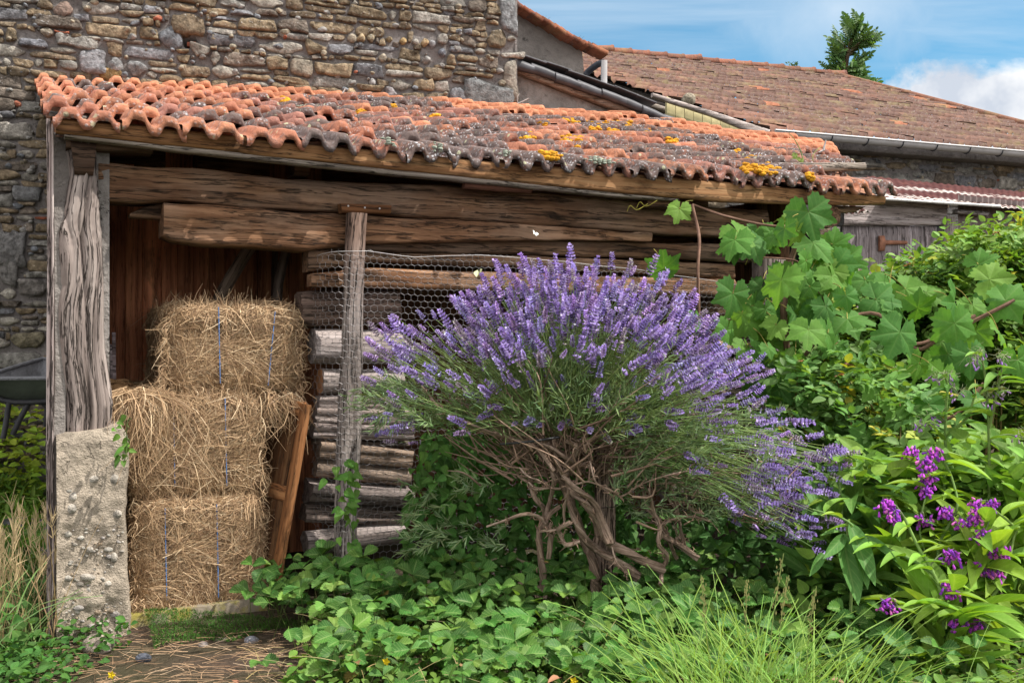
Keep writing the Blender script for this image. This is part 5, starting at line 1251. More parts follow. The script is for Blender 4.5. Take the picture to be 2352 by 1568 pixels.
# grey-green shoots
ns = 560; ph = np.radians(R.uniform(-95, 112, ns)); ps = np.radians(R.uniform(-60, 75, ns)); r = pl(np.degrees(ph), PH) / pxm
cb = LC + np.stack([r * np.sin(ph) * R.uniform(.05, .62, ns), -r * np.sin(ps) * R.uniform(.1, .5, ns), np.clip(r * np.cos(ph) * R.uniform(.0, .46, ns), -.22, 1) + .01 - .03 * R.random(ns)], -1)
dv = nrm(np.stack([np.sin(ph), -np.sin(ps) * .7, np.cos(ph) * .9 + .55], -1) + R.normal(0, .3, (ns, 3)))
nl = 22; f = np.linspace(.1, 1, nl)[None, :, None]; Ls = R.uniform(.07, .17, ns)[:, None, None]
lp_ = (cb[:, None] + dv[:, None] * f * Ls + np.array([0, 0, .04]) * f * f * Ls * 3).reshape(-1, 3)
ld = nrm(np.repeat(dv, nl, 0) * .9 + R.normal(0, .65, (ns * nl, 3)) + np.array([0, 0, .15]))
mb = MB(); scatter(mb, T_lav, lp_, basis(ld, R.normal(0, 1, (ns * nl, 3))), R.uniform(.028, .048, ns * nl), rcol((.16, .235, .10), ns * nl, .35))
# sparse shoots low on the left and drooping on the right
for (x0, x1, y0, y1, k, dz, lo_) in ((850, 1010, 880, 960, 60, .1, -1), (960, 1180, 1090, 1260, 40, -.1, -1), (1400, 1480, 1060, 1180, 26, .5, .3), (1430, 1780, 960, 1180, 150, .05, 1), (1420, 1560, 1010, 1110, 60, .25, 1)):
    cb2 = np.array([P(R.uniform(x0, x1), R.uniform(y0, y1), LY + R.uniform(-.22, .18)) for _ in range(k)])
    dv2 = nrm(np.stack([lo_ * R.uniform(.2, 1, k), R.normal(0, .4, k), dz + R.normal(0, .35, k)], -1))
    l2 = (cb2[:, None] + dv2[:, None] * f * R.uniform(.06, .14, k)[:, None, None]).reshape(-1, 3); d2 = nrm(np.repeat(dv2, nl, 0) + R.normal(0, .5, (k * nl, 3)))
    scatter(mb, T_lav, l2, basis(d2, R.normal(0, 1, (k * nl, 3))), R.uniform(.028, .05, k * nl), rcol((.175, .245, .12), k * nl, .3))
under(mb.build('foliage', M_lavleaf), lav)
# twisted bare stems (traced), flaking bark
def Z6(x, y, dy=0.0): return P(1119.7 + .293 * x, 918.7 + .293 * y, LY - .08 + dy)
tr = MB()
BR = [([(440, 1560), (440, 1460), (425, 1250), (405, 1050), (440, 960), (440, 850), (370, 760), (330, 600), (310, 480), (330, 380)], 27, 14, .06), ([(475, 1240), (500, 1050), (460, 950), (470, 870), (500, 740), (520, 600), (440, 430), (330, 330), (230, 250)], 20, 12, .0),
      ([(880, 1620), (850, 1480), (830, 1300), (790, 1180), (700, 950), (640, 760), (600, 680), (560, 560), (430, 380), (300, 280), (100, 200)], 44, 16, .08), ([(1380, 1330), (1150, 1220), (950, 1110), (860, 940), (760, 800), (660, 700), (620, 540), (700, 380), (610, 320)], 34, 16, -.04),
      ([(1190, 1390), (1000, 1260), (840, 1160), (760, 1090), (690, 960), (610, 690), (500, 500), (480, 330)], 36, 14, .0), ([(960, 1130), (900, 950), (820, 780), (690, 680), (580, 560), (520, 300)], 30, 13, -.07), ([(820, 1180), (860, 1060), (830, 900), (720, 740), (640, 640), (590, 400)], 26, 12, .05),
      ([(230, 600), (320, 650), (380, 690), (480, 690), (570, 690)], 9, 12, -.1), ([(0, 985), (140, 940), (300, 890), (420, 920), (460, 980)], 8, 17, -.1), ([(250, 530), (330, 600), (440, 660), (500, 690)], 6, 9, -.12), ([(720, 1110), (620, 1135), (575, 1070), (560, 1010), (650, 960)], 15, 16, -.12), ([(640, 690), (600, 860), (600, 960), (540, 1010), (420, 1020)], 10, 8, -.08),
      ([(985, 700), (975, 480), (1010, 340), (1085, 230), (1010, 150), (900, 110)], 17, 14, .1), ([(800, 520), (700, 500), (600, 440), (480, 360), (330, 320)], 17, 11, -.05), ([(560, 840), (480, 900), (460, 1000), (520, 1040)], 18, 14, -.05), ([(790, 480), (720, 330), (640, 300), (560, 260), (420, 210)], 16, 11, .02), ([(340, 560), (330, 420), (200, 330), (40, 270), (-150, 200)], 22, 9, .1), ([(520, 560), (380, 380), (180, 300), (-30, 230), (-330, 90), (-520, -110)], 16, 5, -.1),
      ([(1360, 1440), (1370, 1330), (1405, 1230), (1340, 1120), (1350, 960), (1300, 880), (1260, 700)], 17, 13, -.05), ([(1650, 1250), (1500, 1140), (1380, 1060), (1330, 920), (1250, 820), (1200, 640), (1100, 560)], 24, 13, .06), ([(1545, 1150), (1510, 980), (1480, 880), (1420, 760)], 14, 9, .1), ([(1480, 1240), (1430, 1100), (1370, 980)], 16, 12, .12), ([(1750, 945), (1600, 910), (1440, 940), (1340, 1010)], 8, 9, -.05), ([(1700, 885), (1600, 850), (1560, 700), (1680, 600), (1850, 560)], 6, 5, -.06),
      ([(1000, 330), (1150, 340), (1330, 360), (1600, 330)], 13, 8, .12), ([(1050, 370), (1200, 430), (1300, 500), (1420, 640), (1500, 880)], 12, 8, .05), ([(690, 660), (800, 640), (960, 700), (1050, 750), (1200, 660), (1400, 590), (1760, 520)], 7, 6, -.12), ([(960, 1100), (1000, 1230), (1060, 1330), (1100, 1390)], 6, 3, -.1), ([(800, 480), (840, 620), (900, 690), (985, 720)], 7, 4, -.1)]
for k, (pts, w0, w1, dy) in enumerate(BR):
    q = np.array([Z6(x, y, dy + .03 * math.sin(i * 1.9 + k)) for i, (x, y) in enumerate(pts)]); N = 14 * len(pts)
    p = spline(q, N) + .004 * fbm(np.stack([np.linspace(0, 4, N), np.zeros(N) + k, np.zeros(N)], -1), 2, 4)[:, None]
    w = np.linspace(w0, w1, N) * .293 / pxm * .5 * 1.95
    tube(tr, p, w, 14, (1, 1, 1, 1), True, .22, k, 0, 14, .20)
    for j in range(int(N * .35)):                     # strips of bark and dead twiglets
        i = R.integers(2, N - 3); o = p[i] + R.normal(0, 1, 3) * w[i]; d = (p[i + 2] - p[i]) * R.uniform(1, 2.5) + R.normal(0, .012, 3)
        tube(tr, np.array([o, o + d * .5 + R.normal(0, .004, 3), o + d]), [.0022, .002, .0006], 4, tuple(np.array((1.3, 1.2, 1.15, 1)) * R.uniform(.6, 1.1)), False)
for k in range(430):                                  # fine twigs fanning up into the crown and out of it
    a = R.uniform(-1.25, 1.35); b0 = LC + np.array([R.normal(.0, .10) + .12 * math.sin(a), R.normal(0, .09), R.uniform(-.20, .04)]); L = R.uniform(.12, .36)
    if k > 370: b0 = np.array(P(R.uniform(1420, 1800), R.uniform(1040, 1210), LY + R.uniform(-.15, .1))); L = R.uniform(.08, .2); a = R.uniform(.4, 2.0)
    e = b0 + L * np.array([math.sin(a), R.normal(-.1, .35), math.cos(a) * .75]); mdl = (b0 + e) / 2 + R.normal(0, .03, 3)
    tube(tr, spline([b0, mdl, e], 7), np.linspace(R.uniform(.0025, .0055), .0012, 7), 5, tuple(np.array((1.15, 1.08, 1.05, 1)) * R.uniform(.6, 1.3)), False)
under(tr.build('woody_stems', M_bark), lav)
mb = MB(); tube(mb, spline([Z6(100, 345, -.16), Z6(330, 325, -.2), Z6(560, 290, -.14)], 12), .0045, 6); under(mb.build('tie', simple('black_tie', (.015, .015, .016), .5)), lav)
stk = thing('garden_stake', 'square grey-brown wooden stake standing behind the lavender stems', 'stake', P(1385, 1345, 3.64)); mb = MB()
A, B_ = P(1392, 1400, 3.62), P(1387, 955, 3.62); beam(mb, A, B_, .075, .05, (.85, .72, .62, 1), 40, .002, (0, 1, 0)); under(mb.build('shaft', M_postw), stk)
mb = MB(); th = np.linspace(0, 2 * PI, 20); c0 = P(1390, 1162, 3.62); tube(mb, c0 + np.stack([.042 * np.sign(np.cos(th)) * np.abs(np.cos(th)) ** .4, .03 * np.sign(np.sin(th)) * np.abs(np.sin(th)) ** .4, .006 * np.cos(th)], -1), .0016, 5, (1, 1, 1, 1), False); under(mb.build('wire_loop', M_nail), stk)

# ------------------------------------------------------------------ ground cover
def inside(px, py, poly):
    c = np.zeros(px.shape, bool); n = len(poly)
    for i in range(n):
        (x0, y0), (x1, y1) = poly[i], poly[(i + 1) % n]
        c ^= ((y0 > py) != (y1 > py)) & (px < (x1 - x0) * (py - y0) / (y1 - y0 + 1e-9) + x0)
    return c
def bare(X, Y):                                       # the trodden soil and moss before the doorway
    return np.exp(-(((X + 1.02) / .31) ** 4 + ((Y - 2.95) / .42) ** 4)) 
R = np.random.default_rng(31)
# strawberries: trifoliate, toothed, pleated leaves
N = 1250; X = R.uniform(-1.0, 1.35, N); Y = R.uniform(2.35, 3.92, N)
x, y = proj(np.stack([X, Y, 0 * X + .12], -1))
kp = (bare(X, Y) < .2) & (X > -.86 + .25 * (Y < 2.9) - .1 * (Y > 3.3)) & (R.random(N) < np.where(Y < 2.75, .16, np.where(X > .62, .55, 1.0)))
X, Y = X[kp], Y[kp]; n = len(X)
h = R.uniform(.06, .19, n) + .04 * (Y > 3.3); g0 = np.stack([X, Y, gz(X, Y)], -1); lean = np.stack([R.normal(0, .05, n), R.normal(-.03, .05, n), h], -1); top = g0 + lean
mb = MB(); s = np.linspace(0, 1, 5)[None, :, None]
Q = g0[:, None] + lean[:, None] * s + np.array([0, 0, 1.0]) * (.03 * np.sin(s * PI)); stems(mb, Q, .0016, .0013, rcol((.10, .14, .04), n))
az = R.uniform(0, 2 * PI, n); tilt = R.normal(.15, .28, n); sz = R.uniform(.046, .080, n) * np.where(Y < 2.7, .75, 1)
for k, da in enumerate((-1.35, 0, 1.35)):
    a = az + da + R.normal(0, .12, n); d = np.stack([np.cos(a), np.sin(a) - .25, tilt + R.normal(0, .18, n)], -1)
    up = np.stack([R.normal(0, .3, n), R.normal(-.55, .28, n), np.ones(n)], -1)
    cc = rcol((.055, .15, .026), n, .35, .12); young = R.random(n) < .2; cc[young] = rcol((.13, .25, .045), young.sum(), .15); old = R.random(n) < .004; cc[old] = (.24, .17, .05)
    mb.add(np.zeros((0, 3)), np.zeros((0, 4), int), np.zeros((0, 4))) if 0 else None
    scatter(mb, T_straw, top, basis(d, up), sz * (1.0 if k == 1 else .92), cc)
tag(mb.build('strawberry_plants', M_leaf_straw), 'bed of toothed wild strawberry leaves below the lavender', 'strawberries', kind='stuff')
# small weeds under and around them
def weeds(name, label, N, x0, x1, y0, y1, col, sz, hgt, T=T_small, mat=None, mask=None, cat='weeds', el=(-.1, .8), v=.3, clump=3.0):
    X = R.uniform(x0, x1, N); Y = R.uniform(y0, y1, N); c = fbm(np.stack([X * clump, Y * clump, 0 * X], -1), 2, 71)
    kp = R.random(N) < .6 + .8 * c
    if mask is not None: kp &= mask(X, Y)
    X, Y = X[kp], Y[kp]; n = len(X); z = gz(X, Y) + R.uniform(.002, 1, n) ** 1.3 * hgt * (1 + .6 * fbm(np.stack([X * clump, Y * clump, 0 * X], -1), 2, 71))
    mb = MB(); scatter(mb, T, np.stack([X, Y, z], -1), basis(rdir(n, el[0], el[1], R), np.stack([R.normal(0, .4, n), R.normal(-.3, .4, n), np.ones(n)], -1)), R.uniform(sz[0], sz[1], n), rcol(col, n, v, .14, R))
    return tag(mb.build(name, mat or M_leaf_soft), label, cat, kind='stuff')
weeds('ground_weeds', 'mixed small weeds covering the ground in the front', 26000, -1.0, 2.3, 2.25, 3.9, (.115, .215, .038), (.016, .042), .11, mask=lambda X, Y: (bare(X, Y) < .12 + .2 * R.random(X.shape)) & (X > -.75))
weeds('cinquefoil', 'low dark cinquefoil leaves around the foot of the concrete pier', 7500, -2.0, -.85, 2.3, 3.45, (.055, .145, .028), (.018, .040), .10, mask=lambda X, Y: (bare(X, Y) < .1 + .25 * R.random(X.shape)) & (X < -1.0 - .35 * (Y > 3.1)))
weeds('yard_grass', 'green grass and weeds along the foot of the stone house', 9000, -3.6, -1.9, 3.6, 6.3, (.11, .21, .03), (.05, .12), .16, T_narrow, mask=lambda X, Y: (X < -1.585 - .46 * (Y - 3.333) - .1), el=(.4, 1.3))
weeds('nettles', 'bright yellow-green plants at the foot of the stone wall', 3200, -4.2, -2.4, 5.5, 6.4, (.24, .33, .035), (.04, .075), .62, T_small, mask=lambda X, Y: (X < -1.585 - .46 * (Y - 3.333) - .1), el=(-.2, .7))
weeds('broad_weeds', 'broad dark weeds by the pale side board', 1500, -2.6, -1.55, 3.1, 4.2, (.065, .15, .03), (.035, .075), .22, T_bind, mask=lambda X, Y: (X < -1.64 - .46 * (Y - 3.333)), el=(-.2, .8))
weeds('leafy_weeds', 'taller soft-leaved weeds mixed among the strawberry leaves', 2600, -.9, 1.5, 2.3, 3.75, (.10, .21, .04), (.026, .052), .17, T_bind, mask=lambda X, Y: (bare(X, Y) < .1) & (X > -.7), el=(-.3, 1.0), v=.4, clump=4.5)
mb = MB(); N = 420; X = R.uniform(-.9, 1.5, N); Y = R.uniform(2.3, 3.7, N); o = np.stack([X, Y, gz(X, Y) + R.uniform(.03, .15, N)], -1); d = rdir(N, -.2, .6, R); s_ = np.linspace(0, 1, 5)[None, :, None]
ribbons(mb, o[:, None] + d[:, None] * s_ * R.uniform(.05, .2, (N, 1, 1)) + np.array([0, 0, -.03]) * s_ ** 2, R.uniform(.0015, .0028, N), np.tile([0, -.6, 1.0], (N, 1)), np.concatenate([rcol((.30, .24, .11), N, .3), np.ones((N, 1))], 1))
n = 46; X = R.uniform(-.9, 1.4, n); Y = R.uniform(2.35, 3.4, n); scatter(mb, T_bind, np.stack([X, Y, gz(X, Y) + R.uniform(.04, .14, n)], -1), basis(rdir(n, -.5, .6, R)), R.uniform(.02, .05, n), rcol((.24, .13, .07), n, .35))
tag(mb.build('dry_stalks', M_straw), 'dry stalks and brown fallen leaves caught in the ground cover', 'dry stalks', kind='stuff')
# moss cushion at the sill
mb = MB(); N = 26000; X = R.uniform(-1.6, -.75, N); Y = R.uniform(2.95, 3.6, N); a = (X + 1.585) * .889 + (Y - 3.333) * .458; dd = -(X + 1.585) * .458 + (Y - 3.333) * .889
kp = (dd < .13) & (dd > -.20 + .35 * np.clip((.35 - a), 0, 1) + .09 * fbm(np.stack([X * 12, Y * 12, 0 * X], -1), 3, 3)) & (a > .30) & (a < .98); X, Y, dd = X[kp], Y[kp], dd[kp]; n = len(X)
zb = gz(X, Y) + .004 + .055 * np.clip((dd + .2) / .3, 0, 1); scatter(mb, T_narrow, np.stack([X, Y, zb], -1), basis(rdir(n, .5, 1.4, R)), R.uniform(.007, .016, n), rcol((.045, .125, .018), n, .4))
tag(mb.build('moss', M_leaf_soft), 'bright green moss cushion in front of the mossy door sill', 'moss', kind='stuff')
# undergrowth between firewood and lavender stems
mb = MB(); N = 1500; px_ = R.uniform(925, 1480, N); py_ = R.uniform(985, 1330, N); Yd = R.uniform(3.72, 3.98, N)
kp = inside(px_, py_, [(985, 980), (1240, 1000), (1420, 1020), (1480, 1330), (840, 1340), (850, 1260), (930, 1180)]) ; px_, py_, Yd = px_[kp], py_[kp], Yd[kp]; n = len(px_)
pp = np.stack([(px_ - CX) / FPX * Yd, Yd, CAMZ + (CY - py_) / FPX * Yd], -1)
scatter(mb, T_bind, pp, basis(nrm(np.stack([R.normal(0, .7, n), R.normal(-.4, .4, n), R.normal(-.4, .5, n)], -1)), np.stack([R.normal(0, .4, n), -np.ones(n), R.uniform(0, 1, n)], -1)), R.uniform(.03, .062, n), rcol((.055, .145, .03), n, .35))
px_ = R.uniform(1400, 1900, 700); py_ = R.uniform(1180, 1400, 700); Yd = R.uniform(3.65, 4.2, 700); n = 700
pp = np.stack([(px_ - CX) / FPX * Yd, Yd, CAMZ + (CY - py_) / FPX * Yd], -1)
scatter(mb, T_bind, pp, basis(nrm(np.stack([R.normal(0, .7, n), R.normal(-.4, .4, n), R.normal(-.2, .5, n)], -1)), np.stack([R.normal(0, .4, n), -np.ones(n), R.uniform(0, 1.5, n)], -1)), R.uniform(.035, .07, n), rcol((.05, .13, .028), n, .35))
tag(mb.build('undergrowth', M_leaf_soft), 'dark leafy undergrowth around the lavender stems and firewood', 'undergrowth', kind='stuff')
# bindweed climbing the netting post and a spray by the pier
def climber(label, pts, k, sz, Y, spread=16, col=(.09, .20, .035)):
    t = thing('bindweed', label, 'bindweed', P(*pts[0], Y)); mb = MB(); p = spline([P(x, y, Y + .01 * math.sin(i * 2)) for i, (x, y) in enumerate(pts)], 30)
    tube(mb, p, .0017, 5, (.10, .16, .05, 1)); tube(mb, p + .012 * np.sin(np.linspace(0, 20, 30))[:, None] * np.array([1, -.5, 0]), .0013, 5, (.10, .16, .05, 1)); under(mb.build('stem', M_stem), t)
    mb = MB(); i = R.integers(0, 30, k); q = p[i] + R.normal(0, 1, (k, 3)) * np.array([spread / 600, .02, .012]) + np.array([0, -.02, 0])
    scatter(mb, T_bind, q, basis(nrm(np.stack([R.normal(0, .8, k), R.normal(-.3, .3, k), R.normal(-.5, .5, k)], -1)), np.stack([R.normal(0, .4, k), -np.ones(k), R.uniform(.2, 1.2, k)], -1)), R.uniform(sz[0], sz[1], k), rcol(col, k, .25)); under(mb.build('leaves', M_leaf_soft), t)
climber('green bindweed climbing the lower half of the netting post', [(812, 1250), (800, 1180), (808, 1130), (795, 1090), (806, 1060)], 40, (.028, .05), 3.62)
climber('small bindweed shoot hanging between the concrete pier and the hay', [(286, 1060), (292, 1020), (290, 985), (296, 960)], 16, (.025, .04), 3.42, 8)
climber('bindweed spray with rounded leaves hanging under the lavender', [(1060, 1010), (1040, 1060), (1055, 1110), (1035, 1160)], 34, (.035, .06), 3.72, 34, (.075, .18, .035))

# ------------------------------------------------------------------ grasses
def blades(mb, o, d, L, w, col, droop=.5, k=7):
    n = len(o); s = np.linspace(0, 1, k)[None, :, None]; hz = d.copy(); hz[:, 2] = 0
    Q = o[:, None] + L[:, None, None] * (d[:, None] * s + nrm(hz)[:, None] * (droop * s * s) * R.uniform(.2, 1, (n, 1, 1)) + np.array([0, 0, -1.0]) * (droop * .55 * s ** 3) * R.uniform(.2, 1, (n, 1, 1)))
    ribbons(mb, Q, w, np.stack([R.normal(0, .5, n), -np.ones(n), 0.4 * np.ones(n)], -1), col)
mb = MB(); n = 400
cx_ = R.choice([.50, .58, .66, .74, .84, .95], n, p=[.22, .26, .22, .16, .08, .06]) + R.normal(0, .05, n); cy_ = R.uniform(2.30, 2.80, n); o = np.stack([cx_, cy_, gz(cx_, cy_)], -1)
d = nrm(np.stack([R.normal(-.02, .22, n) + (cx_ - .7) * .8, R.normal(0, .18, n), np.ones(n)], -1))
blades(mb, o, d, R.uniform(.16, .46, n), R.uniform(.003, .0058, n), np.concatenate([rcol((.23, .38, .08), n, .25), np.ones((n, 1))], 1), .5)
n = 26; o = np.stack([R.uniform(.8, 1.3, n), R.uniform(2.3, 2.7, n), np.zeros(n)], -1); d = nrm(np.stack([R.uniform(-1.2, 1.4, n), R.normal(0, .3, n), .75 * np.ones(n)], -1))
blades(mb, o, d, R.uniform(.25, .5, n), R.uniform(.003, .005, n), np.concatenate([rcol((.2, .34, .08), n, .25), np.ones((n, 1))], 1), .8)
for (x0, y0, x1, y1) in ((1760, 1560, 1800, 1270), (1780, 1560, 1812, 1320), (1850, 1560, 1875, 1345), (1720, 1560, 1715, 1330), (1640, 1560, 1610, 1320)):
    p = spline([P(x0, y0 + 30, 2.6), P((x0 + x1) / 2 - 4, (y0 + y1) / 2, 2.62), P(x1, y1, 2.64)], 10); tube(mb, p, .0014, 4, (.22, .28, .09, 1))
    for j in range(40): f = R.uniform(.6, 1); q = p[min(9, int(f * 9))] + R.normal(0, .004, 3) + (0, 0, R.uniform(-.02, .02)); mb.add(np.stack([q, q + (.002, 0, .004), q + (0, 0, .011), q + (-.002, 0, .004)]), [(0, 1, 2, 3)], (.32, .30, .13, 1))
tag(mb.build('tall_grass', M_leaf_soft), 'tall light green grass blades in the front right', 'grass', kind='stuff')
mb = MB(); n = 100; px_ = R.uniform(-10, 120, n); o = np.stack([(px_ - CX) / FPX * 3.35, R.uniform(3.1, 3.6, n), np.zeros(n)], -1); d = nrm(np.stack([R.normal(0, .13, n), R.normal(0, .13, n), np.ones(n)], -1)); L = R.uniform(.24, .50, n)
blades(mb, o, d, L, R.uniform(.003, .005, n), np.concatenate([rcol((.34, .25, .13), n, .25), np.ones((n, 1))], 1), .22)
tip = o + d * (L * .97)[:, None]
for i in range(0, n, 2):
    for j in range(16):
        q = tip[i] + d[i] * R.uniform(-.05, .03); e = q + d[i] * R.uniform(.03, .06) + R.normal(0, .014, 3); ribbons(mb, np.array([[q, (q + e) / 2, e]]), [.0026], np.array([[.1, -1, .2]]), np.array([[.50, .38, .21, 1]]) * R.uniform(.7, 1.1))
n = 220; px_ = R.uniform(-60, 90, n); o = np.stack([(px_ - CX) / FPX * 3.3, R.uniform(2.9, 3.7, n), np.zeros(n)], -1); d = nrm(np.stack([R.normal(-.35, .35, n), R.normal(0, .3, n), np.ones(n)], -1))
blades(mb, o, d, R.uniform(.2, .45, n), R.uniform(.004, .007, n), np.concatenate([rcol((.13, .20, .06), n, .3), np.ones((n, 1))], 1), .8)
tag(mb.build('barley_grass', M_straw), 'dry tan wall barley grass beside the pale side board', 'grass', kind='stuff')
for (x, y, z_, c) in ((198, 2 * 0 + 1538, 0, 0),): pass

# ------------------------------------------------------------------ rose bushes
def compound(mb, o, d, L, up, sz, col, pairs=2):
    n = len(o); sd = nrm(np.cross(d, up)); 
    for k in range(pairs):
        f = (k + .6) / (pairs + .4)
        for sg2 in (-1, 1):
            q = o + d * (L * f)[:, None]; scatter(mb, T_rose, q, basis(nrm(sd * sg2 * .9 + d * .55 + R.normal(0, .1, (n, 3))), up), sz * R.uniform(.8, 1, n), col * R.uniform(.9, 1.1, (n, 1)))
    scatter(mb, T_rose, o + d * L[:, None], basis(d, up), sz * 1.1, col)
def rose(label, env, Y0, Y1, ncane, base_px, col, bloom, seed, per=34):
    global R; R = np.random.default_rng(seed)
    xb = (env[0][0] + env[-1][0]) / 2; t = thing('rose_bush', label, 'rose bush', P(*base_px, (Y0 + Y1) / 2)); can = MB(); lv = MB(); O, D, tips = [], [], []
    for k in range(ncane):
        x1 = R.uniform(env[0][0], env[-1][0]); yt = pl(x1, env); y1 = yt + (base_px[1] - yt) * R.beta(1, 1.9); Y = R.uniform(Y0, Y1)
        e = P(x1, y1, Y); b0 = np.array([e[0] * .75 + .25 * P(base_px[0], 0, Y)[0] + R.normal(0, .12), Y + R.normal(0, .1), 0]); m_ = (b0 + e) / 2 + np.array([R.normal(0, .1), R.normal(0, .1), .12])
        p = spline([b0, m_, e], 16); tube(can, p, np.linspace(.006, .002, 16), 5, (.75, .8, .45, 1), False); tips.append(e)
        i = np.clip(16 * R.beta(4, 1.3, per), 0, 15.4); j = i.astype(int); q = p[j] + (p[np.minimum(j + 1, 15)] - p[j]) * (i - j)[:, None]; O.append(q)
        D.append(nrm(np.stack([R.normal(0, 1, per), R.normal(-.35, .8, per), R.normal(.25, .5, per)], -1)))
    under(can.build('canes', M_bark), t); O, D = np.concatenate(O), np.concatenate(D); n = len(O)
    off = R.normal(0, .045, (n, 3)); up = np.stack([R.normal(0, .4, n), R.normal(-.3, .4, n), np.ones(n)], -1)
    cc = rcol(col, n, .3, .15); yl = R.random(n) < .06; cc[yl] = rcol((.36, .37, .06), yl.sum())
    compound(lv, O + off, D, R.uniform(.06, .10, n), up, R.uniform(.038, .062, n), cc, 2); under(lv.build('foliage', M_leaf_rose), t)
    idx = np.argsort([tp[2] for tp in tips])[::-1][:bloom]
    for i in idx:
        b = MB(); c = tips[i] + (0, -.02, .02)
        for j in range(9):
            a = R.uniform(0, 2 * PI); q = np.array([math.cos(a), math.sin(a), R.uniform(-.3, .8)]); scatter(b, T_small, c[None], basis(q[None]), R.uniform(.018, .030, 1), np.array([(.30, .15, .10), (.42, .24, .18), (.36, .13, .14), (.30, .20, .11)][R.integers(4)])[None])
        under(b.build('withered_bloom', M_leaf_soft), t)
rose('yellow-green rose bush under the door of the corrugated shed', [(1830, 660), (1900, 620), (1960, 622), (2040, 680)], 5.5, 6.4, 60, (1950, 900), (.25, .35, .05), 6, 3)
rose('tall green rose bush with withered blooms on the far right edge', [(2180, 560), (2240, 512), (2290, 545), (2352, 520), (2480, 520)], 4.7, 5.8, 90, (2320, 1050), (.15, .27, .05), 16, 4, 46)
rose('green rose bush with withered blooms in front of the corrugated shed', [(1960, 670), (2060, 625), (2110, 580), (2150, 600), (2230, 590)], 5.0, 6.0, 84, (2080, 1000), (.13, .25, .05), 14, 5, 46)
rose('low rose bush with pink withered blooms beside the lavender tips', [(1790, 850), (1880, 790), (1960, 800), (2060, 880), (2120, 930)], 3.9, 4.6, 46, (1960, 1150), (.13, .25, .065), 7, 6, 38)

# ------------------------------------------------------------------ the grapevine
R = np.random.default_rng(9)
gv = thing('grapevine', 'grapevine with big lobed leaves climbing the right corner of the shed', 'grapevine', P(1830, 1330, 4.5)); lf = MB(); cn = MB()
VL = [(1558, 488, 36, 200, 4.35), (1524, 605, 48, 350, 4.15), (1683, 565, 52, 205, 4.15), (1735, 572, 48, 160, 4.25), (1800, 535, 40, 190, 4.2), (1862, 505, 66, 170, 4.3), (1880, 570, 58, 140, 4.35), (1790, 660, 62, 200, 4.05), (1682, 690, 56, 190, 3.95), (1668, 770, 44, 190, 4.1), (1600, 740, 34, 170, 4.05),
      (1855, 650, 48, 150, 4.2), (1925, 555, 44, 60, 4.5), (1955, 600, 50, 110, 4.5), (1930, 620, 52, 150, 4.35), (1985, 640, 40, 120, 4.6), (1850, 610, 36, 190, 4.15), (1856, 770, 54, 195, 3.95), (1900, 715, 42, 160, 4.2), (1945, 690, 36, 170, 4.15), (1905, 780, 54, 170, 4.1), (1965, 735, 60, 100, 4.3), (1930, 860, 40, 180, 4.2),
      (2060, 780, 66, 205, 4.0), (2030, 690, 56, 100, 4.4), (2190, 680, 58, 340, 4.2), (2195, 760, 60, 170, 4.05), (2290, 640, 56, 80, 4.3), (2260, 600, 44, 60, 4.5), (2330, 690, 60, 90, 4.2), (2120, 700, 46, 60, 4.3), (2160, 870, 44, 200, 3.95), (2070, 960, 56, 170, 3.9), (2010, 900, 54, 160, 3.95), (1990, 1010, 48, 190, 3.85), (1915, 1020, 50, 170, 3.95), (1860, 940, 40, 170, 4.0),
      (2140, 940, 44, 150, 3.9), (2080, 1090, 46, 180, 3.75), (2230, 830, 52, 180, 4.0), (2300, 770, 50, 150, 4.1), (2340, 840, 48, 170, 4.0), (1820, 860, 44, 170, 4.1), (1790, 905, 46, 190, 4.1), (1800, 1000, 50, 150, 4.0), (1855, 1070, 54, 170, 3.95), (1760, 720, 34, 170, 4.3), (1700, 730, 30, 200, 4.25), (2110, 850, 50, 190, 4.1), (2250, 930, 48, 160, 3.9)]
for i in range(46): VL.append((R.uniform(1690, 1930), R.uniform(485, 930), R.uniform(26, 52), R.uniform(120, 240), R.uniform(4.15, 4.5)))
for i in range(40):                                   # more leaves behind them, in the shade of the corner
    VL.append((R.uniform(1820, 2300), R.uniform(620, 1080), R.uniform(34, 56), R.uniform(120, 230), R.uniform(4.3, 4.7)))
for k, (x, y, r, deg, Y) in enumerate(VL):
    c = P(x, y, Y); a = math.radians(deg); sz = r / FPX * Y * 1.08
    d = np.array([math.sin(a), R.normal(-.25, .25), math.cos(a)]); up = np.array([R.normal(.1, .6), -1.0, R.uniform(-.1, 1.3)])
    Bm = basis(d[None], up[None]); base = c - nrm(d) * sz * .28
    col = np.array([(.095, .235, .045), (.135, .29, .05), (.075, .20, .045), (.18, .33, .06)][R.choice(4, p=[.35, .25, .28, .12])]) * R.uniform(.85, 1.15)
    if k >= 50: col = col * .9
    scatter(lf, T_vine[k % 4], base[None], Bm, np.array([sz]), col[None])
    e = base + np.array([R.normal(0, .05), .10, R.uniform(-.02, .1)]); tube(cn, spline([base, (base + e) / 2 + (0, 0, .015), e], 5), .0018, 5, (1.1, 1.3, .5, 1), False)
under(lf.build('foliage', M_leaf_vine), gv)
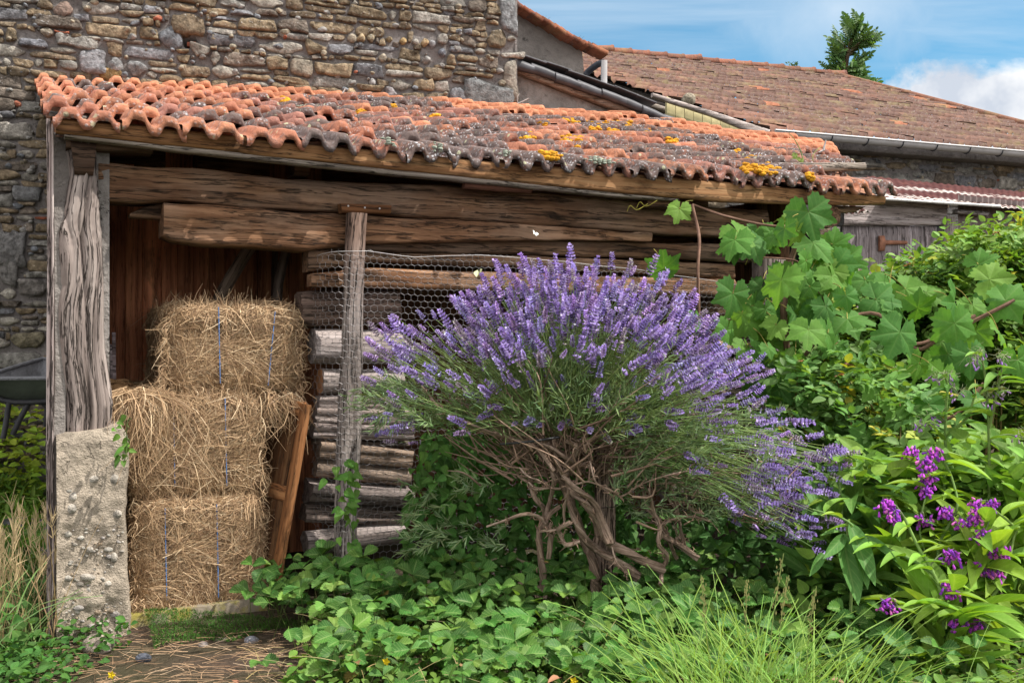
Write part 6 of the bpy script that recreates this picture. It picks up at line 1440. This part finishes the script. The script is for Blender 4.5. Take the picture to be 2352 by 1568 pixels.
for (pts, r) in (([P(1590, 470, 4.3), P(1606, 545, 4.25), P(1603, 620, 4.15), P(1606, 730, 4.1)], .007), ([P(1840, 1340, 4.5), P(1835, 1100, 4.5), P(1815, 860, 4.45), P(1800, 700, 4.4), P(1830, 560, 4.4), P(1880, 490, 4.4)], .016), ([P(1815, 860, 4.45), P(1900, 760, 4.4), P(2010, 720, 4.35), P(2100, 800, 4.3), P(2170, 770, 4.25), P(2330, 690, 4.2)], .009), ([P(1590, 470, 4.3), P(1680, 500, 4.3), P(1800, 520, 4.35), P(1880, 490, 4.4)], .006),
                 ([P(1740, 590, 4.25), P(1830, 600, 4.3), P(1860, 640, 4.3), P(1900, 700, 4.3)], .004), ([P(2030, 745, 4.1), P(2100, 790, 4.1), P(2180, 760, 4.1), P(2240, 725, 4.1)], .008), ([P(1830, 900, 4.3), P(1990, 1000, 4.1), P(2180, 960, 4.0), P(2260, 880, 4.0)], .007)):
    tube(cn, spline(pts, 30), r, 7, (.75, .62, .6, 1), False, .2, 3)
for (x, y) in ((1470, 470), (1448, 478), (1760, 690), (1720, 600)): tube(cn, spline([P(x + 40, y - 10, 4.3), P(x + 15, y + 4, 4.28), P(x, y - 6, 4.27), P(x - 8, y + 8, 4.27)], 12), .0012, 4, (1.5, 1.9, .5, 1), False)
under(cn.build('canes', M_bark), gv)
sh2 = thing('vine_shoot', 'thin pale green vine shoot sticking up through the roof tiles', 'vine shoot', SH.W(1853, 440, .6)); mb = MB()
p = spline([SH.W(1853, 440, .6), SH.W(1848, 390, .6), SH.W(1840, 350, .6), SH.W(1826, 322, .6), SH.W(1812, 306, .6)], 16); tube(mb, p, np.linspace(.005, .002, 16), 6, (.26, .32, .14, 1)); tube(mb, spline([SH.W(1850, 400, .6), SH.W(1866, 380, .6), SH.W(1868, 354, .6), SH.W(1885, 338, .6)], 10), .002, 5, (.3, .38, .1, 1)); under(mb.build('stem', M_stem), sh2)
mb = MB(); 
for (x, y, r, a) in ((1838, 402, 15, 240), (1822, 368, 13, 220), (1818, 360, 10, 200), (1835, 372, 9, 170)): scatter(mb, T_vine[1], SH.W(x + 8, y - 4, .58)[None], basis(np.array([[math.sin(math.radians(a)), -.2, math.cos(math.radians(a))]]), np.array([[.2, -1, .5]])), np.array([r / 420]), np.array([(.22, .30, .09)]))
under(mb.build('leaves', M_leaf_vine), sh2)

# ------------------------------------------------------------------ comfrey
def comfrey(label, crowns, col, nleaf, stems_, clusters, seed, L=(.13, .24), bell=None):
    global R; R = np.random.default_rng(seed); b0 = crowns[0]
    t = thing('comfrey_plant', label, 'comfrey', (b0[0], b0[1], 0)); lf = MB(); st = MB()
    for c in crowns:
        k = nleaf // len(crowns); az = R.uniform(0, 2 * PI, k); el = R.uniform(.15, 1.25, k); d = np.stack([np.cos(az) * np.cos(el), np.sin(az) * np.cos(el) - .1, np.sin(el)], -1)
        o = np.array(c) + d * R.uniform(.0, .10, (k, 1)) * np.array([1, 1, .3]) + np.stack([0 * az, 0 * az, R.uniform(-.25, .10, k)], -1); o[:, 2] = np.maximum(o[:, 2], .03)
        scatter(lf, T_comf, o, basis(d, np.stack([R.normal(0, .3, k), R.normal(-.2, .3, k), np.ones(k)], -1)), R.uniform(L[0], L[1], k), rcol(col, k, .28, .12))
    allp = []
    for (pts, r) in stems_:
        p = spline([P(*q) for q in pts], 24); tube(st, p, np.linspace(r, r * .6, 24), 7, (*rcol((.17, .27, .075), 1)[0], 1), False, .08); allp.append(p)
        for f in np.linspace(.15, .95, 7):
            i = int(f * 23); d = nrm(np.array([R.choice([-1, 1]) * R.uniform(.5, 1), R.normal(-.3, .4), R.uniform(.1, .7)])); scatter(lf, T_comf, p[i][None], basis(d[None]), np.array([R.uniform(.07, .15)]), rcol(np.array(col) * 1.15, 1))
    fl = []
    AP = np.concatenate(allp) if allp else np.zeros((0, 3))
    for (x, y, Y, kind) in clusters:
        c = P(x, y, Y)
        if len(AP): q = AP[np.argmin(((AP - c) ** 2).sum(1))]; tube(st, spline([q, (q + c) / 2 + (0, 0, .02), c + (0, 0, .008)], 8), np.linspace(.003, .0016, 8), 5, (.16, .20, .10, 1), False)
        b = MB(); k = 36 if kind == 0 else 7
        for j in range(k):
            o = c + np.clip(R.normal(0, 1, 3), -1.7, 1.7) * (np.array([.015, .011, .012]) if kind == 0 else np.array([.016, .012, .010])); dd = nrm(np.array([R.normal(0, .5), R.normal(-.2, .4), R.uniform(-1, -.2)])); ln = R.uniform(.012, .020) if kind == 0 else R.uniform(.014, .02)
            pc = np.array([(.46, .07, .60), (.60, .11, .68), (.30, .06, .56), (.78, .22, .62)][R.choice(4, p=[.4, .25, .25, .1])]) if kind == 0 else np.array([(.42, .26, .56), (.36, .30, .34), (.30, .16, .46)][R.integers(3)])
            tube(b, np.array([o, o + dd * ln * .4, o + dd * ln * .8, o + dd * ln]), np.array([.0015, .0030, .0040, .0032]) * (1.15 if kind == 0 else .9), 6, (*(pc * R.uniform(.75, 1.15)), 1))
            if j % 2 == 0: tube(b, np.array([o - dd * .004, o + dd * .004]), [.002, .0026], 5, (.16, .17, .10, 1))
        if kind == 1:
            for j in range(16): o = c + R.normal(0, .012, 3) + (0, 0, .012); ribbons(b, np.array([[o, o + R.normal(0, .008, 3) + (0, 0, .006), o + R.normal(0, .016, 3)]]), [.0022], np.array([[0, -1, .3]]), np.array([[.30, .33, .18, 1]]))
        under(b.build('flower_cluster', M_flower), t)
    under(lf.build('foliage', M_leaf_comf), t); under(st.build('stems', M_stem), t)
def K3(x, y, Y): return (1550 + .3408 * x, 1033.5 + .3408 * y, Y)
g1 = P(*K3(1840, 1150, 3.0)); y0 = 3.0
comfrey('comfrey with bright magenta-purple flower clusters in the lower right', [g1, P(2060, 1330, 3.35), P(2170, 1250, 3.4), P(2250, 1300, 3.2), P(2330, 1260, 3.3), P(2080, 1150, 3.6)], (.19, .33, .045), 300,
        [([K3(1815, 1200, 3.0), K3(1800, 990, 3.0), K3(1740, 825, 3.02), K3(1640, 650, 3.05), K3(1545, 450, 3.08)], .0075), ([K3(1740, 825, 3.02), K3(1560, 720, 3.05), K3(1310, 615, 3.1), K3(1150, 470, 3.12), K3(930, 400, 3.15)], .006), ([K3(1960, 1150, 3.05), K3(2200, 900, 3.1), K3(2280, 600, 3.15), K3(2290, 520, 3.15), K3(2150, 400, 3.15)], .006),
         ([K3(1790, 900, 3.2), K3(1780, 640, 3.25), K3(1900, 400, 3.25), K3(1870, 200, 3.3), K3(1790, 20, 3.3)], .006), ([K3(1820, 1080, 3.0), K3(1660, 1040, 2.98), K3(1500, 1050, 2.96)], .004), ([K3(1830, 1090, 3.0), K3(1940, 1110, 2.97), K3(2000, 1130, 2.95)], .004), ([K3(1690, 700, 3.25), K3(1650, 520, 3.25), K3(1690, 250, 3.28), K3(1600, 20, 3.3)], .004)],
        [(*K3(x, y, Y), 0) for (x, y, Y) in ((1595, 10, 3.3), (1755, 20, 3.3), (1700, 85, 3.28), (1690, 190, 3.28), (1685, 268, 3.28), (1425, 370, 3.1), (1470, 435, 3.08), (1680, 465, 3.25), (1830, 410, 3.22), (2045, 365, 3.15), (2130, 360, 3.15), (2035, 450, 3.14), (2085, 575, 3.13), (2190, 680, 3.12), (1860, 710, 3.05), (2030, 790, 3.1), (2140, 825, 3.1), (1848, 930, 3.0), (1440, 1035, 2.96), (1915, 1165, 2.95), (2030, 1150, 2.95), (1940, 480, 3.2))], 41)
comfrey('tall comfrey with drooping lilac bells and a thick upright stem, nearer the lavender', [P(2150, 1150, 3.55), P(2080, 1200, 3.6), P(2200, 1120, 3.7)], (.13, .26, .055), 100,
        [([(2165, 1290, 3.45), (2170, 1090, 3.45), (2172, 960, 3.45), (2176, 890, 3.45), (2170, 860, 3.45)], .0065), ([(2172, 1000, 3.45), (2220, 960, 3.42), (2240, 905, 3.42)], .006)],
        [(x, y, 3.42, 1) for (x, y) in ((2176, 868), (2150, 872), (2200, 905), (2140, 965), (2115, 975))], 42)
comfrey('tall comfrey with drooping lilac bells on the right edge', [P(2280, 1150, 3.5), P(2340, 1100, 3.5), P(2360, 1180, 3.4)], (.15, .28, .05), 100,
        [([(2268, 1300, 3.4), (2272, 1090, 3.4), (2270, 960, 3.4), (2262, 860, 3.4), (2250, 800, 3.4)], .006), ([(2272, 980, 3.4), (2290, 900, 3.38), (2300, 855, 3.38)], .006)],
        [(x, y, 3.37, 1) for (x, y) in ((2250, 815), (2240, 838), (2303, 828), (2296, 900), (2268, 918), (2350, 1010))], 43)
comfrey('low comfrey with pinkish buds between the lavender tips and the vine', [P(1960, 1170, 3.5), P(1900, 1260, 3.45), P(2010, 1260, 3.4)], (.115, .24, .055), 110,
        [([(1940, 1290, 3.4), (1930, 1130, 3.4), (1928, 1070, 3.4), (1925, 1040, 3.4)], .006)], [(x, y, 3.38, 1) for (x, y) in ((1918, 1055), (1905, 1045), (1945, 1060), (1950, 1088))], 44)
# two long hanging leaves in front
hl = thing('dock_plant', 'dark green dock with two long hanging pointed leaves beside the tall grass', 'dock', P(1950, 1400, 3.1)); mb = MB()
for (x0, y0, x1, y1, wd) in ((1952, 1200, 2002, 1352, .9), (1935, 1225, 1962, 1395, 1.0), (1965, 1225, 1985, 1360, .8), (1990, 1230, 2060, 1300, .7), (1940, 1230, 1880, 1290, .7), (1890, 1270, 1850, 1330, .6)):
    A, B_ = P(x0, y0, 3.12), P(x1, y1, 3.0); d = B_ - A; sc_ = np.linalg.norm(d); scatter(mb, leaf_t(11, 5, .30, .8, .3, -.12), A[None], basis(d[None], np.array([[.15, -1, .5]])), np.array([[sc_ * wd * 1.1, sc_, sc_]]), np.array([(.075, .18, .045)]) * R.uniform(.9, 1.15))
under(mb.build('leaves', M_leaf_comf), hl)
mb = MB(); tube(mb, spline([P(1950, 1480, 3.1), P(1955, 1340, 3.12), P(1945, 1200, 3.12)], 10), .005, 6, (.13, .19, .06, 1)); under(mb.build('stem', M_stem), hl)
# rank foliage filling the lower right behind them
mb = MB(); N = 2300; px_ = R.uniform(1840, 2750, N); py_ = R.uniform(1000, 1480, N); Yd = R.uniform(3.3, 4.3, N); pp = np.stack([(px_ - CX) / FPX * Yd, Yd, CAMZ + (CY - py_) / FPX * Yd], -1); kp = (pp[:, 2] > .02) & (inside(px_, py_, [(1840, 1150), (1950, 1020), (2750, 960), (2750, 1480), (1840, 1480)])); pp = pp[kp]; n = len(pp)
scatter(mb, T_bind, pp, basis(rdir(n, -.3, 1.0, R), np.stack([R.normal(0, .4, n), R.normal(-.5, .4, n), np.ones(n)], -1)), R.uniform(.04, .09, n), rcol((.16, .29, .045), n, .35))
tag(mb.build('rank_weeds', M_leaf_soft), 'dense broad-leaved weeds filling the lower right behind the comfrey', 'weeds', kind='stuff')
# yellow flowers in the ground cover
for (x, y, Y, lab) in ((887, 1518, 2.8, 'small yellow flower among the strawberry leaves'), (1318, 1562, 2.7, 'small yellow flower at the bottom edge of the leaf bed'), (257, 1548, 2.85, 'small yellow cinquefoil flower left of the bare soil')):
    c = P(x, y, Y); t = thing('yellow_flower', lab, 'flower', (c[0], c[1], 0)); b = MB(); a = np.arange(5) * 2 * PI / 5; scatter(b, T_small, np.tile(c, (5, 1)), basis(np.stack([np.cos(a), -.3 + 0 * a, np.sin(a)], -1), np.tile([0, -1, .4], (5, 1))), np.full(5, .013), np.tile([.75, .55, .02], (5, 1))); under(b.build('petals', M_flower), t)
    b = MB(); tube(b, spline([(c[0], c[1] + .02, 0), c + (0, .01, -.03), c], 6), .001, 4, (.12, .18, .05, 1)); under(b.build('stem', M_stem), t)

# ------------------------------------------------------------------ the ash tree behind the barn
R = np.random.default_rng(15)
tre = thing('ash_tree', 'slender feathery-leaved tree top rising behind the barn roof', 'tree', (P(1942, 0, 25)[0], 25, 0)); mb = MB(); TY = 25.0
p = spline([(P(1942, 0, TY)[0], TY, 0), P(1945, 300, TY), P(1942, 180, TY), P(1950, 110, TY), P(1962, 70, TY)], 30); tube(mb, p, np.linspace(.12, .015, 30), 8, (.4, .4, .33, 1)); lv = MB(); O, D = [], []
BL = [(1966, 66, 13), (1950, 84, 18), (1982, 92, 15), (1928, 108, 14), (1990, 104, 9), (1952, 118, 20), (1925, 128, 10), (1940, 148, 20), (1968, 145, 15), (1912, 158, 12), (1950, 172, 22), (1925, 178, 16), (1975, 180, 12), (1990, 192, 9)]
for k in range(90):
    bx, by, br_ = BL[k % len(BL)]; x = pl(by, [(55, 1962), (120, 1948), (200, 1940)])
    b0 = P(x, by + R.uniform(8, 26), TY); e = P(bx + R.normal(0, .6) * br_, by + R.normal(0, .6) * br_, TY + R.uniform(-.5, .5)); q = spline([b0, (b0 + e) / 2 + (0, 0, .05), e], 8); tube(mb, q, np.linspace(.02, .006, 8), 4, (.5, .55, .4, 1), False)
    for f in range(3): O.append(q[3 + 2 * f]); D.append(nrm(e - b0) + R.normal(0, .45, 3))
O, D = np.array(O), nrm(np.array(D)); n = len(O); compound(lv, O, D, np.full(n, .30), np.stack([R.normal(0, .6, n), -.8 * np.ones(n), R.normal(.5, .5, n)], -1), R.uniform(.10, .15, n), rcol((.075, .155, .045), n, .3), 5)
under(mb.build('trunk', M_bark), tre); under(lv.build('crown', M_leaf_rose), tre)
far = thing('treetop', 'tiny dark treetop showing over the barn ridge', 'tree', (P(1818, 0, 30)[0], 30, 0)); mb = MB(); tube(mb, np.array([(P(1818, 0, 30)[0], 30, 0), P(1818, 160, 30)]), [.15, .03], 6, (.5, .5, .45, 1)); under(mb.build('trunk', M_bark), far)
lv = MB(); n = 90; c = P(1820, 158, 30); scatter(lv, T_small, c + R.normal(0, 1, (n, 3)) * (.10, .1, .09), basis(rdir(n, -.5, 1.2, R)), R.uniform(.06, .12, n), rcol((.05, .09, .04), n)); under(lv.build('crown', M_leaf_rose), far)
# ------------------------------------------------------------------ camera, sun, sky
cam = bpy.data.cameras.new('camera'); co = bpy.data.objects.new('camera', cam); COL.objects.link(co)
co.location = (0, 0, CAMZ); co.rotation_euler = (PI / 2, 0, 0); cam.sensor_width = 36; cam.lens = 36 * FPX / 2352; cam.clip_end = 3000; cam.clip_start = .05
S.camera = co
SUN_EL, SUN_AZ = math.radians(56), math.radians(100)  # azimuth clockwise from +Y (the view direction)
sd = Vector((math.sin(SUN_AZ) * math.cos(SUN_EL), math.cos(SUN_AZ) * math.cos(SUN_EL), math.sin(SUN_EL)))
L = bpy.data.lights.new('sun', 'SUN'); L.energy = 4.4; L.angle = math.radians(.6); L.color = (1, .95, .86)
lo = bpy.data.objects.new('sun', L); COL.objects.link(lo); lo.rotation_euler = sd.to_track_quat('Z', 'Y').to_euler()
W = bpy.data.worlds.new('World'); S.world = W; W.use_nodes = True
class WMat(Mat):
    def __init__(s, tree): s.t = tree
w = WMat(W.node_tree); bg = W.node_tree.nodes['Background']
sky = w.n('TexSky', out=None); sky.sky_type = 'NISHITA'; sky.sun_disc = False; sky.sun_elevation = SUN_EL; sky.sun_rotation = SUN_AZ; sky.air_density = 1.0; sky.dust_density = .6; sky.ozone_density = 1.6
v = w.n('TexCoord', out='Generated')
sx = w.n('SeparateXYZ', {0: v}, out=None)
inv = w.math('DIVIDE', 1.0, w.math('MAXIMUM', w.math('ADD', sx.outputs[2], .12), .05))
pv = w.n('CombineXYZ', {0: w.math('MULTIPLY', sx.outputs[0], inv), 1: w.math('MULTIPLY', sx.outputs[1], inv), 2: 0.0})
rot = w.n('Mapping', {'Vector': pv, 'Rotation': (0, 0, math.radians(-38)), 'Scale': (.55, 2.4, 1)})
n1 = w.noise(rot, 1.1, 7, .58, .5)
cir = w.math('MULTIPLY', w.step(n1, .42, .78), .75)
def blob(px, py, rx, ry):
    d = P(px, py, 1.0) - np.array([0, 0, CAMZ]); d = d / np.linalg.norm(d)
    q = w.n('VectorMath', {0: v, 1: tuple(d)}, operation='SUBTRACT')
    q = w.n('VectorMath', {0: q, 1: (1 / rx, 1 / rx, 1 / ry)}, operation='MULTIPLY')
    return w.math('SUBTRACT', 1.0, w.n('VectorMath', {0: q}, out='Value', operation='LENGTH'))
nn = w.noise(v, 14, 7, .6, .3)
bl = None
for b in ((2150, 205, .060, .026), (2240, 240, .10, .030), (2330, 200, .07, .022), (2360, 262, .05, .03), (2420, 300, .16, .05), (2290, 275, .07, .02)):
    x = blob(*b); bl = x if bl is None else w.math('MAXIMUM', bl, x)
cum = w.step(w.math('ADD', bl, w.math('MULTIPLY', w.math('SUBTRACT', nn, .5), 2.2)), -.02, .42)
soft = w.step(w.math('ADD', blob(1930, 20, .10, .05), w.math('MULTIPLY', w.math('SUBTRACT', nn, .5), 1.2)), -.3, 1.0)
shade = w.ramp(w.noise(w.n('VectorMath', {0: v, 1: (0, 0, .012)}, operation='ADD'), 9, 5, .6), [(.40, (3.3, 3.6, 4.1)), (.60, (5.6, 5.6, 5.6))])
base = w.mix(1.0, sky.outputs[0], (.42, .76, .80), 'MULTIPLY')
c = w.mix(w.math('MAXIMUM', cir, w.math('MULTIPLY', soft, .8)), base, (3.6, 4.3, 5.0))
c = w.mix(cum, c, shade)
# unseen bright cloud, added overhead and behind the camera as soft fill light
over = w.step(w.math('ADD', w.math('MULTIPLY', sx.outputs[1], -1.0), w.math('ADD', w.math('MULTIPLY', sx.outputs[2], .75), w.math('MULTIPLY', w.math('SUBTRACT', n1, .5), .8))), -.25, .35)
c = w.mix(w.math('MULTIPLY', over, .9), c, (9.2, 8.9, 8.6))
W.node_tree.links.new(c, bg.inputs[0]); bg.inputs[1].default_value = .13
S.view_settings.view_transform = 'Standard'; S.view_settings.look = 'None'; S.view_settings.exposure = 0.62; S.view_settings.gamma = 1
S.cycles.max_bounces = 6; S.cycles.diffuse_bounces = 3; S.cycles.transmission_bounces = 4; S.cycles.transparent_max_bounces = 4
